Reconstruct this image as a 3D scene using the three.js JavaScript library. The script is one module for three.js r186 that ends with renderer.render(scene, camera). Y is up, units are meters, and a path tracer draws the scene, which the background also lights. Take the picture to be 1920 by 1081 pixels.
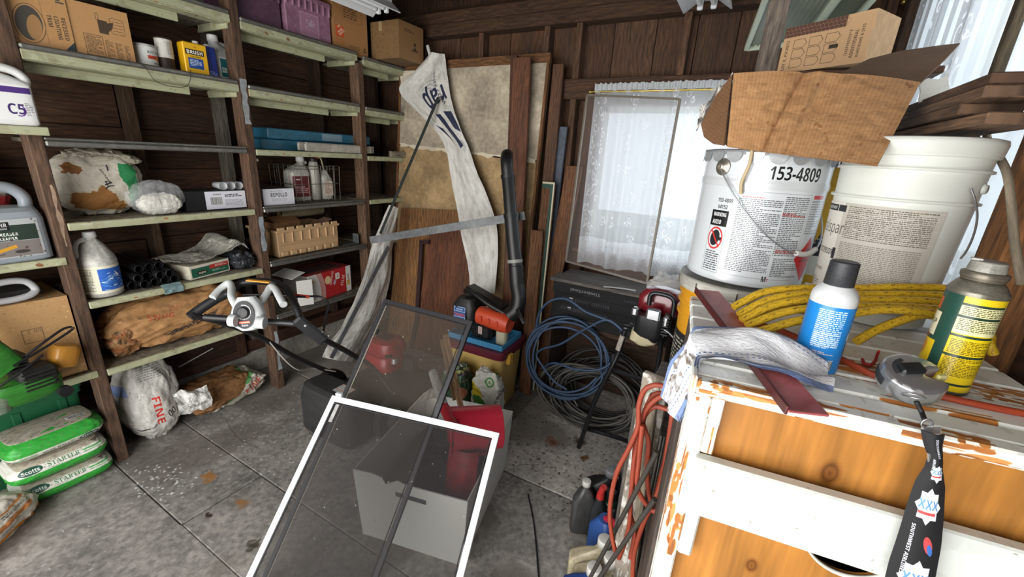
import * as THREE from 'three';
import { mergeGeometries, toCreasedNormals, mergeVertices } from 'three/addons/utils/BufferGeometryUtils.js';
import { RoundedBoxGeometry } from 'three/addons/geometries/RoundedBoxGeometry.js';
import { RectAreaLightUniformsLib } from 'three/addons/lights/RectAreaLightUniformsLib.js';

// ---------- camera, sky, daylight, exposure ----------
const scene = new THREE.Scene();
const EYE = new THREE.Vector3(0, 1.6, 0), FOCAL = 773, CX = 960, CY = 540.5;
const camera = new THREE.PerspectiveCamera(2 * Math.atan(CY / FOCAL) * 180 / Math.PI, 1920 / 1081, 0.02, 200);
const CAMX = new THREE.Vector3(0.868, 0.057, -0.493), CAMZ = new THREE.Vector3(0.456, 0.304, 0.837);
{
  CAMZ.normalize(); CAMX.addScaledVector(CAMZ, -CAMX.dot(CAMZ)).normalize();
}
const CAMY = new THREE.Vector3().crossVectors(CAMZ, CAMX);
camera.position.copy(EYE);
camera.quaternion.setFromRotationMatrix(new THREE.Matrix4().makeBasis(CAMX, CAMY, CAMZ));
scene.add(camera);
scene.background = new THREE.Color(0.80, 0.90, 1.0);   // bright overcast sky
scene.backgroundIntensity = 1.1;
RectAreaLightUniformsLib.init();
function daylight(w, h, at, towards, intensity, color) {
  const l = new THREE.RectAreaLight(color, intensity, w, h);
  l.position.set(...at); l.lookAt(...towards); scene.add(l);
  return l;
}
// the open door behind the photographer and the two curtained windows let the overcast daylight in
daylight(2.6, 2.28, [-0.95, 1.18, 1.02], [-0.95, 1.18, 0], 7.6, new THREE.Color(1.0, 0.975, 0.94));
daylight(0.95, 0.95, [-0.50, 1.52, -2.84], [-0.50, 1.52, 0], 2.1, new THREE.Color(0.86, 0.94, 1.0));
daylight(1.15, 1.1, [0.56, 1.95, -1.75], [-1, 1.95, -1.75], 2.6, new THREE.Color(0.86, 0.94, 1.0));
const renderer = new THREE.WebGLRenderer({ antialias: true });
renderer.toneMapping = THREE.LinearToneMapping;
renderer.toneMappingExposure = 0.87;
renderer.shadowMap.enabled = true;

// ---------- helpers ----------
let _s = 12345;
const rnd = () => { _s = (_s + 0x6d2b79f5) | 0; let t = Math.imul(_s ^ (_s >>> 15), 1 | _s); t = (t + Math.imul(t ^ (t >>> 7), 61 | t)) ^ t; return ((t ^ (t >>> 14)) >>> 0) / 4294967296; };
const seed = (n) => { _s = n * 7919 + 17; };
const R = (a, b) => a + (b - a) * rnd();
const clamp = (x, a = 0, b = 1) => Math.min(b, Math.max(a, x));
const lerp = (a, b, t) => a + (b - a) * t;
const smooth = (a, b, x) => { const t = clamp((x - a) / (b - a)); return t * t * (3 - 2 * t); };
const V = (x, y, z) => new THREE.Vector3(x, y, z);
// lattice value noise, 3-D
function hash3(x, y, z) { let h = Math.imul(x, 374761393) + Math.imul(y, 668265263) + Math.imul(z, 1274126177); h = Math.imul(h ^ (h >>> 13), 1103515245); return ((h ^ (h >>> 16)) >>> 0) / 4294967296; }
function noise(x, y, z = 0) {
  const xi = Math.floor(x), yi = Math.floor(y), zi = Math.floor(z); let u = x - xi, v = y - yi, w = z - zi;
  u = u * u * (3 - 2 * u); v = v * v * (3 - 2 * v); w = w * w * (3 - 2 * w);
  const f = (a, b, c) => hash3(xi + a, yi + b, zi + c);
  return lerp(lerp(lerp(f(0, 0, 0), f(1, 0, 0), u), lerp(f(0, 1, 0), f(1, 1, 0), u), v), lerp(lerp(f(0, 0, 1), f(1, 0, 1), u), lerp(f(0, 1, 1), f(1, 1, 1), u), v), w);
}
const fbm = (x, y, z = 0, o = 4) => { let s = 0, a = 0.5, t = 0; for (let i = 0; i < o; i++) { s += a * noise(x, y, z + i * 7.3); t += a; x *= 2.03; y *= 2.03; z *= 2.03; a *= 0.5; } return s / t; };

// a photo pixel gives a direction; the plane of what it touches gives the distance
const rayOf = (px, py) => V(0, 0, 0).addScaledVector(CAMX, (px - CX) / FOCAL).addScaledVector(CAMY, -(py - CY) / FOCAL).addScaledVector(CAMZ, -1);
function P(px, py, on) {
  const r = rayOf(px, py); let t;
  if (on.x !== undefined) t = on.x / r.x;
  else if (on.y !== undefined) t = (on.y - EYE.y) / r.y;
  else if (on.z !== undefined) t = on.z / r.z;
  else if (on.d !== undefined) t = on.d;
  else t = V(0, 0, 0).subVectors(on.p, EYE).dot(on.n) / r.dot(on.n);
  return EYE.clone().addScaledVector(r, t);
}
// a plane leaning back over the line z = z0 at y0 to z = z1 at y1
const leanZ = (y0, z0, y1, z1) => ({ p: V(0, y0, z0), n: V(0, -(z1 - z0), y1 - y0).normalize() });
const plane3 = (a, b, c) => ({ p: a.clone(), n: V(0, 0, 0).crossVectors(b.clone().sub(a), c.clone().sub(a)).normalize() });

const used = new Map();
function numbered(n) { const k = used.get(n) ?? 0; used.set(n, k + 1); return k ? n + '_' + String(k).padStart(3, '0') : n; }
function shade(o) { o.castShadow = o.receiveShadow = true; return o; }
function thing(name, label, category, pos = [0, 0, 0], turn = 0, group) {
  const o = new THREE.Group(); o.name = numbered(name); scene.add(o);
  o.position.set(...(pos.isVector3 ? pos.toArray() : pos)); o.rotation.y = turn; o.userData = { label, category };
  if (group) o.userData.group = group;
  return o;
}
function part(parent, name, geo, mat, pos, rot) {
  const m = shade(new THREE.Mesh(geo, mat)); m.name = name; parent.add(m);
  if (pos) m.position.set(...(pos.isVector3 ? pos.toArray() : pos));
  if (rot) m.rotation.set(...rot);
  return m;
}
function solo(name, label, category, geo, mat, group) {
  const m = shade(new THREE.Mesh(geo, mat)); m.name = numbered(name); scene.add(m); m.userData = { label, category };
  if (group) m.userData.group = group;
  return m;
}
function struct(name, geo, mat) {
  const m = geo ? shade(new THREE.Mesh(geo, mat)) : new THREE.Group(); m.name = numbered(name); scene.add(m); m.userData = { kind: 'structure' };
  return m;
}
// puts a part given in world coordinates under a thing
function wpart(parent, name, geo, mat) { parent.updateMatrixWorld(true); geo.applyMatrix4(parent.matrixWorld.clone().invert()); return part(parent, name, geo, mat); }

// ---- geometry ----
const flat = (g) => { const n = g.index ? g.toNonIndexed() : g; return n; };
function join(...gs) {
  gs = gs.flat().map((g) => { const n = flat(g); if (!n.attributes.normal) n.computeVertexNormals(); if (!n.attributes.uv) n.setAttribute('uv', new THREE.BufferAttribute(new Float32Array(n.attributes.position.count * 2), 2)); for (const k of Object.keys(n.attributes)) if (!['position', 'normal', 'uv'].includes(k)) n.deleteAttribute(k); n.morphAttributes = {}; return n; });
  return mergeGeometries(gs);
}
const move = (g, x, y, z) => g.translate(x, y, z);
// uv in metres, projected along the main axis of each face; u runs along `along`
function boxUV(g, along = 'x', off = 0) {
  g = flat(g); g.computeBoundingBox(); const p = g.attributes.position, n = g.attributes.normal, uv = new Float32Array(p.count * 2);
  for (let i = 0; i < p.count; i++) {
    const c = { x: p.getX(i), y: p.getY(i), z: p.getZ(i) }, a = [Math.abs(n.getX(i)), Math.abs(n.getY(i)), Math.abs(n.getZ(i))];
    const k = a[0] > a[1] && a[0] > a[2] ? 'x' : a[1] > a[2] ? 'y' : 'z', ax = ['x', 'y', 'z'].filter((q) => q !== k);
    const u = ax.includes(along) ? along : ax[0], v = ax.find((q) => q !== u);
    if (!ax.includes(along)) { uv[2 * i] = c[u] * 0.2 + off; uv[2 * i + 1] = c[v] * 0.12 + off; continue; } // end grain
    uv[2 * i] = c[u] + off; uv[2 * i + 1] = c[v] + off * 0.37 + (k === 'x' ? 0.11 : k === 'y' ? 0.23 : 0);
  }
  g.setAttribute('uv', new THREE.BufferAttribute(uv, 2)); return g;
}
// box with chamfered edges, 44 triangles, centred
function cbox(w, h, d, c = 0.003, along, off = 0) {
  const x = w / 2, y = h / 2, z = d / 2; c = Math.min(c, x * 0.6, y * 0.6, z * 0.6);
  const pos = []; const tri = (a, b, q) => { const n = V(0, 0, 0).crossVectors(b.clone().sub(a), q.clone().sub(a)); const m = a.clone().add(b).add(q); if (n.dot(m) < 0) [b, q] = [q, b]; for (const v of [a, b, q]) pos.push(v.x, v.y, v.z); };
  const quad = (a, b, q, r) => { tri(a, b, q); tri(a, q, r); };
  const S = [-1, 1];
  const pt = (sx, sy, sz, k) => V(sx * (k === 0 ? x : x - c), sy * (k === 1 ? y : y - c), sz * (k === 2 ? z : z - c));
  for (const s of S) {
    quad(pt(s, -1, -1, 0), pt(s, 1, -1, 0), pt(s, 1, 1, 0), pt(s, -1, 1, 0));
    quad(pt(-1, s, -1, 1), pt(1, s, -1, 1), pt(1, s, 1, 1), pt(-1, s, 1, 1));
    quad(pt(-1, -1, s, 2), pt(1, -1, s, 2), pt(1, 1, s, 2), pt(-1, 1, s, 2));
    for (const t of S) {
      quad(pt(s, t, -1, 0), pt(s, t, 1, 0), pt(s, t, 1, 1), pt(s, t, -1, 1));
      quad(pt(s, -1, t, 0), pt(s, 1, t, 0), pt(s, 1, t, 2), pt(s, -1, t, 2));
      quad(pt(-1, s, t, 1), pt(1, s, t, 1), pt(1, s, t, 2), pt(-1, s, t, 2));
      for (const q of S) tri(pt(s, t, q, 0), pt(s, t, q, 1), pt(s, t, q, 2));
    }
  }
  const g = new THREE.BufferGeometry(); g.setAttribute('position', new THREE.Float32BufferAttribute(pos, 3)); g.computeVertexNormals();
  return boxUV(g, along ?? (w >= h && w >= d ? 'x' : h >= d ? 'y' : 'z'), off);
}
// chamfered box between two corners
const span = (x0, x1, y0, y1, z0, z1, c = 0.003, along, off) => move(cbox(Math.abs(x1 - x0), Math.abs(y1 - y0), Math.abs(z1 - z0), c, along, off), (x0 + x1) / 2, (y0 + y1) / 2, (z0 + z1) / 2);
// a bar of rectangular section from a to b; `up` hints where the height h points
function bar(a, b, w, h, c = 0.002, up = V(0, 1, 0), off = 0) {
  const d = b.clone().sub(a), L = d.length(), x = d.normalize(), z = V(0, 0, 0).crossVectors(x, up).normalize(), y = V(0, 0, 0).crossVectors(z, x);
  const g = cbox(L, h, w, c, 'x', off);
  return g.applyMatrix4(new THREE.Matrix4().makeBasis(x, y, z).setPosition(a.clone().add(b).multiplyScalar(0.5)));
}
function tube(pts, r, seg = 32, rad = 8, closed = false) {
  const v = pts.map((p) => (p.isVector3 ? p : V(...p)));
  const curve = v.length === 2 ? new THREE.LineCurve3(...v) : new THREE.CatmullRomCurve3(v, closed, 'centripetal');
  let g = new THREE.TubeGeometry(curve, v.length === 2 ? 1 : seg, r, rad, closed);
  if (closed) return g;
  const ends = [];
  for (const [p, q] of [[v[0], curve.getTangent(0).negate()], [v[v.length - 1], curve.getTangent(1)]]) {
    const c = new THREE.CircleGeometry(r, rad); c.applyQuaternion(new THREE.Quaternion().setFromUnitVectors(V(0, 0, 1), q)); c.translate(p.x, p.y, p.z); ends.push(c);
  }
  return join(g, ends);
}
const lathe = (pts, seg = 32) => new THREE.LatheGeometry(pts.map((p) => new THREE.Vector2(p[0], p[1])), seg);
function cyl(r0, r1, h, seg = 24, x = 0, y = 0, z = 0) { return move(new THREE.CylinderGeometry(r0, r1, h, seg), x, y, z); }
// a slab with the given 3-D outline (roughly coplanar), thickness pushed away from the eye; uv in metres along the first edge
function slab(pts, t, opt = {}) {
  const a = pts[0]; let n = V(0, 0, 0);
  for (let i = 1; i + 1 < pts.length; i++) n.add(V(0, 0, 0).crossVectors(pts[i].clone().sub(a), pts[i + 1].clone().sub(a)));
  n.normalize(); if (n.dot(EYE.clone().sub(a)) < 0) n.negate();
  const u = (opt.u ? opt.u.clone() : pts[1].clone().sub(a)); u.addScaledVector(n, -u.dot(n)).normalize(); const v = V(0, 0, 0).crossVectors(n, u);
  const s = new THREE.Shape(pts.map((p) => { const d = p.clone().sub(a); return new THREE.Vector2(d.dot(u), d.dot(v)); }));
  if (opt.holes) for (const h of opt.holes) s.holes.push(new THREE.Path(h.map((p) => { const d = p.clone().sub(a); return new THREE.Vector2(d.dot(u), d.dot(v)); })));
  const bev = opt.bevel ?? 0;
  const g = new THREE.ExtrudeGeometry(s, { depth: Math.max(t - 2 * bev, 1e-4), bevelEnabled: bev > 0, bevelThickness: bev, bevelSize: bev, bevelOffset: -bev, bevelSegments: 1, curveSegments: 6 });
  g.translate(0, 0, -t + bev);
  if (opt.fit) { g.computeBoundingBox(); const b = g.boundingBox, w = g.attributes.uv, p = g.attributes.position; for (let i = 0; i < p.count; i++) w.setXY(i, (p.getX(i) - b.min.x) / (b.max.x - b.min.x), (p.getY(i) - b.min.y) / (b.max.y - b.min.y)); }
  return g.applyMatrix4(new THREE.Matrix4().makeBasis(u, v, n).setPosition(a));
}
const trace = (px, on, t, opt) => slab(px.map((q) => P(q[0], q[1], on)), t, opt);
// grid surface f(u,v) -> Vector3
function surf(f, nu, nv, closeU = false) {
  const pos = [], uv = [], idx = [];
  for (let j = 0; j <= nv; j++) for (let i = 0; i <= nu; i++) { const p = f(i / nu, j / nv); pos.push(p.x, p.y, p.z); uv.push(i / nu, j / nv); }
  for (let j = 0; j < nv; j++) for (let i = 0; i < nu; i++) { const a = j * (nu + 1) + i; idx.push(a, a + 1, a + nu + 2, a, a + nu + 2, a + nu + 1); }
  const g = new THREE.BufferGeometry(); g.setAttribute('position', new THREE.Float32BufferAttribute(pos, 3)); g.setAttribute('uv', new THREE.Float32BufferAttribute(uv, 2)); g.setIndex(idx);
  g.computeVertexNormals();
  return g;
}
// sheet with a little thickness: the surface and its offset copy
function sheet(f, nu, nv, t = 0.0008) {
  const g = surf(f, nu, nv), b = g.clone(), p = b.attributes.position, n = g.attributes.normal;
  for (let i = 0; i < p.count; i++) p.setXYZ(i, p.getX(i) - n.getX(i) * t, p.getY(i) - n.getY(i) * t, p.getZ(i) - n.getZ(i) * t);
  const ix = b.index.array; for (let i = 0; i < ix.length; i += 3) { const q = ix[i]; ix[i] = ix[i + 1]; ix[i + 1] = q; }
  b.computeVertexNormals(); return join(g, b);
}
// a filled sack: rounded slab of size w,h,d with creases; uv of the top face projected (x,z) to 0..1
function sack(w, h, d, sd, o = {}) {
  const nu = o.nu ?? 56, nv = o.nv ?? 28, e1 = o.e1 ?? 0.45, e2 = o.e2 ?? 0.5, wr = o.wrinkle ?? 0.012, fr = o.freq ?? 9, lump = o.lump ?? 0.12;
  const sp = (c, e) => Math.sign(c) * Math.pow(Math.abs(c), e);
  const g = surf((u, v) => {
    const a = u * Math.PI * 2, b = (v - 0.5) * Math.PI;
    let x = sp(Math.cos(b), e1) * sp(Math.cos(a), e2), z = -sp(Math.cos(b), e1) * sp(Math.sin(a), e2), y = sp(Math.sin(b), o.e3 ?? 0.75);
    const edge = Math.max(Math.abs(x), Math.abs(z));
    const l = (fbm(x * 1.7 + sd, z * 1.7, y + sd, 3) - 0.5) * lump;
    y = y * (1 - 0.45 * smooth(0.55, 1, edge) * (o.pinch ?? 1)) + (y > -0.5 ? l * 2 : 0);
    const k = fbm(x * fr + sd * 3.1, z * fr * 0.6, y * fr + sd, 3); const cr = Math.abs(k - 0.5) * 2;
    const s = 1 + l;
    const P0 = V(x * w / 2 * s, y * h / 2, z * d / 2 * s), q = (cr - 0.25) * wr * 2;
    P0.add(V(x, y * 0.8, z).normalize().multiplyScalar(q));
    if (o.flatBottom !== false && P0.y < -h / 2 * 0.93) P0.y = -h / 2;
    P0.y += h / 2;
    if (o.bend) o.bend(P0);
    return P0;
  }, nu, nv);
  const p = g.attributes.position, uv = g.attributes.uv;
  g.computeBoundingBox(); const b = g.boundingBox, pr = o.proj ?? 'xz';
  for (let i = 0; i < p.count; i++) { const q = { x: (p.getX(i) - b.min.x) / (b.max.x - b.min.x), y: (p.getY(i) - b.min.y) / (b.max.y - b.min.y), z: 1 - (p.getZ(i) - b.min.z) / (b.max.z - b.min.z) }; uv.setXY(i, q[pr[0]], q[pr[1]]); }
  return g;
}

// ---- textures ----
function canvas(w, h, draw) { const c = document.createElement('canvas'); c.width = w; c.height = h; const x = c.getContext('2d'); draw(x, w, h); return c; }
function tex(c, o = {}) {
  const t = new THREE.CanvasTexture(c); t.colorSpace = o.data ? THREE.NoColorSpace : THREE.SRGBColorSpace; t.magFilter = THREE.LinearFilter;
  t.wrapS = t.wrapT = o.clamp ? THREE.ClampToEdgeWrapping : THREE.RepeatWrapping; if (o.repeat) t.repeat.set(...o.repeat); return t;
}
const paint = (w, h, draw, o) => tex(canvas(w, h, draw), { clamp: true, ...o });
// per-pixel texture; f(u,v) -> [r,g,b] 0..255 (srgb); tiles are left to the caller
function pixels(w, h, f) { return canvas(w, h, (x) => { const im = x.createImageData(w, h); for (let j = 0; j < h; j++) for (let i = 0; i < w; i++) { const c = f(i / w, j / h), k = (j * w + i) * 4; im.data[k] = c[0]; im.data[k + 1] = c[1]; im.data[k + 2] = c[2]; im.data[k + 3] = c[3] ?? 255; } x.putImageData(im, 0, 0); }); }
const grey = (f) => (u, v) => { const g = clamp(f(u, v)) * 255; return [g, g, g]; };
function text(x, s, px, py, size, color, o = {}) { x.save(); x.translate(px, py); if (o.rot) x.rotate(o.rot); if (o.sx) x.scale(o.sx, o.sy ?? 1); x.fillStyle = color; x.font = (o.bold === false ? '' : 'bold ') + size + 'px ' + (o.font ?? 'sans-serif'); x.textAlign = o.align ?? 'left'; x.textBaseline = 'middle'; x.fillText(s, 0, 0); x.restore(); }
// rows of fine print: short grey strokes
function finePrint(x, x0, y0, w, h, row, color, sd = 1) { seed(sd); x.fillStyle = color; for (let y = y0; y + row * 0.6 < y0 + h; y += row) { let q = x0; const end = x0 + w * (rnd() < 0.18 ? R(0.4, 0.9) : 1); while (q < end) { const l = R(row * 0.6, row * 2.8); x.fillRect(q, y, Math.min(l, end - q), row * 0.5); q += l + row * 0.45; } } }
function barcode(x, x0, y0, w, h, sd = 3) { seed(sd); x.fillStyle = '#fff'; x.fillRect(x0 - 4, y0 - 4, w + 8, h + 8); x.fillStyle = '#111'; let q = x0; while (q < x0 + w) { const b = R(1, 4) * w / 110; x.fillRect(q, y0, b, h); q += b + R(1, 3.5) * w / 110; } }
function speckle(x, w, h, n, cols, r0, r1, sd = 5) { seed(sd); for (let i = 0; i < n; i++) { x.fillStyle = cols[Math.floor(rnd() * cols.length)]; x.beginPath(); x.ellipse(rnd() * w, rnd() * h, R(r0, r1), R(r0, r1), rnd() * 3, 0, 7); x.fill(); } }
// filled outline with a ragged, torn edge
function torn(x, pts, col, amp = 9, sd = 3) { seed(sd); x.fillStyle = col; x.beginPath(); pts.forEach((p, i) => { const q = pts[(i + 1) % pts.length], n = 7; for (let k = 0; k < n; k++) x.lineTo(lerp(p[0], q[0], k / n) + R(-amp, amp), lerp(p[1], q[1], k / n) + R(-amp, amp)); }); x.fill(); }
function rr(x, X, Y, w, h, r) { x.beginPath(); x.roundRect(X, Y, w, h, r); }

const woodC = pixels(1024, 256, (() => {
  return grey((u, v) => {
    const pu = u * 6, w = fbm(Math.cos(u * 6.283) * 0.8 + 4, Math.sin(u * 6.283) * 0.8, v * 3, 2);
    const ring = Math.abs(((v * 9 + w * 3.2) % 1) - 0.5) * 2;
    const fine = fbm(Math.cos(u * 6.283) * 5, Math.sin(u * 6.283) * 5 + 9, v * 90, 3);
    return 0.62 + 0.2 * ring * 0.8 + (fine - 0.5) * 0.5 + (w - 0.5) * 0.25 + pu * 0;
  });
})());
const T = {};
T.wood = tex(woodC, { repeat: [1, 4] }); T.woodB = tex(woodC, { data: true, repeat: [1, 4] });
// noise that repeats after n cells
function pnoise(x, y, n, k) { const xi = Math.floor(x), yi = Math.floor(y); let u = x - xi, v = y - yi; u = u * u * (3 - 2 * u); v = v * v * (3 - 2 * v); const f = (a, b) => hash3((xi + a) % n, (yi + b) % n, k); return lerp(lerp(f(0, 0), f(1, 0), u), lerp(f(0, 1), f(1, 1), u), v); }
function pfbm(u, v, n, o, k) { let s = 0, a = 0.5, t = 0; for (let i = 0; i < o; i++) { s += a * pnoise(u * n, v * n, n, k + i); t += a; n *= 2; a *= 0.55; } return s / t; }
T.rough = tex(pixels(512, 512, grey((u, v) => pfbm(u, v, 24, 4, 3))), { data: true, repeat: [2, 2] });
T.stain = tex(pixels(512, 512, grey((u, v) => 0.84 + (pfbm(u, v, 4, 4, 11) - 0.5) * 0.42 + (pfbm(u, v, 40, 3, 31) - 0.5) * 0.22)), { repeat: [1.3, 1.3] });
T.crease = tex(pixels(512, 512, grey((u, v) => { let s = 0; for (let k = 0; k < 3; k++) { const q = fbm(u * (5 + k * 4) + k * 9, v * (5 + k * 4), k * 3.3, 3); s += Math.abs(q - 0.5) * 2.2 / (k + 1); } return clamp(s * 0.75); })), { data: true });
T.card = tex(pixels(512, 512, grey((u, v) => 0.88 + 0.03 * Math.sin(u * 6.283 * 64) + (pfbm(u, v, 3, 4, 5) - 0.5) * 0.24 + (pfbm(u, v, 90, 2, 9) - 0.5) * 0.1)), { repeat: [2, 2] });

const mats = new Map();
function mat(color, o = {}) {
  const key = color + JSON.stringify(o, (k, v) => (v && v.isTexture ? v.uuid : v)); if (mats.has(key)) return mats.get(key);
  const phys = ['clearcoat', 'transmission', 'sheen', 'thickness'].some((k) => k in o);
  const m = new (phys ? THREE.MeshPhysicalMaterial : THREE.MeshStandardMaterial)({ color, roughness: 0.7, side: THREE.DoubleSide, ...o }); mats.set(key, m); return m;
}
const wood = (color, o = {}) => mat(color, { map: T.wood, bumpMap: T.woodB, bumpScale: 0.0012, roughness: 0.82, ...o });
const card = (color, o = {}) => mat(color, { map: T.card, roughness: 0.9, ...o });
const plastic = (color, o = {}) => mat(color, { roughness: 0.42, bumpMap: T.rough, bumpScale: 0.0003, ...o });
const dusty = (color, o = {}) => mat(color, { map: T.stain, roughness: 0.6, ...o });
const metal = (color, o = {}) => mat(color, { metalness: 0.85, roughness: 0.38, ...o });
const print = (t, o = {}) => mat('#ffffff', { map: t, roughness: 0.55, ...o });
// ---------- the setting ----------
// floor: a concrete slab cast in panels with open joints
const FX0 = -3.2, FX1 = 0.8, FZ0 = -2.95, FZ1 = 1.05;
const floorC = pixels(1000, 1000, (u, v) => {
  const x = lerp(FX0, FX1, u), z = lerp(FZ0, FZ1, 1 - v);
  const big = fbm(x * 1.1 + 3, z * 1.1, 1, 4), mid = fbm(x * 7, z * 7, 5, 4), fine = fbm(x * 60, z * 60, 9, 3), grit = noise(x * 260, z * 260, 2);
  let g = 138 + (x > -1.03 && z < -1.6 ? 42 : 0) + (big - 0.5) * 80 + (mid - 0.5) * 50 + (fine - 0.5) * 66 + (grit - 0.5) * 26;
  let r = g * 1.03, gg = g * 0.995, b = g * 0.955;
  // swept-up dirt along the wall and by the cable coil has a grain of its own
  const dirt = smooth(0.5, 0.66, fbm(x * 4 + 11, z * 4, 2, 4) + (Math.hypot(x + 0.75, z + 2.15) < 0.5 ? 0.12 : 0) + (x < -2.15 && z < -0.8 ? 0.1 : 0)) * (0.35 + 0.65 * fine);
  r = lerp(r, 78, dirt * 0.5); gg = lerp(gg, 70, dirt * 0.5); b = lerp(b, 60, dirt * 0.5);
  const chip = noise(x * 95 + 5, z * 95, 7);
  if (chip > 0.955 && x < -1.4 && fbm(x * 3, z * 3, 4, 2) > 0.5) { r = gg = b = 190; }
  return [r, gg, b];
});
{ // stains and paint flecks copied where they lie
  const x = floorC.getContext('2d'), W = 1000, at = (X, Z) => [(X - FX0) / (FX1 - FX0) * W, (1 - (Z - FZ0) / (FZ1 - FZ0)) * W];
  const blot = (X, Z, r, col, n = 14, sd = 1) => { seed(sd); x.fillStyle = col; const [a, b] = at(X, Z); for (let i = 0; i < n; i++) { const t = rnd() * 7, q = rnd() * r; x.beginPath(); x.ellipse(a + Math.cos(t) * q, b + Math.sin(t) * q * 0.7, R(r * 0.2, r * 0.55), R(r * 0.15, r * 0.4), rnd() * 3, 0, 7); x.fill(); } };
  blot(-2.058, -0.744, 10, 'rgba(150,98,46,0.5)', 14, 2); blot(-1.764, -0.749, 9, 'rgba(140,92,48,0.4)', 12, 3); blot(-1.824, -0.628, 5, 'rgba(48,34,22,0.8)', 10, 4); blot(-1.507, -0.651, 8, 'rgba(52,48,36,0.65)', 12, 5);
  blot(-0.75, -1.95, 18, 'rgba(120,66,40,0.25)', 10, 6); blot(-0.6, -2.05, 12, 'rgba(70,50,40,0.3)', 16, 7);
  seed(8); for (let i = 0; i < 80; i++) { const [a, b] = at(-2.2 + (rnd() + rnd() - 1) * 0.22, -0.62 + (rnd() + rnd() - 1) * 0.12); x.fillStyle = 'rgba(232,232,236,0.85)'; x.beginPath(); x.ellipse(a, b, R(0.6, 2.2), R(0.5, 1.4), rnd() * 3, 0, 7); x.fill(); }
  for (let i = 0; i < 260; i++) { const [a, b] = at(-2.05 + (rnd() - 0.5) * 0.9, -1.35 + (rnd() - 0.5) * 1.0); x.fillStyle = 'rgba(226,226,226,0.7)'; x.beginPath(); x.ellipse(a, b, R(0.4, 1.6), R(0.4, 1.2), rnd() * 3, 0, 7); x.fill(); }
  for (let i = 0; i < 500; i++) { const [a, b] = at(-0.75 + (rnd() - 0.5) * 1.0, -1.9 + (rnd() - 0.5) * 0.9); x.fillStyle = rnd() < 0.5 ? 'rgba(60,44,34,0.7)' : 'rgba(90,80,66,0.6)'; x.beginPath(); x.ellipse(a, b, R(0.5, 2.4), R(0.5, 1.6), rnd() * 3, 0, 7); x.fill(); }
  x.strokeStyle = 'rgba(60,52,44,0.45)'; x.lineWidth = 1.1; const crack = (pts, sd) => { seed(sd); x.beginPath(); pts.forEach((p, i) => { const [a, b] = at(...p); i ? x.lineTo(a + R(-2, 2), b + R(-2, 2)) : x.moveTo(a, b); }); x.stroke(); };
  crack([[-2.5, -1.05], [-2.36, -1.0], [-2.2, -0.98], [-2.05, -1.0]], 3); crack([[-2.15, -1.3], [-1.95, -1.22], [-1.8, -1.26]], 4); crack([[-0.84, -1.58], [-0.8, -1.68], [-0.72, -1.74]], 5);
}
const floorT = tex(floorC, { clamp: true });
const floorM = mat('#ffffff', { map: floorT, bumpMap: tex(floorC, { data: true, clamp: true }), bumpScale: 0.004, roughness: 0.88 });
const floorO = struct('floor', span(FX0, FX1, -0.16, -0.03, FZ0, FZ1, 0.004), mat('#2c2722', { roughness: 1 }));
function floorSlab(pts) { // outline in x,z
  const s = new THREE.Shape(pts.map(([x, z]) => new THREE.Vector2(x, -z)));
  const g = new THREE.ExtrudeGeometry(s, { depth: 0.03, bevelEnabled: true, bevelThickness: 0.004, bevelSize: 0.004, bevelOffset: -0.004, bevelSegments: 1 });
  g.rotateX(-Math.PI / 2); g.translate(0, -0.034, 0);
  const p = g.attributes.position, uv = g.attributes.uv; for (let i = 0; i < p.count; i++) uv.setXY(i, (p.getX(i) - FX0) / (FX1 - FX0), (p.getZ(i) - FZ0) / (FZ1 - FZ0));
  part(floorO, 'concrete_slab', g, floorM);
}
{
  const j = 0.003, wob = (x0, x1, z, s) => { seed(s); const a = []; for (let i = 0; i <= 18; i++) a.push([lerp(x0, x1, i / 18), z + R(-0.006, 0.006)]); return a; };
  const mid = wob(FX0, FX1, -1.6, 7), up = (d) => mid.map(([x, z]) => [x, z + d]);
  const lo = up(j), hi = up(-j), xi = 10; // joint by the yellow tote
  floorSlab([...hi.slice(0, xi), [hi[xi - 1][0] + 0.01, FZ0], [FX0, FZ0]].map((p) => p));
  floorSlab([[hi[xi - 1][0] + 0.018, hi[xi - 1][1]], ...hi.slice(xi), [FX1, FZ0], [hi[xi - 1][0] + 0.02, FZ0]]);
  const px0 = -2.42, px1 = -1.863, pz0 = -0.89, pz1 = -0.548;
  floorSlab([[px0, pz0], [px1, pz0], [px1, pz1], [px0, pz1]]);
  floorSlab([...lo, [FX1, pz0 - j], [FX0, pz0 - j]]);
  floorSlab([[FX0, pz0], [px0 - j, pz0], [px0 - j, pz1], [FX0, pz1]]);
  floorSlab([[px1 + j * 2, pz0], [FX1, pz0], [FX1, pz1], [px1 + j * 2, pz1]]);
  floorSlab([[FX0, pz1 + j], [px1, pz1 + j], [px1, FZ1], [FX0, FZ1]]);
  floorSlab([[px1 - 0.0, pz1], [FX1, pz1], [FX1, FZ1], [px1, FZ1]]);
}
// tones of the old fir and redwood boards
const oldWood = ['#6d4b33', '#62422d', '#74523b', '#5a3d27', '#684832'].map((c) => wood(c, { roughness: 0.85 }));
const darkWood = oldWood; // the roof and framing are of the same old boards
const pick = (a) => a[Math.floor(rnd() * a.length)];
const concreteM = mat('#b9b4aa', { map: T.stain, bumpMap: T.rough, bumpScale: 0.004, roughness: 0.95 });

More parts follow.
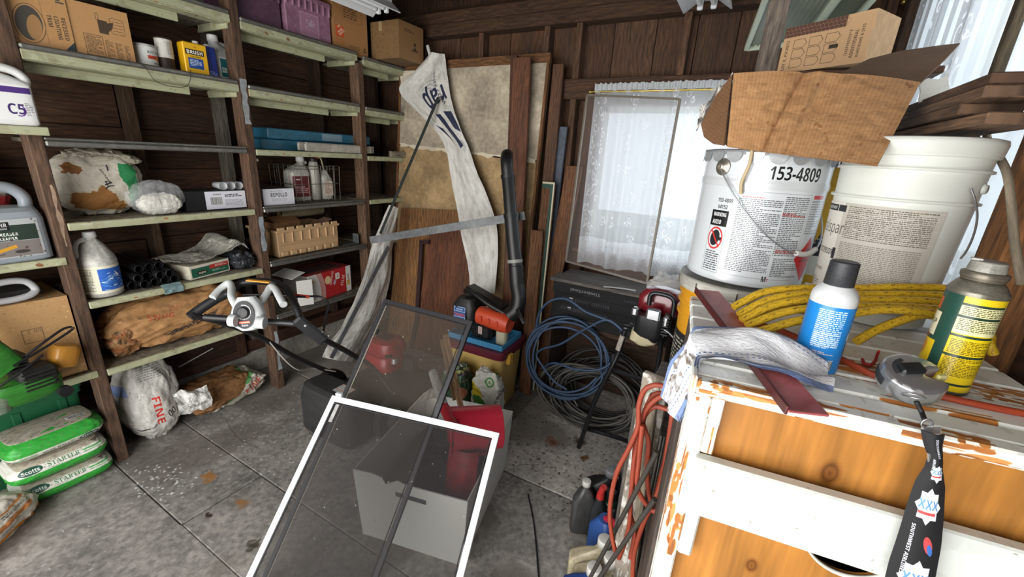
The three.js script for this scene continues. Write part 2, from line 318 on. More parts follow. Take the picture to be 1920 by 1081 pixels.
// left wall: siding boards behind open studs, on a concrete curb
seed(21);
const wallL = struct('wall_left', span(-3.1, -3.0, 0.0, 2.85, FZ0, FZ1), darkWood[0]);
for (let y = 0.24, i = 0; y < 2.8; i++) { const h = R(0.19, 0.215); for (const [z0, z1] of [[-2.86, -1.02 + R(-0.02, 0.02)], [-1.015, 0.1], [0.103, FZ1]]) part(wallL, 'siding_board', span(-3.0, -2.975 + R(0, 0.004), y, y + h - 0.004, z0, z1 - 0.003, 0.003, 'z', R(0, 3)), pick(oldWood)); y += h; }
for (const [z, c] of [[-1.04, '#6b513b'], [-1.49, '#8a8172'], [-2.17, '#5c4433'], [-0.35, '#5c4433'], [-2.72, '#5c4433'], [0.4, '#5c4433']]) part(wallL, 'stud', span(-2.975, -2.885, 0.24, 2.75, z - 0.022, z + 0.022, 0.003, 'y', R(0, 3)), wood(c, { roughness: 0.9 }));
part(wallL, 'sill_beam', span(-2.99, -2.885, 0.16, 0.25, FZ0, FZ1, 0.005, 'z'), wood('#6a4330'));
part(wallL, 'blocking', span(-2.975, -2.9, 0.93, 0.97, -2.15, -1.51, 0.003, 'z'), darkWood[1]);
const curb = struct('baseboard_left', span(-3.05, -2.89, -0.03, 0.16, FZ0, FZ1, 0.012, 'z'), concreteM);
// back wall: boards standing upright between plate and header, window opening x -0.95..-0.02, y 1.03..1.98
seed(22);
const wallB = struct('wall_back', null);
const WX0 = -0.95, WX1 = -0.02, WY0 = 1.03, WY1 = 1.98;
part(wallB, 'sheathing', join(span(-3.1, WX0, -0.03, 2.9, -2.92, -2.86), span(WX1, 0.7, -0.03, 2.9, -2.92, -2.86), span(WX0, WX1, WY1, 2.9, -2.92, -2.86), span(WX0, WX1, -0.03, WY0, -2.92, -2.86)), darkWood[3]);
for (let x = -2.99, i = 0; x < 0.5; i++) { // each upright board, cut round the window
  const w = R(0.2, 0.27), x1 = Math.min(x + w, 0.55), m = i > 3 && i < 8 ? wood('#6b4526', { roughness: 0.7 }) : pick(oldWood);
  const b = (a, c, q, r) => part(wallB, 'board', span(a + 0.002, c - 0.002, q, r, -2.86, -2.835 + R(0, 0.004), 0.003, 'y', R(0, 3)), m);
  if (x1 <= WX0 - 0.06 || x >= WX1 + 0.06) b(x, x1, 0.0, 2.42); else { b(x, x1, 2.1, 2.42); b(x, x1, 0, WY0 - 0.03); if (x < WX0 - 0.06) b(x, WX0 - 0.06, WY0 - 0.03, 2.1); if (x1 > WX1 + 0.06) b(WX1 + 0.06, x1, WY0 - 0.03, 2.1); }
  x = x1;
}
for (const x of [-2.4, -1.87, -1.355, -1.13, -0.49, -0.02, 0.4]) part(wallB, 'stud', span(x - 0.02, x + 0.02, x > -1 && x < 0.05 ? 2.08 : 0, 2.42, -2.835, -2.752, 0.003, 'y', R(0, 2)), darkWood[2]);
for (const [x, m] of [[-1.0, 0], [0.03, 1]]) part(wallB, 'window_stud', span(x - 0.045, x + 0.045, 0, 2.0, -2.84, -2.752, 0.003, 'y', m), oldWood[1]);
part(wallB, 'header', span(-1.2, 0.5, 1.98, 2.1, -2.84, -2.742, 0.004, 'x'), oldWood[1]);
part(wallB, 'top_plate', span(-3.0, 0.5, 2.42, 2.5, -2.85, -2.74, 0.004, 'x'), oldWood[3]);
part(wallB, 'top_plate', span(-3.0, 0.5, 2.502, 2.58, -2.85, -2.75, 0.004, 'x', 1.3), oldWood[3]);
// back window: frame, muntin, glass
const win1 = struct('window_1', null);
part(win1, 'frame', join(span(WX0 - 0.04, WX0, WY0 - 0.04, WY1, -2.87, -2.77), span(WX1, WX1 + 0.04, WY0 - 0.04, WY1, -2.87, -2.77), span(WX0, WX1, WY1 - 0.03, WY1, -2.87, -2.78)), wood('#6b4a38'));
part(win1, 'sill', span(WX0 - 0.07, WX1 + 0.07, WY0 - 0.045, WY0 - 0.01, -2.9, -2.73, 0.004, 'x'), wood('#7a5a44'));
part(win1, 'sash', join(span(WX0, WX0 + 0.04, WY0, WY1 - 0.03, -2.87, -2.85), span(WX1 - 0.04, WX1, WY0, WY1 - 0.03, -2.87, -2.85), span(WX0, WX1, WY0, WY0 + 0.045, -2.87, -2.85), span(WX0, WX1, WY1 - 0.07, WY1 - 0.03, -2.87, -2.85)), mat('#d9d8d0'));
const glassM = mat('#ffffff', { transmission: 1, thickness: 0, roughness: 0.03 });
part(win1, 'pane', span(WX0 + 0.04, WX1 - 0.04, WY0 + 0.045, WY1 - 0.07, -2.862, -2.858, 0.0005), glassM);
// right wall with its window z -2.55..-1.2
const wallR = struct('wall_right', null), RZ0 = -2.5, RZ1 = -1.2, RY0 = 1.25, RY1 = 2.55;
part(wallR, 'sheathing', join(span(0.52, 0.6, -0.03, 2.9, FZ0, RZ0), span(0.52, 0.6, -0.03, 2.9, RZ1, FZ1), span(0.52, 0.6, -0.03, RY0, RZ0, RZ1), span(0.52, 0.6, RY1, 2.9, RZ0, RZ1)), darkWood[0]);
seed(23); for (let y = 0.02; y < 2.8; y += 0.205) for (const [a, b] of (y + 0.2 > RY0 && y < RY1 ? [[FZ0, RZ0], [RZ1, FZ1]] : [[FZ0, FZ1]])) part(wallR, 'siding_board', span(0.5, 0.52, y, y + 0.2, a, b, 0.003, 'z', R(0, 3)), pick(darkWood));
for (const [z, w, c] of [[-2.6, 0.09, '#5a3d27'], [-1.145, 0.1, '#a9713f'], [-0.5, 0.05, '#62422d'], [0.3, 0.05, '#62422d']]) part(wallR, 'stud', span(0.425, 0.5, 0, 2.7, z - w / 2, z + w / 2, 0.003, 'y', R(0, 3)), wood(c));
const win2 = struct('window_2', null);
part(win2, 'frame', join(span(0.47, 0.56, RY0 - 0.04, RY0, RZ0, RZ1), span(0.47, 0.56, RY1, RY1 + 0.04, RZ0, RZ1), span(0.5, 0.56, RY0, RY1, RZ0 - 0.04, RZ0), span(0.5, 0.56, RY0, RY1, RZ1, RZ1 + 0.005)), wood('#7a5a44'));
for (const [z0, z1] of [[RZ0, -1.87], [-1.83, RZ1]]) part(win2, 'pane', span(0.536, 0.54, RY0, RY1, z0, z1, 0.0005), glassM);
part(win2, 'muntin', span(0.525, 0.55, RY0, RY1, -1.87, -1.83), mat('#d9d8d0'));
// front wall round the open door behind the photographer
const wallF = struct('wall_front', join(span(-3.1, -2.3, -0.03, 2.9, FZ1 - 0.05, FZ1 + 0.07), span(0.4, 0.7, -0.03, 2.9, FZ1 - 0.05, FZ1 + 0.07), span(-2.3, 0.4, 2.36, 2.9, FZ1 - 0.05, FZ1 + 0.07)), darkWood[2]);
// ceiling: rafters under dark roof boards
const ceil = struct('ceiling', span(-3.1, 0.65, 2.86, 2.92, FZ0, FZ1 + 0.1), darkWood[3]);
seed(24); for (let z = FZ0; z < FZ1; z += 0.202) part(ceil, 'roof_board', span(-3.05, 0.6, 2.835, 2.86, z, Math.min(z + 0.198, FZ1), 0.003, 'x', R(0, 3)), pick(darkWood));
for (const x of [-2.75, -2.1, -1.45, -0.8, -0.15, 0.42]) part(ceil, 'rafter', span(x - 0.022, x + 0.022, 2.68, 2.835, -2.86, FZ1, 0.004, 'z', R(0, 3)), pick(darkWood));
part(ceil, 'tie_beam', span(-3.0, 0.5, 2.53, 2.67, -2.3, -2.26, 0.004, 'x', 0.4), darkWood[1]);
part(ceil, 'tie_beam', span(-3.0, 0.5, 2.53, 2.67, -1.0, -0.96, 0.004, 'x', 0.9), darkWood[1]);
// outside
const ground = struct('outside_ground', span(-14, 14, -0.3, -0.17, -16, 14, 0.01), mat('#a9aaa2', { map: T.stain, roughness: 1 }));
// ---------- shared builders ----------
// stacked superellipse rings: [y, halfX, halfZ, exponent, cx, cz]; closed at both ends
function loft(rings, seg = 40, cap = true) {
  const pos = [], uv = [], idx = [], n = rings.length;
  rings.forEach(([y, hx, hz, e = 1, cx = 0, cz = 0], j) => { for (let i = 0; i <= seg; i++) { const a = i / seg * Math.PI * 2, c = Math.cos(a), s = Math.sin(a); pos.push(cx + hx * Math.sign(c) * Math.pow(Math.abs(c), e), y, cz + hz * Math.sign(s) * Math.pow(Math.abs(s), e)); uv.push(i / seg, j / (n - 1)); } });
  for (let j = 0; j + 1 < n; j++) for (let i = 0; i < seg; i++) { const a = j * (seg + 1) + i, b = a + seg + 1; idx.push(a, b, a + 1, a + 1, b, b + 1); }
  const g = new THREE.BufferGeometry(); g.setAttribute('position', new THREE.Float32BufferAttribute(pos, 3)); g.setAttribute('uv', new THREE.Float32BufferAttribute(uv, 2)); g.setIndex(idx); 
  if (!cap) { g.computeVertexNormals(); return g; }
  const caps = []; for (const j of [0, n - 1]) { const [y, hx, hz, e = 1, cx = 0, cz = 0] = rings[j]; if (hx < 1e-4) continue; const s = new THREE.Shape(); for (let i = 0; i < seg; i++) { const a = i / seg * Math.PI * 2, c = Math.cos(a), q = Math.sin(a); s[i ? 'lineTo' : 'moveTo'](cx + hx * Math.sign(c) * Math.pow(Math.abs(c), e), -(cz + hz * Math.sign(q) * Math.pow(Math.abs(q), e))); } const c = new THREE.ShapeGeometry(s); c.rotateX(-Math.PI / 2); if (!j) { const ix = c.index.array; for (let k = 0; k < ix.length; k += 3) { const t = ix[k]; ix[k] = ix[k + 1]; ix[k + 1] = t; } c.computeVertexNormals(); } c.translate(0, y, 0); caps.push(c); }
  g.computeVertexNormals();
  return join(toCreasedNormals(g, 0.7), caps);
}
// printed carton: base at y = 0, front face at z = 0, body behind
function carton(parent, name, w, h, d, m, faces = {}, pos) {
  const g = new THREE.BoxGeometry(w, h, d); g.translate(0, h / 2, -d / 2);
  const pick6 = ['right', 'left', 'top', 'bottom', 'front', 'back'].map((k) => faces[k] ?? m);
  return part(parent, name, g, pick6, pos);
}
// open label round a cylinder, centred on angle a0 (0 = towards +z), spanning da
function wrap(r0, r1, y0, y1, da, seg = 24) {
  return surf((u, v) => { const a = (u - 0.5) * da, r = lerp(r0, r1, v); return V(Math.sin(a) * r, lerp(y0, y1, v), Math.cos(a) * r); }, seg, 2);
}
const turnL = Math.PI / 2; // things on the left shelves face +x
const shelfThing = (name, label, cat, x, y, z, turn = 0, group) => thing(name, label, cat, [x, y, z], turnL + turn, group);
const white = plastic('#dcdedb'), black = plastic('#17181a'), steel = metal('#a9acb0'), galv = metal('#9fa3a6', { roughness: 0.5, metalness: 0.7, map: T.stain });
// flat-ish label on a superellipse front, even along its width
const frontPatch = (hx, hz, e, y0, y1, f, g = 0.001) => surf((u, v) => { const x = lerp(-f, f, u); return V(x * hx, lerp(y0, y1, v), hz * Math.pow(1 - Math.pow(Math.abs(x), 2 / e), e / 2) + g); }, 28, 2);
// handled jug: body w x d, height h to the shoulder top, handle along x, neck offset nx
function jug(t, w, d, h, mBody, mCap, o = {}) {
  const e = o.e ?? 0.35, nx = o.nx ?? -w * 0.18, nr = o.nr ?? 0.021, sh = o.shoulder ?? 0.72;
  part(t, 'body', loft([[0, w * 0.46, d * 0.46, e], [0.006, w / 2, d / 2, e], [h * 0.3, w / 2, d / 2, e], [h * sh * 0.95, w / 2, d / 2, e], [h * sh, w * 0.485, d * 0.48, e], [h * (sh + 0.1), w * 0.36, d * 0.38, 0.5, nx * 0.3], [h * 0.9, w * 0.2, d * 0.24, 0.8, nx * 0.8], [h * 0.95, nr, nr, 1, nx], [h, nr, nr, 1, nx]], 44), mBody);
  part(t, 'handle', tube([[nx + nr * 0.6, h * 0.93, 0], [nx + w * 0.3, h * 0.96, 0], [w * 0.36, h * 0.9, 0], [w * 0.46, h * 0.78, 0], [w * 0.42, h * (sh - 0.06), 0]], w * 0.085, 24, 10), mBody);
  part(t, 'cap', lathe([[0, h + 0.026], [nr * 1.05, h + 0.026], [nr * 1.2, h + 0.022], [nr * 1.25, h - 0.006], [0, h - 0.006]], 24), mCap, [nx, 0, 0]);
  if (o.label) part(t, 'printed_label', frontPatch(w / 2, d / 2, e, h * (o.l0 ?? 0.1), h * (o.l1 ?? 0.62), 0.92), print(o.label));
}
const blank = (c) => (x, w, h) => { x.fillStyle = c; x.fillRect(0, 0, w, h); };
const flipV = (g) => { const uv = g.attributes.uv; for (let i = 0; i < uv.count; i++) uv.setY(i, 1 - uv.getY(i)); return g; };
// ---------- shelving along the left wall ----------
const SHX = -2.53;
const postM = ['#80624d', '#7a5b46', '#86664e'].map((c) => wood(c, { roughness: 0.88 }));
const paleC = canvas(512, 128, (x, w, h) => { x.fillStyle = '#a9ac8c'; x.fillRect(0, 0, w, h); speckle(x, w, h, 160, ['rgba(120,96,60,0.14)', 'rgba(90,80,56,0.14)', 'rgba(210,210,190,0.25)'], 2, 14, 3); speckle(x, w, h, 12, ['#7d5534', '#6b4a30', '#9b6d45'], 1, 7, 9); speckle(x, w, h, 60, ['rgba(90,78,56,0.35)'], 0.5, 3, 4); for (let i = 0; i < 26; i++) { x.fillStyle = 'rgba(150,142,112,0.25)'; x.fillRect(0, rnd() * h, w, R(1, 4)); } });
const paleM = mat('#ffffff', { map: tex(paleC, { repeat: [1.1, 6] }), roughness: 0.7 });
const topC = canvas(512, 256, (x, w, h) => { x.fillStyle = '#8a8272'; x.fillRect(0, 0, w, h); speckle(x, w, h, 420, ['rgba(60,48,36,0.25)', 'rgba(190,186,150,0.3)', 'rgba(60,60,60,0.2)'], 2, 16, 5); speckle(x, w, h, 300, ['rgba(40,28,18,0.6)', 'rgba(220,220,210,0.5)'], 0.5, 2.5, 6); });
const topM = mat('#ffffff', { map: tex(topC, { repeat: [1.5, 2.5] }), roughness: 0.85 });
const stripM = mat('#8f8d86', { map: T.stain, metalness: 0.55, roughness: 0.42 });
const rack = thing('storage_shelving', 'tall homemade wooden storage shelving with pale chipped shelf edges along plank wall', 'shelving', [SHX, 0, -1.4]);
seed(31);
const POSTS = [[-0.605, -0.56], [-1.452, -1.405], [-2.272, -2.225]];
POSTS.forEach(([z0, z1], i) => wpart(rack, 'post', span(SHX - 0.09, SHX, 0, i === 2 ? 2.158 : 2.68, z0, z1, 0.003, 'y', i * 1.3), postM[i]));
{ // bare and painted patches on the posts
  const patch = (pts, c) => wpart(rack, 'paint_patch', slab(pts.map(([z, y]) => V(SHX + 0.0012, y, z)), 0.001), mat(c, { map: T.stain, roughness: 0.8 }));
  seed(5); const strip = (z0, z1, y0, y1) => { const a = [], b = []; for (let i = 0; i <= 8; i++) { const y = lerp(y0, y1, i / 8); a.push([z0 + R(0, 0.012), y]); b.unshift([z1 - R(0, 0.008), y]); } return [...a, ...b]; };
  patch(strip(-1.45, -1.41, 1.69, 1.92), '#aab0b2'); patch(strip(-1.45, -1.415, 0.96, 1.17), '#9fa7ad'); patch(strip(-1.45, -1.42, 0.14, 0.42), '#a3a9ab'); patch(strip(-0.6, -0.58, 1.12, 1.38), '#a98f78');
}
function shelf(z0, z1, y, kind) {
  const b = wpart(rack, 'shelf_board', span(-2.97, SHX - 0.012, y - 0.02, y - 0.003, z0, z1, 0.002, 'z', R(0, 2)), topM);
  if (kind === 'high') { // seen from below: front lip, metal nosing and a lower lip set back
    wpart(b, 'front_lip', span(SHX - 0.012, SHX + 0.004, y - 0.034, y + 0.002, z0, z1, 0.002, 'z', R(0, 2)), paleM);
    wpart(b, 'nosing', span(SHX - 0.022, SHX + 0.008, y + 0.002, y + 0.024, z0, z1, 0.006, 'z'), stripM);
    wpart(b, 'underside_channel', span(SHX - 0.1, SHX - 0.013, y - 0.037, y - 0.02, z0, z1 , 0.002, 'z', 1), paleM);
    wpart(b, 'lower_lip', span(SHX - 0.1, SHX - 0.085, y - 0.075, y - 0.036, lerp(z0, z1, 0.25), z1, 0.003, 'z', 2), paleM);
    wpart(b, 'cleat', span(SHX - 0.3, SHX - 0.02, y - 0.06, y - 0.022, z0, z0 + 0.012, 0.002, 'x', 2), paleM);
  } else if (kind === 'metal') wpart(b, 'nosing', join(span(SHX - 0.022, SHX + 0.008, y - 0.028, y - 0.004, z0, z1, 0.005, 'z'), span(SHX - 0.022, SHX + 0.004, y - 0.003, y + 0.008, z0, z1, 0.003, 'z')), stripM);
  else wpart(b, 'front_lip', span(SHX - 0.012, SHX + 0.006, y - 0.032, y + 0.001, z0, z1, 0.003, 'z', R(0, 2)), paleM);
}
{
  const bay = [[-1.403, -0.607], [-2.223, -1.454], [-2.7, -2.274]];
  for (const [y, k] of [[2.215, 'high'], [1.885, 'high'], [1.56, 'metal'], [1.217, 'lip'], [0.855, 'lip'], [0.51, 'lip']]) shelf(bay[0][0], bay[0][1], y, k);
  for (const [y, k] of [[2.2, 'high'], [1.872, 'high'], [1.555, 'lip'], [1.22, 'metal'], [0.88, 'metal'], [0.52, 'metal']]) shelf(bay[1][0], bay[1][1], y, k);
  for (const [y, k] of [[2.185, 'high'], [1.86, 'high'], [1.542, 'lip'], [1.22, 'lip'], [0.885, 'lip']]) shelf(bay[2][0], bay[2][1], y, k);
  for (const [y, k] of [[1.605, 'lip'], [1.073, 'lip'], [0.52, 'lip']]) shelf(-0.575, 0.25, y, k);
  wpart(rack, 'shelf_extension', span(-2.5235, -2.455, 1.574, 1.606, -0.61, 0.25, 0.003, 'z', 0.6), paleM);
  wpart(rack, 'post', span(SHX - 0.09, SHX, 0, 2.68, 0.25, 0.295, 0.003, 'y'), postM[1]);
}
const kraft = '#b98d5c';
// --- top shelf of the middle bay, y 1.886 ---
{
  const y = 1.886;
  let t = shelfThing('cardboard_box', 'brown cardboard box printed RECESSED LIGHTING TRIM on the upper shelf', 'box', -2.56, y, -0.695);
  carton(t, 'carton', 0.168, 0.235, 0.2, card(kraft), { front: print(paint(420, 580, (x, w, h) => {
    x.fillStyle = kraft; x.fillRect(0, 0, w, h); speckle(x, w, h, 400, ['rgba(120,84,48,0.12)', 'rgba(230,190,140,0.12)'], 1, 8, 2);
    x.fillStyle = '#4b463f'; x.beginPath(); x.ellipse(120, 330, 92, 150, 0.15, 0, 7); x.fill(); x.fillStyle = '#a67e52'; x.beginPath(); x.ellipse(150, 360, 52, 110, 0.15, 0, 7); x.fill(); x.strokeStyle = '#6d5436'; x.lineWidth = 7; x.beginPath(); x.ellipse(122, 332, 108, 168, 0.15, 0, 7); x.stroke();
    x.fillStyle = '#8c6a42'; x.fillRect(226, 0, 4, h);
    text(x, 'RECESSED', 372, 220, 44, '#3d352c', { rot: 1.57 }); text(x, 'LIGHTING', 322, 220, 44, '#3d352c', { rot: 1.57 }); text(x, 'TRIM', 272, 220, 44, '#3d352c', { rot: 1.57 });
    x.fillStyle = '#2d3a40'; x.beginPath(); x.moveTo(w, 430); x.lineTo(w, h); x.lineTo(280, h); x.fill(); text(x, '6', 375, 540, 44, '#b98d5c', { rot: 1.57 });
    x.fillStyle = '#4b463f'; x.fillRect(330, 60, 50, 18); x.fillRect(345, 85, 60, 14);
  })) });
  t = shelfThing('cardboard_box', 'brown carton with a fixture line drawing and barcode beside the lighting trim box', 'box', -2.565, y, -0.88);
  carton(t, 'carton', 0.197, 0.222, 0.2, card('#b88c5c'), { front: print(paint(500, 560, (x, w, h) => {
    x.fillStyle = '#bb8f5e'; x.fillRect(0, 0, w, h); speckle(x, w, h, 300, ['rgba(120,84,48,0.12)', 'rgba(230,190,140,0.12)'], 1, 8, 3);
    x.strokeStyle = '#4a3c2c'; x.lineWidth = 5; x.strokeRect(88, 290, 150, 200); finePrint(x, 100, 305, 126, 170, 12, '#4a3c2c', 4);
    x.fillStyle = '#4a3c2c'; x.fillRect(225, 130, 80, 130); x.beginPath(); x.moveTo(300, 150); x.lineTo(360, 130); x.lineTo(345, 190); x.lineTo(300, 240); x.fill(); x.lineWidth = 4; rr(x, 330, 90, 120, 150, 20); x.stroke(); for (const q of [120, 150, 180, 210]) { x.beginPath(); x.moveTo(340, q); x.lineTo(440, q); x.stroke(); } x.strokeRect(218, 70, 20, 60);
    finePrint(x, 255, 320, 70, 190, 13, '#5f4a32', 5); finePrint(x, 340, 330, 60, 180, 13, '#5f4a32', 6); finePrint(x, 420, 340, 40, 170, 13, '#5f4a32', 7);
  })) });
  // paint cans
  const can = (name, label, z, r, h, low, high, draw, x = -2.63) => {
    const c = shelfThing(name, label, 'can', x, y, z);
    part(c, 'body', lathe([[0, 0.003], [r - 0.004, 0.003], [r, 0], [r, 0.004], [r - 0.002, 0.006], [r - 0.002, h - 0.008], [r + 0.001, h - 0.005], [r + 0.001, h], [r - 0.006, h], [r - 0.008, h - 0.006], [0, h - 0.006]], 40), low);
    part(c, 'lid', lathe([[0, h - 0.003], [r * 0.8, h - 0.003], [r * 0.83, h], [r * 0.86, h - 0.006]], 32), high);
    if (draw) part(c, 'printed_label', wrap(r - 0.001, r - 0.001, draw.y0 * h, draw.y1 * h, 3.0), print(paint(512, 300, draw.f)));
    return c;
  };
  can('paint_can', 'white paint can with a rusty brown lid beside the brown cartons', -1.045, 0.047, 0.118, dusty('#c9cac6'), dusty('#5a3c28'), { y0: 0.06, y1: 0.92, f: (x, w, h) => { x.fillStyle = '#d9dad6'; x.fillRect(0, 0, w, h); speckle(x, w, h, 90, ['rgba(80,60,40,0.25)'], 1, 6, 7); text(x, 'RUST-OLEUM', 225, 70, 46, '#17324a', { font: 'sans-serif' }); x.fillStyle = '#c2402c'; x.fillRect(225, 110, 140, 44); x.fillStyle = '#d98a2a'; x.beginPath(); x.arc(395, 140, 40, 0, 7); x.fill(); text(x, 'PRIMER', 300, 205, 38, '#3a3a3a'); x.fillStyle = '#3a3a3a'; x.fillRect(300, 235, 110, 40); } });
  can('paint_can', 'dripped can with a white label over a dark brown bottom', -1.125, 0.037, 0.165, dusty('#3f2a20'), dusty('#8d8a80'), { y0: 0.46, y1: 1.0, f: (x, w, h) => { x.fillStyle = '#d2d0c8'; x.fillRect(0, 0, w, h); speckle(x, w, h, 160, ['rgba(120,84,60,0.4)', 'rgba(160,150,130,0.4)'], 1, 8, 8); x.fillStyle = '#333'; x.beginPath(); x.arc(200, 60, 26, 0, 7); x.stroke(); finePrint(x, 250, 60, 120, 200, 14, 'rgba(90,90,90,0.6)', 3); } });
  t = shelfThing('solvent_tin', 'yellow rectangular tin labelled BRUSH CLEANER', 'tin', -2.57, y, -1.235);
  const yel = mat('#e0ad12', { roughness: 0.35, metalness: 0.15 });
  part(t, 'body', move(cbox(0.105, 0.165, 0.062, 0.006), 0, 0.0825, -0.031), yel);
  part(t, 'cap', cyl(0.013, 0.013, 0.014, 20, 0.02, 0.172, -0.03), plastic('#cfcfc8'));
  part(t, 'printed_label', move(new THREE.PlaneGeometry(0.1, 0.155), 0, 0.083, 0.0008), print(paint(400, 620, (x, w, h) => { x.fillStyle = '#e3b014'; x.fillRect(0, 0, w, h); text(x, 'KK', 205, 60, 40, '#c04a1c', { align: 'center' }); x.fillStyle = '#1c1a18'; x.fillRect(20, 105, 330, 100); text(x, 'BRUSH', 185, 157, 92, '#f4efe0', { align: 'center' }); text(x, 'CLEANER', 190, 235, 44, '#2a2a2a', { align: 'center' }); x.fillStyle = '#1f4a92'; x.fillRect(50, 262, 270, 190); finePrint(x, 75, 290, 210, 120, 26, '#c9d6ea', 2); })));
  t = shelfThing('solvent_tin', 'dark blue rectangular tin between the yellow tin and white jug', 'tin', -2.6, y, -1.322);
  part(t, 'body', move(cbox(0.052, 0.17, 0.07, 0.006), 0, 0.085, -0.035), mat('#1c2f86', { roughness: 0.35 })); part(t, 'printed_label', move(new THREE.PlaneGeometry(0.046, 0.05), 0, 0.032, 0.0008), print(paint(200, 220, (x, w, h) => { x.fillStyle = '#1c2f86'; x.fillRect(0, 0, w, h); finePrint(x, 20, 20, 160, 180, 30, '#9fb0e0', 2); })));
  part(t, 'cap', cyl(0.012, 0.012, 0.012, 18, 0, 0.176, -0.035), plastic('#cfcfc8'));
  t = shelfThing('plastic_jug', 'white gallon jug with teal label at the end of the upper shelf', 'jug', -2.705, y, -1.425, 0.2);
  jug(t, 0.135, 0.115, 0.222, dusty('#d3d5d6', { roughness: 0.45 }), white, { nx: -0.035, label: paint(512, 420, (x, w, h) => { x.fillStyle = '#dfe2e2'; x.fillRect(0, 0, w, h); x.fillStyle = '#1f6a70'; x.fillRect(40, 20, 150, 330); x.fillStyle = '#cfe0dc'; x.fillRect(60, 180, 110, 90); finePrint(x, 70, 195, 90, 60, 18, '#30585a', 2); finePrint(x, 215, 30, 270, 330, 16, '#8f9494', 3); }) });
  const wire = solo('hanging_wire', 'thin dark wire looped over the upper shelf edge', 'wire', tube([P(258, 112, { x: -2.53 }), P(275, 130, { x: -2.515 }), P(292, 152, { x: -2.51 }), P(330, 163, { x: -2.51 }), P(350, 161, { x: -2.51 }), P(357, 148, { x: -2.51 }), P(357, 131, { x: -2.52 })], 0.0014, 40, 6), mat('#2a241f'));
}
// --- middle bay, shelf y 1.218 ---
const bagMat = (c, o) => mat('#ffffff', { map: c, bumpMap: T.crease, bumpScale: 0.006, roughness: 0.75, ...o });
{
  const y = 1.2195;
  const c = paint(800, 700, (x, w, h) => {
    x.fillStyle = '#cfc8b8'; x.fillRect(0, 0, w, h); speckle(x, w, h, 500, ['rgba(140,130,110,0.15)', 'rgba(235,230,220,0.2)'], 2, 18, 3);
    torn(x, [[560, 150], [700, 170], [700, 420], [660, 640], [590, 560], [600, 400], [540, 290]], '#2f8a52', 10, 5); torn(x, [[120, 450], [330, 430], [370, 370], [470, 450], [520, 540], [590, 600], [560, 660], [160, 640], [100, 560]], '#c9bda4', 14, 6); torn(x, [[130, 460], [330, 440], [372, 382], [462, 460], [510, 545], [575, 600], [550, 650], [170, 630], [112, 560]], '#9a6a36', 12, 7); torn(x, [[110, 170], [190, 150], [270, 220], [220, 260], [110, 250]], '#8a5c30', 12, 8);
    text(x, '4(', 420, 330, 96, '#2a2a30', { rot: 1.2 }); text(x, 'ammonia', 395, 210, 36, '#4a4038', { rot: 1.2 }); x.fillStyle = '#3a3540'; x.fillRect(450, 170, 14, 60); finePrint(x, 700, 180, 40, 220, 14, '#55504a', 2);
  });
  let t = shelfThing('fertilizer_bag', 'torn bulging paper bag with green stripe showing brown inner paper', 'bag', -2.77, y, -0.80);
  part(t, 'sack', sack(0.345, 0.29, 0.19, 4, { proj: 'xy', e1: 0.75, e2: 0.7, pinch: 0.2, wrinkle: 0.012, freq: 4, lump: 0.2, nu: 72, nv: 44 }), bagMat(c));
  part(t, 'rolled_top', sack(0.28, 0.06, 0.09, 9, { proj: 'xy', e1: 0.7, e2: 0.7, wrinkle: 0.014, freq: 8, nu: 48, nv: 20 }), bagMat(paint(256, 64, (x, w, h) => { x.fillStyle = '#c9c2b0'; x.fillRect(0, 0, w, h); speckle(x, w, h, 60, ['rgba(90,80,66,0.3)'], 1, 8, 3); })), [0.04, 0.236, 0.02], [0.2, 0, -0.12]);
  t = shelfThing('plastic_bag', 'clear plastic bag holding white cloth beside the torn bag', 'bag', -2.605, y, -0.965);
  part(t, 'cloth', sack(0.18, 0.1, 0.09, 6, { wrinkle: 0.007, freq: 4, e1: 0.6, nu: 52, nv: 28 }), mat('#d9d6cc', { bumpMap: T.crease, bumpScale: 0.006, roughness: 0.9 }), [0.01, 0.001, 0]);
  part(t, 'clear_film', sack(0.24, 0.165, 0.12, 16, { e1: 0.95, e2: 0.8, pinch: 0.5, wrinkle: 0.007, freq: 3, nu: 60, nv: 34 }), mat('#f2f4f4', { transparent: true, opacity: 0.17, roughness: 0.25, bumpMap: T.crease, bumpScale: 0.008 }));
  t = shelfThing('carton', 'long white and black carton with barcode on its white end', 'box', -2.6, y, -1.243);
  const blk = mat('#141416', { roughness: 0.6 });
  carton(t, 'carton', 0.31, 0.105, 0.16, blk, { front: print(paint(1024, 300, (x, w, h) => { x.fillStyle = '#141416'; x.fillRect(0, 0, w, h); x.fillStyle = '#dfe0ea'; x.fillRect(318, 12, 706, 276); barcode(x, 400, 100, 200, 120, 5); text(x, '00-9600-00', 450, 60, 28, '#333'); text(x, 'W', 650, 85, 64, '#111'); finePrint(x, 715, 62, 250, 52, 26, '#222', 2); finePrint(x, 650, 150, 320, 110, 20, '#9a9aa4', 4); })) });
  for (let i = 0; i < 3; i++) { // clear cups lying on the carton
    const q = shelfThing('plastic_cup', 'clear plastic cup lying on the black and white carton', 'cup', -2.63 - i * 0.004, y + 0.105, -1.29 - i * 0.045, 0, 'clear cups on the carton');
    const g = lathe([[0, 0], [0.017, 0], [0.023, 0.085], [0.0215, 0.085], [0.016, 0.002], [0, 0.002]], 28); g.rotateX(Math.PI / 2); g.translate(0, 0.023, -0.085 + 0.02);
    part(q, 'cup', g, mat('#eef2f4', { transparent: true, opacity: 0.42, roughness: 0.2 }));
  }
}
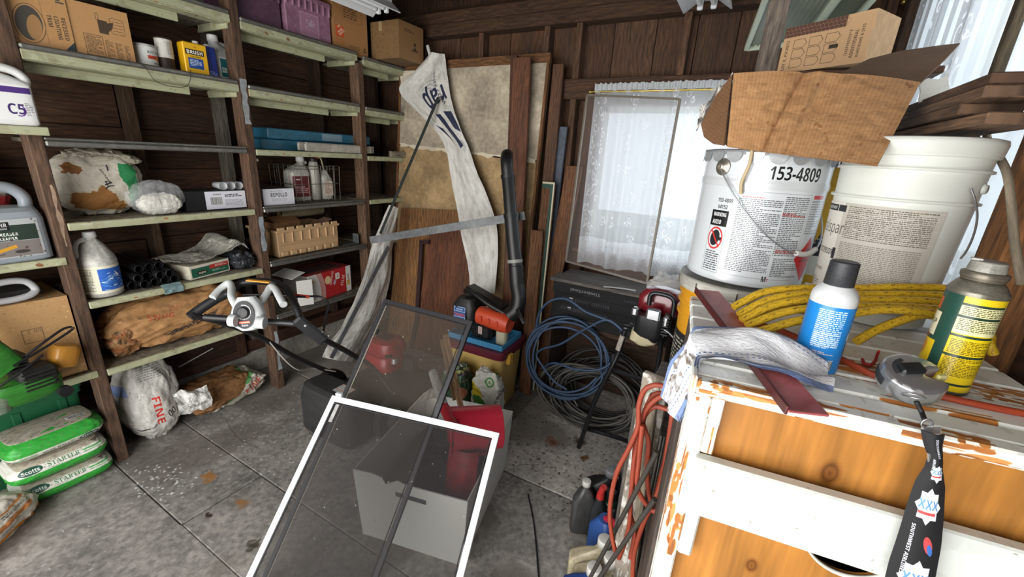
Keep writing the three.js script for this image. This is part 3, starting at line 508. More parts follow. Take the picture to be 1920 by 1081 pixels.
// --- middle bay, shelf y 0.855 ---
{
  const y = 0.8575;
  let t = shelfThing('bleach_bottle', 'white gallon bottle with a blue splash label beside black pipes', 'bottle', -2.62, y, -0.69, 0.25);
  part(t, 'body', loft([[0, 0.068, 0.068], [0.008, 0.0745, 0.0745], [0.12, 0.0745, 0.0745], [0.165, 0.0745, 0.0745], [0.185, 0.07, 0.07], [0.235, 0.045, 0.045], [0.262, 0.026, 0.026], [0.268, 0.021, 0.021], [0.285, 0.021, 0.021]], 44), mat('#dcdad2', { map: T.stain, roughness: 0.5 }));
  part(t, 'cap', lathe([[0, 0.304], [0.02, 0.304], [0.0235, 0.3], [0.0245, 0.276], [0, 0.276]], 26), white);
  part(t, 'handle', tube([[-0.02, 0.27, 0], [-0.05, 0.262, 0], [-0.066, 0.235, 0], [-0.066, 0.19, 0]], 0.011, 20, 10), mat('#dcdad2', { map: T.stain, roughness: 0.5 }));
  part(t, 'printed_label', wrap(0.0752, 0.0752, 0.02, 0.15, 3.4), print(paint(900, 400, (x, w, h) => {
    x.fillStyle = '#e2dfc9'; x.fillRect(0, 0, w, h); finePrint(x, 60, 40, 170, 330, 22, '#7d7a66', 3);
    x.fillStyle = '#2a63bd'; x.fillRect(300, 40, 470, 320); seed(3); for (let i = 0; i < 90; i++) { x.strokeStyle = ['#8fc0ee', '#5b9ae0', '#d6ebfa', '#1f4da0'][i % 4]; x.lineWidth = R(3, 9); const a = R(300, 740), b = R(110, 350); x.beginPath(); x.moveTo(a, b); x.quadraticCurveTo(a + 30, b + R(-14, 14), a + R(30, 80), b + R(-8, 8)); x.stroke(); }
    x.fillStyle = '#f2f6fa'; x.beginPath(); x.moveTo(520, 90); x.lineTo(600, 160); x.lineTo(555, 175); x.fill(); text(x, '25¢', 690, 80, 40, '#cfe2f6');
  })));
  const pm = mat('#1d1e20', { roughness: 0.38 });
  const ends = [[318, 497], [319, 509], [290, 512], [277, 517], [256, 522], [324, 521], [301, 528], [281, 533], [262, 537], [236, 520], [224, 500], [300, 485]];
  const L = [[0.000, 0.022], [0, 0]]; let k = 0;
  const rows = [[0, 9], [1, 7]]; // stacked in a pyramid against the bottle
  const spots = []; for (let i = 0; i < 5; i++) spots.push([-0.793 - i * 0.043, 0]); for (let i = 0; i < 4; i++) spots.push([-0.815 - i * 0.043, 1]); for (let i = 0; i < 3; i++) spots.push([-0.836 - i * 0.0435, 2]);
  seed(6);
  for (const [z, row] of spots) {
    const q = thing('black_pipe', 'short black plastic pipe stacked with others beside the white bottle', 'pipe', [-2.545 - R(0, 0.05) - row * 0.012, y + 0.0212 + row * 0.0375, z + R(-0.0006, 0.0006)], 0, 'black plastic pipes on the shelf');
    const g = lathe([[0.018, 0], [0.021, 0], [0.021, 0.34], [0.018, 0.34], [0.018, 0]], 22); g.rotateZ(Math.PI / 2);
    part(q, 'pipe', g, pm); q.rotation.y = R(-0.03, 0.06);
  }
  // green and white carton, newspaper over it, dark folded film
  t = shelfThing('carton', 'open green and white carton under crumpled newspaper', 'box', -2.585, y, -1.145, 0.25);
  carton(t, 'carton', 0.235, 0.075, 0.2, card('#cfc9b4'), { front: print(paint(900, 290, (x, w, h) => { x.fillStyle = '#ded9c6'; x.fillRect(0, 0, w, h); x.fillStyle = '#1f5f48'; x.fillRect(30, 60, 850, 200); x.fillStyle = '#b9372c'; x.fillRect(430, 50, 450, 90); finePrint(x, 560, 72, 280, 50, 24, '#efd9d0', 2); x.fillStyle = '#2a2a26'; x.beginPath(); x.ellipse(260, 175, 120, 50, 0, 0, 7); x.fill(); text(x, 'enjoo', 260, 176, 60, '#e9e4d4', { align: 'center' }); finePrint(x, 480, 170, 330, 60, 24, '#a9c9b8', 5); speckle(x, w, h, 120, ['rgba(180,170,150,0.5)'], 1, 7, 5); })) });
  const news = paint(700, 500, (x, w, h) => { x.fillStyle = '#b9b5a9'; x.fillRect(0, 0, w, h); for (let c = 0; c < 5; c++) finePrint(x, 20 + c * 136, 60, 115, 420, 10, 'rgba(70,70,70,0.6)', c + 1); text(x, 'GUIZARRA', 430, 34, 52, '#2c2c2c'); x.fillStyle = '#6d6a60'; x.fillRect(290, 260, 120, 90); speckle(x, w, h, 40, ['#e6e4dc', 'rgba(120,110,90,0.5)'], 3, 22, 4); });
  t = shelfThing('newspaper', 'crumpled old newspaper spread over the green carton', 'newspaper', -2.69, y + 0.078, -1.15, 0.2);
  part(t, 'pages', sheet((u, v) => { const x = (u - 0.5) * 0.42, z = (v - 0.5) * 0.26, n = fbm(u * 5, v * 5, 3, 4); return V(x, 0.006 + n * 0.05 + smooth(0.62, 0.95, u) * 0.09 * (1 - v * 0.4) - smooth(0.9, 1, u) * 0.05, z); }, 44, 30), print(news, { roughness: 0.9, bumpMap: T.crease, bumpScale: 0.008 }));
  t = shelfThing('plastic_sheeting', 'folded black plastic sheeting beside the newspaper', 'sheeting', -2.63, y, -1.325, 0.05);
  part(t, 'folds', sack(0.12, 0.1, 0.18, 22, { wrinkle: 0.018, freq: 7, lump: 0.3, nu: 56, nv: 30 }), mat('#33353a', { roughness: 0.35, bumpMap: T.crease, bumpScale: 0.01 }));
  t = shelfThing('blue_rag', 'small pale blue rag hanging under black pipes over shelf edge', 'rag', -2.52, y - 0.035, -0.93);
  part(t, 'cloth', sheet((u, v) => V((u - 0.5) * 0.085, v * 0.045 + 0.0, -smooth(0.6, 1, v) * 0.03 + fbm(u * 5, v * 4, 2, 2) * 0.012), 16, 12), mat('#7d9a9c', { roughness: 0.95, bumpMap: T.rough, bumpScale: 0.003 }));
}
// --- middle bay, shelf y 0.51: brown paper sack lying on its side ---
{
  const t = shelfThing('paper_sack', 'dusty brown paper sack with faded red lettering lying on low shelf', 'sack', -2.70, 0.5125, -0.985);
  part(t, 'sack', sack(0.68, 0.27, 0.3, 14, { proj: 'xy', e1: 0.75, e2: 0.6, pinch: 0.55, wrinkle: 0.02, freq: 4.5, lump: 0.28, nu: 96, nv: 44 }), bagMat(paint(1200, 560, (x, w, h) => {
    x.fillStyle = '#a87c4e'; x.fillRect(0, 0, w, h); speckle(x, w, h, 500, ['rgba(70,48,28,0.12)', 'rgba(210,170,120,0.14)'], 3, 30, 3); text(x, 'SNUG', 300, 190, 76, 'rgba(170,70,44,0.75)', { rot: 0.12 }); text(x, 'LUS', 480, 150, 60, 'rgba(170,80,54,0.4)', { rot: 0.1 });
    seed(9); for (let i = 0; i < 160; i++) { x.fillStyle = 'rgba(48,38,30,0.7)'; const q = rnd(); x.beginPath(); x.ellipse(420 + q * 400 + R(-30, 30), 430 - q * 130 + R(-26, 26), R(3, 22), R(2, 9), R(-1, 0), 0, 7); x.fill(); } speckle(x, w, h, 80, ['rgba(60,50,42,0.6)'], 1, 8, 8);
  })));
  part(t, 'folded_end', sack(0.16, 0.2, 0.3, 17, { proj: 'xy', e1: 0.8, e2: 0.7, wrinkle: 0.012, freq: 4, lump: 0.35, nu: 52, nv: 36 }), bagMat(paint(256, 256, (x, w, h) => { x.fillStyle = '#93693f'; x.fillRect(0, 0, w, h); speckle(x, w, h, 200, ['rgba(50,36,24,0.3)', 'rgba(200,180,150,0.35)', 'rgba(170,80,44,0.3)'], 2, 18, 3); })), [-0.26, 0, 0.0]);
}
// --- left bay ---
{
  let t = shelfThing('cleaner_bottle', 'white bottle with purple C5 lettering on the pale shelf', 'bottle', -2.492, 1.6075, -0.5);
  jug(t, 0.19, 0.062, 0.21, white, plastic('#2a2a2e'), { nx: -0.06, e: 0.3, label: paint(512, 300, (x, w, h) => { x.fillStyle = '#e4e6e4'; x.fillRect(0, 0, w, h); x.fillStyle = '#4a2c78'; x.fillRect(0, 20, w, 50); x.strokeStyle = '#6a3f9a'; x.lineWidth = 10; x.beginPath(); x.arc(390, 215, 46, -1, 2); x.stroke(); text(x, 'C5', 300, 205, 120, '#3d2a66', { bold: true }); finePrint(x, 440, 150, 60, 110, 14, '#8f9096', 2); }), l0: 0.08, l1: 0.68 });
  t = shelfThing('degreaser_jug', 'grey jug labelled DEGREASER & CLEANER beside the shelf post', 'jug', -2.61, 1.0755, -0.412, 0.05);
  const gj = plastic('#8f979e', { roughness: 0.35 });
  part(t, 'body', loft([[0, 0.125, 0.075, 0.3], [0.008, 0.135, 0.082, 0.3], [0.17, 0.135, 0.082, 0.3], [0.2, 0.128, 0.078, 0.35], [0.215, 0.122, 0.06, 0.4]], 48), gj);
  part(t, 'handle', tube([[0.105, 0.19, 0], [0.108, 0.25, 0], [0.075, 0.288, 0], [-0.02, 0.29, 0], [-0.085, 0.27, 0], [-0.1, 0.2, 0]], 0.022, 40, 12), gj);
  part(t, 'cap', cyl(0.028, 0.028, 0.035, 24, -0.085, 0.3, 0), black);
  part(t, 'printed_label', frontPatch(0.135, 0.082, 0.3, 0.022, 0.175, 0.8), print(paint(800, 470, (x, w, h) => {
    x.fillStyle = '#aeb2b2'; x.fillRect(0, 0, w, h); x.fillStyle = '#24362b'; x.fillRect(30, 70, 740, 190); x.fillStyle = '#0f1012'; x.fillRect(300, 30, 200, 100); text(x, 'BEHR', 400, 68, 60, '#d6d6d6', { align: 'center' }); text(x, 'PREMIUM', 400, 112, 30, '#bfbfbf', { align: 'center' });
    text(x, 'DEGREASER', 420, 182, 52, '#dfe6df', { align: 'center' }); text(x, '& CLEANER', 420, 234, 48, '#dfe6df', { align: 'center' }); x.fillStyle = '#7e7672'; x.fillRect(30, 265, 740, 190); x.fillStyle = '#cf9a2a'; x.save(); x.translate(410, 360); x.rotate(-0.25); x.fillRect(-150, -22, 260, 40); x.restore(); x.fillStyle = '#3c3836'; x.beginPath(); x.ellipse(560, 400, 80, 22, 0, 0, 7); x.fill(); speckle(x, w, h, 30, ['rgba(60,40,36,0.6)'], 4, 20, 2);
  })));
  t = shelfThing('seed_bag', 'crumpled red and cream bag behind the grey jug', 'bag', -2.82, 1.0755, -0.34, 0.1);
  part(t, 'sack', sack(0.36, 0.42, 0.14, 31, { proj: 'xy', e1: 0.6, wrinkle: 0.02, freq: 6, nu: 56, nv: 36 }), bagMat(paint(400, 400, (x, w, h) => { x.fillStyle = '#6d665c'; x.fillRect(0, 0, w, h); x.fillStyle = '#a2282c'; x.fillRect(0, 60, w, 40); x.fillRect(0, 180, w, 70); x.fillStyle = '#c7c1ae'; x.fillRect(0, 110, w, 60); x.fillStyle = '#3a4650'; x.fillRect(0, 0, w, 50); speckle(x, w, h, 60, ['rgba(40,36,32,0.4)'], 3, 20, 4); })));
  // cardboard carton on the low shelf
  t = shelfThing('cardboard_box', 'large tan cardboard carton with black handling symbols on low shelf', 'box', -2.565, 0.5225, -0.36);
  carton(t, 'carton', 0.385, 0.375, 0.33, card('#b8905f'), { front: print(paint(1100, 940, (x, w, h) => {
    x.fillStyle = '#bc9463'; x.fillRect(0, 0, w, h); speckle(x, w, h, 500, ['rgba(110,80,46,0.12)', 'rgba(240,200,150,0.12)'], 2, 16, 4); speckle(x, w, h, 16, ['rgba(60,44,30,0.8)'], 3, 10, 5);
    x.strokeStyle = '#4d3c28'; x.lineWidth = 5; x.strokeRect(640, 300, 170, 150); text(x, 'C. NO.', 690, 330, 44, '#4d3c28', { rot: -0.05, bold: false }); x.strokeRect(150, 680, 320, 110); text(x, '5 PCS', 220, 735, 60, '#4d3c28', { bold: false }); text(x, 'MADE IN TAIWAN', 600, 860, 34, '#4d3c28', { bold: false });
    for (let i = 0; i < 4; i++) { x.fillStyle = '#3a2f22'; x.fillRect(150 + i * 105, 825, 92, 86); x.strokeStyle = '#bc9463'; x.lineWidth = 7; x.beginPath(); const a = 196 + i * 105; if (i === 1) { x.arc(a, 872, 24, Math.PI, 0); x.lineTo(a, 872); x.lineTo(a, 898); } else if (i === 2) { x.moveTo(a - 18, 900); x.lineTo(a - 18, 840); x.moveTo(a + 18, 900); x.lineTo(a + 18, 840); } else { x.moveTo(a, 838); x.lineTo(a - 22, 870); x.lineTo(a + 22, 870); x.closePath(); x.moveTo(a, 870); x.lineTo(a, 900); } x.stroke(); }
    seed(4); for (let i = 0; i < 14; i++) { x.fillStyle = 'rgba(225,190,140,0.7)'; x.beginPath(); x.ellipse(R(960, 1080), R(80, 880), R(8, 20), R(4, 8), 0.2, 0, 7); x.fill(); }
  })) });
  // white handled case on the carton
  t = shelfThing('case_handle', 'white oval plastic handle loop lying on the tan carton', 'handle', -2.6, 0.904, -0.40, 0.1);
  part(t, 'loop', tube([[-0.075, 0.03, 0], [-0.055, 0.072, 0], [0, 0.085, 0], [0.055, 0.072, 0], [0.075, 0.03, 0], [0.05, 0.0135, 0.01], [-0.05, 0.0135, 0.01]], 0.0135, 60, 12, true), plastic('#c3c4c6'));
  part(t, 'case', move(cbox(0.26, 0.03, 0.2, 0.01), -0.02, 0.015, -0.13), mat('#3c3a36', { roughness: 0.8 }));
}
// --- left bay floor: fertiliser bags, tote, tarp ---
{
  const front = (flip) => paint(900, 320, (x, w, h) => {
    if (flip) { x.translate(w, h); x.rotate(Math.PI); }
    x.fillStyle = '#d6d6cc'; x.fillRect(0, 0, w, h); x.fillStyle = '#a7a08f'; x.fillRect(0, 0, w, 60); x.fillStyle = '#2f9a36'; x.fillRect(0, 138, w, 182);
    x.fillStyle = '#1e4a3c'; x.beginPath(); x.ellipse(190, 92, 100, 40, -0.06, 0, 7); x.fill(); text(x, 'Scotts', 190, 92, 50, '#e6ece4', { align: 'center', font: 'serif' }); text(x, 'STARTER', 330, 88, 60, '#4a7a54', { font: 'serif' }); finePrint(x, 340, 120, 180, 12, 14, '#8aa08a', 2); x.fillStyle = '#4aa354'; x.fillRect(640, 78, 190, 14); x.fillRect(640, 104, 190, 8);
    speckle(x, w, h, 260, ['rgba(120,110,92,0.28)', 'rgba(80,74,62,0.2)'], 2, 16, 3);
  });
  const topT = paint(300, 300, (x, w, h) => { x.fillStyle = '#a39c8c'; x.fillRect(0, 0, w, h); speckle(x, w, h, 300, ['rgba(80,72,60,0.2)', 'rgba(200,196,184,0.25)'], 2, 14, 7); barcode(x, 210, 190, 60, 40, 3); });
  [['lowest', 0, 0.02, false], ['middle', 0.108, 0.0, false], ['topmost', 0.216, 0.03, true]].forEach(([which, y, dz, flip], i) => {
    const t = shelfThing('lawn_food_bag', which + ' green and white STARTER bag of the stack of three', 'bag', -2.58 + (i === 1 ? 0.01 : 0), y, -0.372 - dz * 0.3, (i - 1) * 0.04, 'stacked starter bags');
    part(t, 'sack', sack(0.33, 0.104, 0.23, 40 + i, { e1: 0.4, e2: 0.42, pinch: 0.75, wrinkle: 0.004, freq: 7, lump: 0.02, proj: 'xy', nu: 72, nv: 30 }), bagMat(front(flip), { roughness: 0.45, bumpScale: 0.003 }));
    part(t, 'top_panel', sack(0.28, 0.014, 0.18, 50 + i, { e1: 0.35, e2: 0.4, wrinkle: 0.001, lump: 0.02, nu: 40, nv: 12 }), bagMat(topT, { roughness: 0.5, bumpScale: 0.002 }), [0, 0.0915, -0.01]);
  });
  let t = shelfThing('soil_bag', 'white bag with orange band leaning before the starter bags', 'bag', -2.385, 0, -0.075, 0.75);
  part(t, 'sack', sack(0.4, 0.15, 0.24, 61, { e1: 0.5, pinch: 0.9, wrinkle: 0.012, freq: 5, proj: 'xy', nu: 72, nv: 30 }), bagMat(paint(800, 330, (x, w, h) => { x.fillStyle = '#cfcabd'; x.fillRect(0, 0, w, h); x.fillStyle = '#d9801f'; x.fillRect(0, 215, w, 62); x.fillStyle = '#c8824a'; x.fillRect(0, 60, w, 12); x.fillRect(300, 120, 360, 26); finePrint(x, 420, 85, 240, 30, 12, '#6b6458', 2); x.fillStyle = '#a34a44'; x.beginPath(); x.ellipse(300, 45, 80, 24, 0, 0, 7); x.stroke(); speckle(x, w, h, 200, ['rgba(110,100,84,0.25)'], 2, 16, 4); })));
  // green tote behind
  t = shelfThing('storage_tote', 'dark green plastic tote behind stacked starter bags', 'tote', -2.79, 0, -0.32);
  const gm = plastic('#1f5a3a', { roughness: 0.38 });
  part(t, 'body', loft([[0, 0.2, 0.06, 0.2], [0.01, 0.205, 0.065, 0.2], [0.36, 0.215, 0.072, 0.2], [0.36, 0.225, 0.078, 0.2], [0.385, 0.225, 0.078, 0.2]], 40), gm);
  part(t, 'lid', loft([[0.386, 0.23, 0.082, 0.2], [0.41, 0.23, 0.082, 0.2], [0.42, 0.21, 0.07, 0.25], [0.43, 0.2, 0.065, 0.25]], 40), gm);
  for (const x of [-0.15, 0, 0.15]) part(t, 'rib', move(cbox(0.03, 0.33, 0.012, 0.003), x, 0.19, 0.07), gm);
  t = shelfThing('green_tarp', 'crumpled dark green tarp on the floor beside starter bags', 'tarp', -2.74, 0, 0.07);
  part(t, 'folds', sack(0.26, 0.4, 0.22, 71, { e1: 0.9, e2: 0.9, pinch: 0.1, wrinkle: 0.03, freq: 5, lump: 0.4, nu: 52, nv: 36 }), mat('#2c4a3c', { roughness: 0.4, bumpMap: T.crease, bumpScale: 0.01 }));
}
// --- string trimmer engine hanging in front of the tan carton ---
{
  const t = shelfThing('string_trimmer', 'green petrol trimmer engine with orange fuel tank resting before tan carton', 'trimmer', -2.468, 0.5005, -0.33, 0.15); t.scale.setScalar(1.1);
  const g = mat('#37862f', { map: T.stain, roughness: 0.45 }), dk = mat('#22221f', { map: T.stain, roughness: 0.6 });
  part(t, 'shroud', loft([[0, 0.07, 0.05, 0.5, 0, 0], [0.02, 0.1, 0.07, 0.5], [0.07, 0.105, 0.075, 0.45, -0.005], [0.09, 0.09, 0.07, 0.5]], 36), g, [0, 0.02, 0]);
  part(t, 'muffler_cover', join(move(cbox(0.105, 0.09, 0.1, 0.012), 0.035, 0.1, 0.02), [0, 1, 2, 3, 4].map((i) => move(cbox(0.09, 0.006, 0.01, 0.002), 0.03, 0.075 + i * 0.015, 0.075))), dk);
  part(t, 'cylinder_fins', join([0, 1, 2, 3, 4].map((i) => move(cbox(0.1, 0.006, 0.09, 0.001), -0.02, 0.15 + i * 0.012, -0.01))), dk);
  part(t, 'fuel_tank', (() => { const q = loft([[0, 0.035, 0.034, 0.6], [0.01, 0.042, 0.04, 0.6], [0.07, 0.042, 0.04, 0.6], [0.085, 0.034, 0.032, 0.7]], 32); q.rotateZ(-0.35); return q; })(), mat('#a8752c', { roughness: 0.3 }), [0.12, 0.1, 0.0]);
  part(t, 'tank_cap', cyl(0.022, 0.022, 0.02, 20), black, [0.08, 0.03, 0.085], [1.57, 0, 0]);
  part(t, 'starter_cover', loft([[0, 0.05, 0.02, 0.6], [0.09, 0.055, 0.03, 0.6], [0.14, 0.035, 0.02, 0.7]], 28), g, [-0.02, 0.16, 0.02], [0, 0, 0.5]);
  part(t, 'grey_housing', loft([[0, 0.05, 0.05, 0.6], [0.05, 0.06, 0.055, 0.6], [0.09, 0.04, 0.04, 0.7]], 28), mat('#8a9a84', { map: T.stain, roughness: 0.5 }), [-0.1, 0.02, 0.02]);
  part(t, 'shaft', tube([[-0.03, 0.24, 0], [-0.09, 0.42, -0.01], [-0.13, 0.6, -0.02]], 0.026, 12, 14), dk);
  part(t, 'throttle_cable', tube([[0.02, 0.2, 0.05], [0.08, 0.235, 0.05], [0.15, 0.262, 0.04], [0.17, 0.255, 0.04], [0.1, 0.22, 0.045], [-0.02, 0.18, 0.06]], 0.0045, 40, 6), black);
  part(t, 'throttle_cable', tube([[0.06, 0.19, 0.06], [0, 0.16, 0.07], [-0.06, 0.13, 0.07], [-0.1, 0.11, 0.06]], 0.004, 24, 6), black);
}
// --- floor of the middle bay ---
{
  let t = shelfThing('paper_sack', 'torn brown paper sack with white end lettered FINE on floor', 'sack', -2.69, 0, -1.13, 0.1);
  part(t, 'sack', sack(0.46, 0.17, 0.32, 83, { proj: 'xy', e1: 0.7, pinch: 0.7, wrinkle: 0.02, freq: 5, lump: 0.3, nu: 84, nv: 36 }), bagMat(paint(1000, 420, (x, w, h) => {
    x.fillStyle = '#7d5733'; x.fillRect(0, 0, w, h); speckle(x, w, h, 400, ['rgba(50,34,20,0.16)', 'rgba(190,140,90,0.14)'], 3, 26, 3);
    x.fillStyle = '#cfcabb'; x.beginPath(); x.moveTo(140, 420); x.lineTo(180, 360); x.lineTo(330, 330); x.lineTo(440, 250); x.lineTo(600, 190); x.lineTo(700, 120); x.lineTo(820, 70); x.lineTo(1000, 60); x.lineTo(1000, 420); x.fill();
    x.fillStyle = '#5c9a5a'; x.beginPath(); x.moveTo(640, 160); x.lineTo(700, 90); x.lineTo(800, 40); x.lineTo(830, 70); x.lineTo(700, 140); x.fill(); x.beginPath(); x.moveTo(380, 290); x.lineTo(440, 240); x.lineTo(480, 250); x.lineTo(420, 300); x.fill();
    text(x, 'FINE', 620, 260, 120, '#c9543c', { rot: -0.3 }); seed(5); for (let i = 0; i < 70; i++) { x.fillStyle = 'rgba(60,46,34,0.6)'; x.beginPath(); x.ellipse(R(150, 1000), R(200, 400), R(2, 16), R(1, 6), R(-1, 1), 0, 7); x.fill(); }
  })));
  t = shelfThing('plastic_sack', 'crumpled white sack with red FINE lettering slumped against shelf post', 'sack', -2.645, 0, -0.778, -0.05);
  const wc = paint(800, 800, (x, w, h) => { x.fillStyle = '#c4c1ba'; x.fillRect(0, 0, w, h); speckle(x, w, h, 400, ['rgba(120,112,100,0.16)', 'rgba(240,240,238,0.2)'], 3, 26, 6); text(x, 'FINE', 410, 330, 130, '#c8352c', { rot: 1.57 }); x.fillStyle = '#c8352c'; x.fillRect(500, 330, 10, 10); text(x, '00', 510, 560, 100, '#55504a', { rot: -0.3 }); finePrint(x, 300, 60, 300, 130, 18, 'rgba(90,90,90,0.5)', 3); x.fillStyle = '#8f9fd0'; x.fillRect(20, 200, 120, 90); speckle(x, w, h, 100, ['rgba(90,80,66,0.5)'], 1, 8, 8); });
  part(t, 'sack', sack(0.27, 0.43, 0.26, 91, { proj: 'xy', e1: 0.9, e2: 0.8, e3: 0.8, pinch: 0.15, wrinkle: 0.011, freq: 3.2, lump: 0.3, nu: 84, nv: 52, bend: (p) => { p.z -= p.y * 0.18; } }), bagMat(wc, { roughness: 0.5 }));
  part(t, 'torn_flap', sheet((u, v) => V(0.06 + u * 0.16, 0.24 - v * 0.13 + fbm(u * 4, v * 4, 2, 3) * 0.05 - u * 0.02, 0.1 + Math.sin(v * 2.6) * 0.05 + fbm(u * 6, v * 5, 8, 3) * 0.03), 26, 22), bagMat(paint(128, 128, (x, w, h) => { x.fillStyle = '#d9d8d4'; x.fillRect(0, 0, w, h); speckle(x, w, h, 80, ['rgba(110,104,92,0.3)'], 1, 7, 4); }), { roughness: 0.5 }));
  t = shelfThing('cabinet_door', 'old dark framed wooden panel door standing on the curb', 'door panel', -2.86, 0.161, -1.15);
  const dw = wood('#5c3a28'), dw2 = wood('#4a2e20');
  part(t, 'panel', move(cbox(0.46, 0.3, 0.012, 0.002, 'x'), 0, 0.15, -0.012), dw2);
  part(t, 'stile', move(cbox(0.06, 0.3, 0.022, 0.003, 'y'), -0.225, 0.15, -0.004), dw); part(t, 'stile', move(cbox(0.06, 0.3, 0.022, 0.003, 'y'), 0.225, 0.15, -0.004), dw);
  part(t, 'rail', move(cbox(0.39, 0.055, 0.022, 0.003, 'x'), 0, 0.028, -0.004), dw); part(t, 'rail', move(cbox(0.39, 0.055, 0.022, 0.003, 'x'), 0, 0.272, -0.004), dw);
  part(t, 'pale_rod', tube([[-0.15, 0.085, 0.006], [0.05, 0.135, 0.006]], 0.003, 2, 8), white);
}
// --- right bay, y 2.2: pink crates and cartons ---
function ribCrate(t, w, h, d, m) { // straight-sided stacking crate with fluted rim
  part(t, 'body', join(move(cbox(w * 0.94, h - 0.03, 0.008, 0.002), 0, (h - 0.03) / 2, -0.012), move(cbox(w * 0.94, h - 0.03, 0.008, 0.002), 0, (h - 0.03) / 2, -d + 0.012), move(cbox(0.008, h - 0.03, d - 0.02, 0.002), -w * 0.466, (h - 0.03) / 2, -d / 2), move(cbox(0.008, h - 0.03, d - 0.02, 0.002), w * 0.466, (h - 0.03) / 2, -d / 2), move(cbox(w * 0.94, 0.008, d - 0.02, 0.002), 0, 0.004, -d / 2)), m);
  part(t, 'rim', join(move(cbox(w, 0.03, 0.02, 0.004), 0, h - 0.018, -0.008), move(cbox(w, 0.03, 0.02, 0.004), 0, h - 0.018, -d + 0.008), move(cbox(0.02, 0.03, d, 0.004), -w / 2 + 0.01, h - 0.018, -d / 2), move(cbox(0.02, 0.03, d, 0.004), w / 2 - 0.01, h - 0.018, -d / 2)), m);
  const n = Math.round(w / 0.045); for (let i = 0; i <= n; i++) part(t, 'rib', move(cbox(0.012, h * 0.26, 0.014, 0.003), lerp(-w * 0.45, w * 0.45, i / n), h * 0.82, -0.004), m);
}
{
  const pk = dusty('#b08099', { roughness: 0.5 }), pk2 = dusty('#6d4c62', { roughness: 0.5 });
  let t = shelfThing('stacking_crate', 'dusty pink plastic crate with stamped emblem on highest shelf', 'crate', -2.56, 2.2, -1.9); ribCrate(t, 0.32, 0.26, 0.34, pk);
  part(t, 'stamped_emblem', move(new THREE.PlaneGeometry(0.14, 0.13), 0.0, 0.1, -0.0065), print(paint(256, 240, (x, w, h) => { x.fillStyle = '#a67890'; x.fillRect(0, 0, w, h); x.strokeStyle = '#c9b3bd'; x.lineWidth = 4; x.strokeRect(20, 10, 216, 216); seed(2); for (let i = 0; i < 120; i++) { x.fillStyle = rnd() < 0.5 ? '#d8cdd2' : '#7d6470'; const a = rnd() * 7, r = rnd() * 70; x.fillRect(128 + Math.cos(a) * r, 105 + Math.sin(a) * r, R(3, 12), R(2, 7)); } })));
  t = shelfThing('stacking_crate', 'dark plum plastic crate beside the pink crate', 'crate', -2.58, 2.2, -1.6); ribCrate(t, 0.27, 0.24, 0.34, pk2);
  t = shelfThing('cardboard_box', 'tall brown moving carton with orange square logo on the top shelf', 'box', -2.56, 2.2, -2.21);
  carton(t, 'carton', 0.28, 0.36, 0.34, card('#a97b4c'), { front: print(paint(560, 720, (x, w, h) => { x.fillStyle = '#ad7f50'; x.fillRect(0, 0, w, h); speckle(x, w, h, 200, ['rgba(90,60,30,0.12)'], 2, 12, 3); x.strokeStyle = '#5d4630'; x.lineWidth = 3; x.strokeRect(150, 60, 300, 260); finePrint(x, 170, 80, 220, 220, 28, '#5d4630', 3); x.fillStyle = '#d0572a'; x.fillRect(30, 410, 130, 130); text(x, 'THE', 60, 440, 30, '#f0d8c4', { rot: -0.7 }); text(x, 'HOME', 60, 500, 34, '#f0d8c4', { rot: -0.7 }); text(x, 'DEPOT', 85, 520, 34, '#f0d8c4', { rot: -0.7 }); finePrint(x, 30, 570, 130, 50, 16, '#c0602f', 5); finePrint(x, 240, 600, 180, 50, 16, '#6d5236', 6); x.strokeStyle = '#3c3226'; x.lineWidth = 12; x.beginPath(); x.moveTo(480, 640); x.lineTo(505, 590); x.lineTo(530, 640); x.closePath(); x.stroke(); })) });
  t = thing('cardboard_box', 'plain brown taped carton in the corner above the leaning sheets', 'box', [-2.445, 2.2125, -2.4]);
  carton(t, 'carton', 0.27, 0.235, 0.25, card('#80623f'), { front: print(paint(400, 350, (x, w, h) => { x.fillStyle = '#7d603e'; x.fillRect(0, 0, w, h); speckle(x, w, h, 200, ['rgba(60,44,26,0.14)'], 2, 14, 5); x.fillStyle = '#a08a66'; x.fillRect(120, 0, 46, 90); })), right: print(paint(400, 350, (x, w, h) => { x.fillStyle = '#94714a'; x.fillRect(0, 0, w, h); x.fillStyle = '#3c2f20'; finePrint(x, 90, 60, 160, 40, 16, '#4a3a28', 2); x.beginPath(); x.moveTo(230, 170); x.lineTo(280, 170); x.lineTo(260, 210); x.lineTo(300, 250); x.lineTo(210, 250); x.lineTo(250, 210); x.fill(); x.fillRect(190, 240, 120, 10); })) });
}
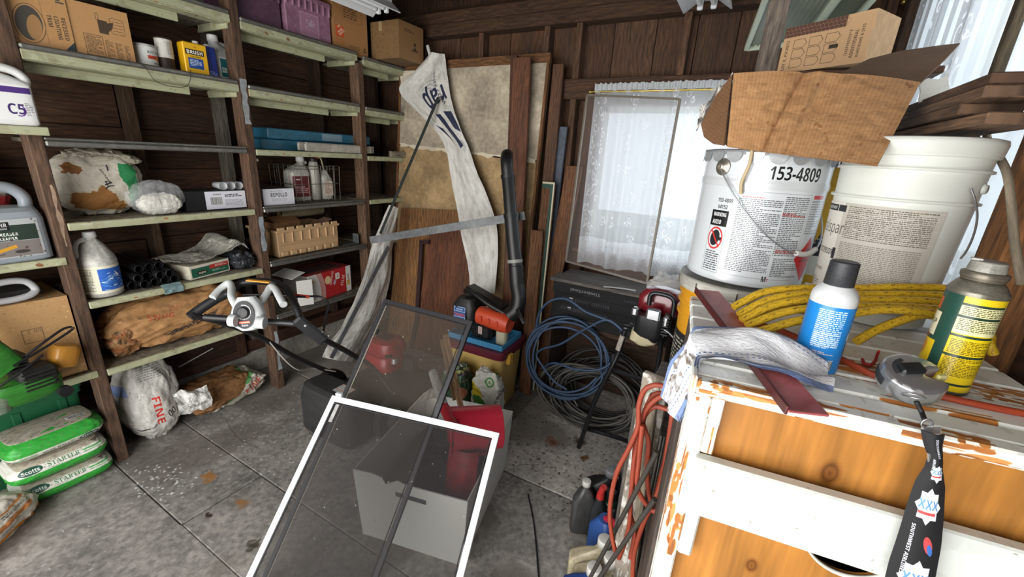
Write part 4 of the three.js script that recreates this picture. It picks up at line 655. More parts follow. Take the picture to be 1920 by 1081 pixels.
// y 1.555: blue cartons and white trim boards
{
  const bl = mat('#3f87a6', { map: T.stain, roughness: 0.4 });
  [[1.556, -1.98, 0.0, 'lower of two blue shrink-wrapped flooring cartons'], [1.622, -2.02, 0.015, 'upper of two blue shrink-wrapped flooring cartons']].forEach(([y, z, a, label]) => { const t = shelfThing('flooring_carton', label, 'carton', -2.66, y, z, a); part(t, 'carton', move(cbox(0.82, 0.062, 0.2, 0.006), 0, 0.031, -0.1), bl); part(t, 'printed_label', move(new THREE.PlaneGeometry(0.17, 0.045), 0.06, 0.032, 0.0008), mat('#8aa6b4', { roughness: 0.6 })); });
  [0, 1, 2].forEach((i) => { const t = shelfThing('trim_board', ['front', 'middle', 'rear'][i] + ' white moulded trim board lying before the blue cartons', 'trim board', -2.545 - i * 0.03, 1.556, -2.0 - i * 0.05, 0); const mw = dusty('#c9c3b6'); part(t, 'board', move(cbox(i < 1 ? 0.44 : 0.6, 0.055 - i * 0.004, 0.018, 0.003), 0, 0.03, 0), mw); part(t, 'bead', move(cbox(i < 1 ? 0.44 : 0.6, 0.012, 0.024, 0.004), 0, 0.05, 0), mw); });
  const t = shelfThing('wood_block', 'short square-cut pale board end at the corner shelf', 'board', -2.5, 1.543, -2.56); part(t, 'board', move(cbox(0.16, 0.045, 0.03, 0.003), 0, 0.0225, -0.01), wood('#b8ad98'));
}
// y 1.22: REPOLLO carton, wire basket with bottles, sprayer
{
  const y = 1.229;
  let t = shelfThing('carton', 'small white carton printed REPOLLO beside the wire basket', 'box', -2.56, y, -1.58);
  carton(t, 'carton', 0.2, 0.098, 0.2, mat('#d5d6da'), { front: print(paint(480, 240, (x, w, h) => { x.fillStyle = '#d9dae0'; x.fillRect(0, 0, w, h); finePrint(x, 110, 30, 260, 14, 14, '#555', 2); text(x, 'REPOLLO', 240, 90, 84, '#3c3c44', { align: 'center', sx: 0.72 }); text(x, 'REPOLLO', 240, 165, 70, '#b4b5bd', { align: 'center', sx: 0.72 }); })), top: mat('#3c3a38') });
  t = shelfThing('wire_basket', 'square wire basket holding white bottles on the shelf', 'basket', -2.58, y, -1.88);
  const W = 0.35, H = 0.235, D = 0.26, wm = metal('#77736a', { roughness: 0.5 }), wr = [];
  for (const yy of [0.004, H * 0.5, H - 0.02, H]) { const q = yy === 0.004 ? 0.96 : 1; { const a = W / 2 * q, c = 0.02; part(t, 'hoop', tube([[-a + c, yy, 0], [0, yy, 0], [a - c, yy, 0], [a, yy, -c], [a, yy, -D / 2], [a, yy, -D + c], [a - c, yy, -D], [0, yy, -D], [-a + c, yy, -D], [-a, yy, -D + c], [-a, yy, -D / 2], [-a, yy, -c]], 0.0022, 96, 6, true), wm); } }
  for (let i = 0; i <= 7; i++) { const x = lerp(-W / 2, W / 2, i / 7); part(t, 'wire', tube([[x * 0.96, 0.004, 0], [x, H, 0.001]], 0.0018, 2, 6), wm); part(t, 'wire', tube([[x * 0.96, 0.004, -D], [x, H, -D]], 0.0018, 2, 6), wm); }
  for (let i = 1; i < 5; i++) for (const s of [-1, 1]) part(t, 'wire', tube([[s * W / 2 * 0.96, 0.004, -D * i / 5], [s * W / 2, H, -D * i / 5]], 0.0018, 2, 6), wm);
  for (let i = 0; i <= 5; i++) part(t, 'wire', tube([[-W / 2 * 0.96, 0.003, -D * i / 5], [W / 2 * 0.96, 0.003, -D * i / 5]], 0.0018, 2, 6), wm);
  const inB = (name, label, dx, dz, turn) => thing(name, label, 'bottle', [-2.58 + dz, y + 0.0055, -1.88 - dx], turnL + turn);
  let b = inB('plastic_jug', 'white jug with dark red label in the wire basket', -0.082, -0.11, 0.0); jug(b, 0.14, 0.11, 0.26, dusty('#cfccc2'), white, { nx: 0.035, label: paint(256, 220, (x, w, h) => { x.fillStyle = '#5f1f26'; x.fillRect(0, 0, w, h); finePrint(x, 30, 110, 180, 80, 20, '#b99', 2); x.fillStyle = '#b8423a'; x.fillRect(210, 60, 20, 140); x.fillStyle = '#cfc8bc'; x.fillRect(40, 30, 60, 12); }) });
  b = inB('white_bottle', 'dripped tall white canister in the wire basket', 0.03, -0.08, 0); part(b, 'body', loft([[0, 0.033, 0.033], [0.004, 0.035, 0.035], [0.2, 0.035, 0.035], [0.23, 0.03, 0.03], [0.235, 0.03, 0.03], [0.255, 0.026, 0.026]], 30), dusty('#c3bfb4')); part(b, 'cap', cyl(0.028, 0.028, 0.02, 22, 0, 0.266, 0), black);
  b = inB('spray_bottle', 'white bottle with a red-tipped tube in wire basket', 0.115, -0.09, 0); part(b, 'body', loft([[0, 0.045, 0.04, 0.6], [0.14, 0.045, 0.04, 0.6], [0.18, 0.025, 0.025], [0.2, 0.016, 0.016]], 30), dusty('#d0cdc2')); part(b, 'printed_label', move(new THREE.PlaneGeometry(0.07, 0.1), 0, 0.075, 0.0405), print(paint(160, 220, (x, w, h) => { x.fillStyle = '#d8cfc0'; x.fillRect(0, 0, w, h); finePrint(x, 14, 20, 130, 180, 16, '#a8644a', 2); }))); part(b, 'tube', tube([[0, 0.2, 0], [-0.02, 0.265, 0.01], [-0.03, 0.282, 0.01], [-0.05, 0.28, 0.01]], 0.005, 24, 8), mat('#cdbfa0')); part(b, 'tube_tip', tube([[-0.05, 0.28, 0.01], [-0.065, 0.277, 0.01]], 0.008, 2, 10), mat('#c2352e'));
  t = shelfThing('pump_sprayer', 'small dark pump sprayer behind the REPOLLO carton', 'sprayer', -2.82, y, -1.56); part(t, 'body', loft([[0, 0.045, 0.045], [0.12, 0.05, 0.05], [0.17, 0.035, 0.035], [0.19, 0.015, 0.015]], 28), mat('#3c4a44', { roughness: 0.5 })); part(t, 'nozzle', tube([[0, 0.19, 0], [0.0, 0.225, 0.0], [0.03, 0.25, 0.02], [0.05, 0.26, 0.03]], 0.009, 16, 10), mat('#b9b6a8'));
}
// y 0.88: tan crate with cartons and a roll; small hardware
{
  const y = 0.889, tan = plastic('#c2a077', { roughness: 0.5 });
  let t = shelfThing('stacking_crate', 'tan plastic stacking crate with ribbed sides on the shelf', 'crate', -2.57, y, -1.78, 0.03);
  const W = 0.49, H = 0.17, D = 0.33;
  part(t, 'body', join(move(cbox(W * 0.95, H, 0.008, 0.002), 0, H / 2, -0.016), move(cbox(W * 0.95, H, 0.008, 0.002), 0, H / 2, -D + 0.016), move(cbox(0.008, H, D - 0.03, 0.002), -W * 0.47, H / 2, -D / 2), move(cbox(0.008, H, D - 0.03, 0.002), W * 0.47, H / 2, -D / 2), move(cbox(W * 0.95, 0.008, D - 0.03, 0.002), 0, 0.004, -D / 2)), tan);
  part(t, 'rim', join(move(cbox(W, 0.018, 0.02, 0.004), 0, H - 0.004, -0.012), move(cbox(W, 0.018, 0.02, 0.004), 0, H - 0.004, -D + 0.012), move(cbox(0.02, 0.018, D - 0.02, 0.004), -W / 2 + 0.01, H - 0.004, -D / 2), move(cbox(0.02, 0.018, D - 0.02, 0.004), W / 2 - 0.01, H - 0.004, -D / 2)), tan);
  for (const yy of [0.075, 0.092]) part(t, 'side_bead', move(cbox(W * 0.93, 0.005, 0.006, 0.001), 0, yy, -0.01), tan);
  for (let i = 0; i < 7; i++) { part(t, 'rib', move(cbox(0.006, 0.07, 0.01, 0.002), lerp(-W * 0.4, W * 0.4, i / 6), 0.125, -0.008), tan); part(t, 'foot_lug', move(cbox(0.045, 0.03, 0.014, 0.003), lerp(-W * 0.4, W * 0.4, i / 6), 0.02, -0.009), tan); part(t, 'rim_clip', move(cbox(0.05, 0.02, 0.012, 0.003), lerp(-W * 0.42, W * 0.42, i / 6), H + 0.012, -0.012), tan); }
  t = shelfThing('cardboard_box', 'small crushed brown carton lying in the tan crate', 'box', -2.64, y + 0.13, -1.67, 0.2); t.rotation.z = 0.0; carton(t, 'carton', 0.2, 0.085, 0.14, card('#8d6440'), {}); part(t, 'flap', (() => { const q = cbox(0.2, 0.003, 0.08, 0.001); q.rotateX(0.5); return q; })(), card('#96693f'), [0, 0.1, -0.03]);
  t = shelfThing('paper_roll', 'long dingy paper roll across the tan crate', 'roll', -2.74, y + 0.256, -1.84, 0.1); const g = lathe([[0.012, 0], [0.036, 0], [0.036, 0.34], [0.012, 0.34], [0.012, 0]], 26); g.rotateZ(Math.PI / 2); g.translate(0.17, 0, 0); part(t, 'roll', g, mat('#8f8466', { map: T.stain, roughness: 0.85 })); part(t, 'core', cyl(0.0115, 0.0115, 0.345, 16).rotateZ(Math.PI / 2), card('#6d5336'));
  t = shelfThing('clipboard', 'dark clipboard with steel clip lying over the tan crate', 'clipboard', -2.84, y + 0.225, -1.7, 0.1); part(t, 'board', move(cbox(0.3, 0.006, 0.14, 0.002), 0, 0, 0), mat('#5a4632')); part(t, 'clip', join(move(cbox(0.09, 0.01, 0.025, 0.003), -0.04, 0.012, 0.02), move(cbox(0.04, 0.045, 0.004, 0.001), -0.04, 0.03, 0.02)), metal('#77695c'));
  for (let i = 0; i < 3; i++) { const q = shelfThing('wood_strip', 'thin pinkish wooden strip sticking out of the tan crate', 'wood strip', -2.6 - i * 0.03, y + 0.145, -1.88, 0.1, 'strips in the tan crate'); const b = cbox(0.2, 0.006, 0.02, 0.001); b.rotateZ(0.22 + i * 0.03); part(q, 'strip', b, wood('#b98a74')); q.position.y += 0.04; }
  t = shelfThing('metal_bracket', 'bent grey metal bracket at the shelf end by post', 'bracket', -2.57, y, -2.13); part(t, 'plate', join(move(cbox(0.1, 0.004, 0.06, 0.001), 0, 0.002, -0.03), move(cbox(0.004, 0.075, 0.06, 0.001), 0.05, 0.037, -0.03)), galv);
}
// y 0.52: red and white trash-bag carton torn open
{
  const t = shelfThing('carton', 'torn open red and white carton with a pictured product', 'box', -2.565, 0.529, -1.9, 0.1);
  const W = 0.4, H = 0.2;
  carton(t, 'carton', W, H, 0.24, mat('#c9c8c4'), { front: print(paint(900, 450, (x, w, h) => { x.fillStyle = '#b5262a'; x.fillRect(0, 0, w, h); x.fillStyle = '#d6d4ce'; x.beginPath(); x.moveTo(0, 0); x.lineTo(170, 0); x.quadraticCurveTo(300, 200, 240, h); x.lineTo(0, h); x.fill(); x.fillStyle = '#c9948c'; x.beginPath(); x.moveTo(170, 0); x.quadraticCurveTo(310, 200, 250, h); x.lineTo(330, h); x.quadraticCurveTo(380, 200, 270, 0); x.fill(); finePrint(x, 40, 80, 120, 60, 16, '#d0b060', 2); x.fillStyle = '#e9e4da'; rr(x, 560, 70, 90, 110, 16); x.fill(); text(x, '2', 590, 125, 70, '#b5262a'); x.fillStyle = '#e6c89a'; x.beginPath(); x.ellipse(400, 150, 60, 70, 0, 0, 7); x.fill(); text(x, 'TAMALES', 450, 250, 54, '#e8cfc8', { rot: -1.3 }); text(x, '-80', 520, 270, 70, '#bcd0ea', { rot: -1.2 }); text(x, 'FILM', 690, 320, 80, '#efc2bc', { rot: -1.3 }); x.fillStyle = '#e4e2dc'; x.fillRect(790, 0, 110, h); text(x, 'Hefty', 845, 140, 60, '#7a2a2a', { rot: 1.57 }); x.fillStyle = '#c8a23a'; x.fillRect(810, 250, 60, 90); })), top: print(paint(500, 300, (x, w, h) => { x.fillStyle = '#8d2c2c'; x.fillRect(0, 0, w, h); x.fillStyle = '#4a3434'; x.fillRect(60, 40, 380, 200); speckle(x, w, h, 120, ['rgba(200,180,170,0.2)'], 2, 14, 3); })), left: mat('#5d5a55') });
  const fl = (name, w, h, pos, rot) => part(t, name, cbox(w, 0.003, h, 0.001), mat('#d2d0ca'), pos, rot);
  fl('flap', 0.11, 0.2, [-0.245, 0.215, -0.12], [0, 0, 0.25]); fl('flap', 0.1, 0.19, [-0.24, 0.04, -0.13], [0, 0, -0.5]); part(t, 'flap', cbox(0.1, 0.18, 0.003, 0.001), mat('#d2d0ca'), [-0.24, 0.1, 0.02], [0, -0.45, 0]);
}
// fluorescent fixtures under the roof
{
  const wM = mat('#d5d9dc', { roughness: 0.35 });
  const fixture = (label, x, y, z0, z1) => {
    const t = thing('fluorescent_fixture', label, 'light fixture', [x, y, (z0 + z1) / 2]); const L = z1 - z0;
    const s = new THREE.Shape(); [[-0.12, 0], [-0.115, -0.004], [-0.045, 0.045], [0.045, 0.045], [0.115, -0.004], [0.12, 0], [0.05, 0.06], [0.05, 0.1], [-0.05, 0.1], [-0.05, 0.06]].forEach((p, i) => s[i ? 'lineTo' : 'moveTo'](...p));
    part(t, 'reflector', move(new THREE.ExtrudeGeometry(s, { depth: L, bevelEnabled: false }), 0, 0, -L / 2), wM);
    for (const sx of [-0.033, 0.033]) { part(t, 'tube_lamp', (() => { const q = lathe([[0, 0], [0.011, 0], [0.013, 0.012], [0.013, L - 0.1 - 0.012], [0.011, L - 0.1], [0, L - 0.1]], 18); q.rotateX(Math.PI / 2); return q; })(), mat('#e6eaec', { roughness: 0.25 }), [sx, 0.018, -L / 2 + 0.05]); for (const e of [-1, 1]) part(t, 'lamp_holder', move(cbox(0.028, 0.05, 0.02, 0.004), sx, 0.022, e * (L / 2 - 0.03)), wM); }
    for (const e of [-0.35, 0.35]) part(t, 'hanger_chain', tube([[0, 0.1, e * L], [0, 2.68 - y, e * L]], 0.003, 2, 6), steel);
  };
  fixture('white twin-tube fluorescent fixture hanging above the top shelf cartons', -2.17, 2.39, -2.15, -0.95);
  fixture('white twin-tube fluorescent fixture hanging above the lace-curtained window', -0.385, 2.385, -2.66, -1.46);
}
// ---------- sheet goods and boards leaning on the back wall ----------
{
  const pl = leanZ(0, -2.52, 2.2, -2.69), up = V(0, 1, 0);
  const t = thing('wall_panel', 'tall cream panel in a thin brown wooden frame leaning in the corner', 'panel', [-2.0, 0, -2.55]);
  const A = P(750, 119, pl), B = P(1030, 137, pl), Rr = B.clone().sub(A).setY(0).normalize(), dn = V(0, -1, 0).addScaledVector(V(0, 0, 1), 0.17 / 2.2).normalize();
  const W = B.clone().sub(A).dot(Rr), H = A.y / -dn.y - 0.02, q = (u, v, off = 0) => A.clone().addScaledVector(Rr, u).addScaledVector(dn, v).add(V(0, 0, off));
  wpart(t, 'board', slab([q(0.02, 0.05), q(W - 0.02, 0.05), q(W - 0.02, 0.66), q(0.02, 0.60)], 0.012, { u: Rr }), mat('#c9bba4', { map: T.stain, roughness: 0.9 }));
  wpart(t, 'lower_board', slab([q(0.02, 0.615), q(W - 0.02, 0.675), q(W - 0.02, H), q(0.02, H)], 0.012, { u: Rr }), mat('#b3966c', { map: T.stain, roughness: 0.9 }));
  seed(3); const edge = []; for (let i = 0; i <= 26; i++) { const u = lerp(0.03, W - 0.03, i / 26); edge.push(q(u, 0.60 + 0.06 * u / W - R(0.0, 0.012), 0.002)); } for (let i = 26; i >= 0; i--) { const u = lerp(0.03, W - 0.03, i / 26); edge.push(q(u, 0.6 + 0.06 * u / W + R(0.006, 0.028), 0.002)); }
  wpart(t, 'torn_paper_edge', slab(edge, 0.001, { u: Rr }), mat('#cbbfa8', { roughness: 0.95 }));
  const fm = wood('#8d6038');
  wpart(t, 'frame_rail', slab([q(0, 0), q(W, 0), q(W, 0.055), q(0, 0.055)], 0.03, { u: Rr }).translate(0, 0, 0.006), fm);
  wpart(t, 'frame_stile', slab([q(0, 0.056), q(0.02, 0.056), q(0.02, H), q(0, H)], 0.03, { u: dn }).translate(0, 0, 0.006), fm);
  wpart(t, 'frame_stile', slab([q(W - 0.02, 0.056), q(W, 0.056), q(W, H), q(W - 0.02, H)], 0.03, { u: dn }).translate(0, 0, 0.006), fm);
  wpart(t, 'torn_paper', sheet((u, v) => q(0.03 + u * 0.15, 0.06 + v * 0.12 * (1 - u * 0.6), 0.008 + fbm(u * 9, v * 9, 4, 3) * 0.025), 20, 16), mat('#c8beac', { roughness: 0.95 }));
}
const down = V(0, -1, 0);
{
  const ply = wood('#b07c4a', { roughness: 0.75 }), red = wood('#8a5234', { roughness: 0.7 });
  // outlines run to the floor, where the sheets stand
  const sheetTo = (name, label, l, r, top, on, t, m) => { // l, r: top and a lower pixel on each edge
    const a = P(l[0], top[0], on), b = P(r[0], top[1], on), c = P(r[1], top[2], on), d = P(l[1], top[2], on);
    const drop = (p, q) => { const s = q.clone().sub(p); return p.clone().addScaledVector(s, (p.y - 0.003) / -s.y); };
    const pts = [a, b, drop(b, c), drop(a, d)]; const o = thing(name, label, 'board', [(pts[2].x + pts[3].x) / 2, 0, pts[2].z]); wpart(o, 'sheet', slab(pts, t, { bevel: 0.0015, u: down }), m); return o;
  };
  sheetTo('plywood_sheet', 'tan plywood sheet leaning before the cream panel', [752, 733], [864, 872], [390, 394, 560], leanZ(0, -2.44, 1.12, -2.575), 0.012, ply);
  sheetTo('plywood_sheet', 'reddish plywood sheet with bold grain behind the leaf blower', [806, 788], [872, 896], [426, 420, 560], leanZ(0, -2.40, 1.0, -2.54), 0.012, red);
  const f = thing('picture_frame', 'thin dark brown picture-rail frame leaning on the tan plywood', 'frame', [-2.2, 0, -2.42]); const fo = leanZ(0, -2.385, 1.0, -2.51), dk = wood('#4a2c2a');
  wpart(f, 'rail', slab([[786, 450], [804, 450], [804, 457], [786, 457]].map((p) => P(...p, fo)), 0.012), dk); const fl = P(786, 457, fo), fr = P(792, 457, fo), f0 = P(777, 600, fo), f1 = P(784, 600, fo); wpart(f, 'stile', slab([fl, fr, f1, f0].map((p, i) => p), 0.012, { u: down }), dk); const ext = (p) => V(p.x - 0.04, 0.003, -2.385); wpart(f, 'stile', slab([f0, f1, ext(f1), ext(f0)], 0.012, { u: down }), dk);
  const plank = (label, tl, tr, dx, on, w, m) => { const a = P(tl[0], tl[1], on), b = a.clone().add(V(w, 0, 0)); const foot = V(a.x + dx, 0.003, on.p.z); const o = thing('plank', label, 'plank', [foot.x, 0, foot.z]); wpart(o, 'plank', slab([a, b, foot.clone().add(V(w, 0, 0)), foot], 0.022, { bevel: 0.002, u: down }), m); return o; };
  plank('tall reddish brown plank standing between cream panel and window', [962, 108], null, 0.15, leanZ(0, -2.38, 2.18, -2.58), 0.125, wood('#8a5538', { roughness: 0.7 }));
  plank('dark edge plank just behind the tall reddish plank', [957, 104], null, 0.17, leanZ(0, -2.42, 2.2, -2.615), 0.05, wood('#6a4530'));
  plank('splintered short plank leaning on the tall reddish plank', [995, 430], null, 0.07, leanZ(0, -2.32, 1.0, -2.45), 0.085, wood('#9c6a46'));
  plank('dark brown plank standing beside the blue-grey strip', [1037, 120], null, 0.07, leanZ(0, -2.475, 2.15, -2.7), 0.075, wood('#7a5032', { roughness: 0.65 }));
  plank('narrow blue-grey painted strip standing beside the window', [1049, 237], null, -0.02, leanZ(0, -2.59, 1.82, -2.70), 0.055, mat('#59606e', { map: T.stain }));
  plank('brown board with chipped edge against the window stud', [1062, 310], null, -0.1, leanZ(0, -2.54, 1.6, -2.665), 0.11, wood('#8f5f3e'));
  const g = plank('brown board bordered with dark green and cream stripes', [1017, 340], null, 0.05, leanZ(0, -2.40, 1.45, -2.57), 0.09, wood('#8d5f3e'));
  { const on = leanZ(0, -2.395, 1.45, -2.565), a = P(1017, 340, on), ft = V(a.x + 0.05, 0.003, -2.395), L = (x0, x1, y0, y1, m, n) => { const k = (x, s) => a.clone().lerp(ft, s).add(V(x, 0, 0)); wpart(g, n, slab([k(x0, y0), k(x1, y0), k(x1, y1), k(x0, y1)], 0.004), m); };
    const gr = mat('#2c4a40'), cr = mat('#c5bfa4'); L(0.062, 0.08, 0.0085, 1, gr, 'green_stripe'); L(0.002, 0.0615, 0.009, 0.028, gr, 'green_stripe'); L(0.081, 0.09, 0, 1, cr, 'cream_stripe'); L(0.002, 0.08, 0, 0.008, cr, 'cream_stripe'); }
}
// house wrap hanging down the panel, and a second roll leaning at the shelf end
const wrapC = (f) => paint(500, 1400, (x, w, h) => { x.fillStyle = '#cbc8c1'; x.fillRect(0, 0, w, h); speckle(x, w, h, 500, ['rgba(120,114,104,0.14)', 'rgba(245,245,242,0.16)'], 4, 30, 3); speckle(x, w, h, 120, ['rgba(110,84,60,0.3)'], 1, 5, 4); f?.(x, w, h); });
{
  const on = leanZ(0, -2.38, 2.25, -2.66);
  const L = [[813, 100], [786, 135], [757, 168], [800, 222], [838, 268], [850, 330], [862, 390], [872, 440], [880, 490], [888, 545]], Rg = [[838, 103], [843, 140], [850, 185], [866, 235], [881, 275], [900, 325], [920, 375], [935, 425], [937, 480], [932, 548]];
  const lp = new THREE.CatmullRomCurve3(L.map((p) => P(...p, on))), rp = new THREE.CatmullRomCurve3(Rg.map((p) => P(...p, on)));
  const t = thing('house_wrap', 'grimy white house wrap sheet with navy lettering hanging down cream panel', 'house wrap', [-1.9, 0.6, -2.45]);
  wpart(t, 'sheet', flipV(sheet((u, v) => { const p = lp.getPoint(v).lerp(rp.getPoint(v), u); p.z += 0.015 + Math.sin(u * 9 + v * 4) * 0.008 + fbm(u * 3, v * 9, 2, 3) * 0.035; return p; }, 40, 90, 0.002)), print(wrapC((x, w, h) => {
    text(x, 'TYVEK.COM', 300, 150, 44, '#54545c', { rot: 1.0 }); x.strokeStyle = '#8d8d92'; x.lineWidth = 5; for (const r of [60, 90, 120]) { x.beginPath(); x.arc(300, 330, r, 3.4, 5.2); x.stroke(); }
    x.save(); x.translate(340, 330); x.rotate(2.75); x.scale(1, 1); text(x, 'rap', 0, 0, 170, '#262b44', { align: 'center' }); x.restore();
    x.fillStyle = '#262b44'; x.beginPath(); x.moveTo(110, 500); x.lineTo(200, 520); x.lineTo(230, 640); x.fill(); x.beginPath(); x.moveTo(240, 430); x.lineTo(320, 420); x.lineTo(420, 620); x.lineTo(360, 640); x.fill(); x.beginPath(); x.moveTo(380, 400); x.lineTo(470, 390); x.lineTo(490, 520); x.lineTo(420, 500); x.fill(); x.strokeStyle = '#9a9aa0'; x.lineWidth = 3; x.beginPath(); x.moveTo(60, 700); x.quadraticCurveTo(300, 800, 420, 1300); x.stroke();
  }), { roughness: 0.55, bumpMap: T.crease, bumpScale: 0.006 }));
  wpart(t, 'nozzle_tip', tube([P(811, 104, on).add(V(0, 0, 0.03)), P(807, 88, on).add(V(0, 0, 0.03))], 0.012, 2, 12), plastic('#c9cac6'));
}
{
  const on = { x: -2.44 }, L = [[728, 384], [705, 430], [692, 470], [676, 520], [655, 575], [635, 615], [612, 645], [601, 668]], Rg = [[744, 392], [738, 440], [732, 480], [727, 530], [716, 570], [700, 600], [678, 640], [655, 676]];
  const lp = new THREE.CatmullRomCurve3(L.map((p) => P(...p, on))), rp = new THREE.CatmullRomCurve3(Rg.map((p) => P(...p, on)));
  const t = thing('house_wrap', 'crumpled white house wrap roll leaning against the shelf post', 'house wrap', [-2.44, 0.1, -2.0]);
  wpart(t, 'sheet', sheet((u, v) => { const p = lp.getPoint(v).lerp(rp.getPoint(v), u); p.x += Math.sin(u * Math.PI) * 0.035 + Math.sin(u * 11 + v * 3) * 0.006 + fbm(u * 4, v * 8, 9, 3) * 0.03; return p; }, 40, 70, 0.002), print(wrapC(), { roughness: 0.6, bumpMap: T.crease, bumpScale: 0.008 }));
  const mS = mat('#85888a', { map: T.stain, metalness: 0.25, roughness: 0.55 }), s1 = thing('metal_strip', 'grey metal strip lying along the crumpled house wrap roll', 'metal strip', P(620, 672, { x: -2.38 }));
  wpart(s1, 'strip', bar(P(728, 462, { x: -2.375 }), P(621, 671, { x: -2.375 }), 0.038, 0.006, 0.001, V(1, 0, 0)), mS);
  const s2 = thing('metal_strip', 'long dark metal strip leaning up over the house wrap', 'metal strip', P(716, 430, { x: -2.4 }));
  wpart(s2, 'strip', bar(P(713, 438, { x: -2.36 }), P(822, 182, leanZ(0, -2.3, 2.25, -2.58)), 0.022, 0.008, 0.001, V(0, 0.3, 1)), mat('#3c4240', { metalness: 0.5, roughness: 0.5 }));
  const s3 = thing('metal_strip', 'wide grey metal strip lying across house wrap and plywood', 'metal strip', P(700, 450, { x: -2.36 }));
  wpart(s3, 'strip', bar(P(694, 450, { x: -2.33 }), P(984, 404, { z: -2.26 }), 0.006, 0.052, 0.001), mS);
}
// ---------- window screen leaning before the back window ----------
const meshM = (c, o, extra = {}) => mat(c, { transparent: true, opacity: o, roughness: 0.9, ...extra });
{
  const pl = plane3(P(1060, 490, { y: 0.945 }), P(1212, 531, { y: 0.945 }), P(1100, 178, { z: -2.66 }));
  const c = [[1101, 178], [1275, 186], [1213, 531], [1061, 489]].map((p) => P(...p, pl));
  const t = thing('window_screen', 'thin grey-framed insect screen leaning before the lace-curtained window', 'screen', c[3]);
  const fm = mat('#8a8378', { metalness: 0.5, roughness: 0.45 }); const n = pl.n;
  for (let i = 0; i < 4; i++) wpart(t, 'frame_bar', bar(c[i], c[(i + 1) % 4], 0.012, 0.012, 0.001, n), fm);
  wpart(t, 'mesh', slab(c, 0.0006), meshM('#8a7d78', 0.14));
}
// ---------- stack of black cartons with weathered board ----------
{
  const bm = mat('#0b0b0c', { roughness: 0.85 }), fr = paint(900, 110, (x, w, h) => { x.fillStyle = '#111114'; x.fillRect(0, 0, w, h); text(x, 'HIGHLANDER 25', 270, 55, 46, '#3f3f46', { align: 'center', font: 'serif', rot: Math.PI }); text(x, 'ADCV', 690, 55, 40, '#5c5c60', { rot: Math.PI, align: 'center' }); x.fillStyle = '#a8a8aa'; x.fillRect(135, 34, 30, 14); });
  const fr2 = paint(900, 110, (x, w, h) => { x.fillStyle = '#0f0f12'; x.fillRect(0, 0, w, h); text(x, 'TimberSeal', 270, 55, 46, '#6a6a6e', { align: 'center', rot: Math.PI }); text(x, 'HANDCRAFT', 690, 55, 40, '#2f2f36', { rot: Math.PI, align: 'center' }); });
  for (let i = 0; i < 4; i++) { const t = thing('black_carton', ['lowest flat black carton, lying on the low dark bench', 'second flat black carton up from the low dark bench', 'third flat black carton up from the low dark bench', 'topmost flat black carton, right under the weathered plank lid'][i], 'carton', [-0.625 + ((i * 37) % 5 - 2) * 0.003, 0.593 + i * 0.0655, -2.37], 0, 'stack of flat black cartons'); carton(t, 'carton', 0.72, 0.064, 0.34, bm, { front: print(i % 3 === 0 ? fr2 : fr, { roughness: 0.85 }) }); }
  const lb = thing('low_bench', 'low dark wooden bench carrying the flat black cartons', 'bench', [-0.625, 0, -2.55]), lm = wood('#5a4230', { roughness: 0.9 });
  part(lb, 'top', move(cbox(0.76, 0.03, 0.36, 0.003), 0, 0.576, 0), lm); for (const x of [-0.365, 0.365]) part(lb, 'side_panel', move(cbox(0.025, 0.56, 0.34, 0.003), x, 0.28, 0), lm); part(lb, 'rear_panel', move(cbox(0.7, 0.56, 0.015, 0.002), 0, 0.28, -0.16), lm);
  const t = thing('weathered_board', 'weathered grey plank lid lying on the black cartons', 'board', [-0.62, 0.8555, -2.53]);
  part(t, 'plank', move(cbox(0.78, 0.022, 0.15, 0.003), 0, 0.013, 0.095), wood('#77706a')); part(t, 'plank', move(cbox(0.76, 0.02, 0.15, 0.003, 'x', 1), 0.01, 0.012, -0.06), wood('#6d665e'));
  const s = thing('paper_scrap', 'small white paper strip lying on the weathered plank lid', 'paper', [-0.57, 0.8775, -2.4], 0.25); part(s, 'paper', sheet((u, v) => V((u - 0.5) * 0.19, 0.002 + Math.sin(u * 3) * 0.004, (v - 0.5) * 0.03), 12, 4, 0.0006), mat('#c4c2bb'));
  const pb = thing('plastic_bag', 'crumpled clear plastic bag hanging at window sill by pails', 'bag', [-0.3, 0.876, -2.42]); part(pb, 'film', sack(0.22, 0.13, 0.14, 141, { e1: 0.9, wrinkle: 0.02, freq: 6, lump: 0.4 }), mat('#d9d6d2', { transparent: true, opacity: 0.6, roughness: 0.35, bumpMap: T.crease, bumpScale: 0.008 }));
}
// ---------- cable and hose coils ----------
function coil(c, n, rx, ry, tilt, jit, sd, yaw = 0) { seed(sd); const pts = []; const N = 18; for (let k = 0; k < n; k++) { const ox = R(-jit, jit), oy = R(-jit, jit) * 0.6, sx = R(0.82, 1.06), sy = R(0.82, 1.06), oz = R(-jit, jit) * 0.7; for (let i = 0; i < N; i++) { const a = i / N * Math.PI * 2, f = i / N; const x = Math.cos(a) * rx * sx + ox * Math.sin(f * Math.PI), y = Math.sin(a) * ry * sy + oy * Math.sin(f * Math.PI), z = oz * Math.sin(f * Math.PI) + jit * 0.25 * Math.sin(a * 2 + k); const Y = y * Math.cos(tilt) - z * Math.sin(tilt), Z = y * Math.sin(tilt) + z * Math.cos(tilt); pts.push(V(c[0] + x * Math.cos(yaw) + Z * Math.sin(yaw), Math.max(0.008, c[1] + Y), c[2] - x * Math.sin(yaw) + Z * Math.cos(yaw))); } } return pts; }
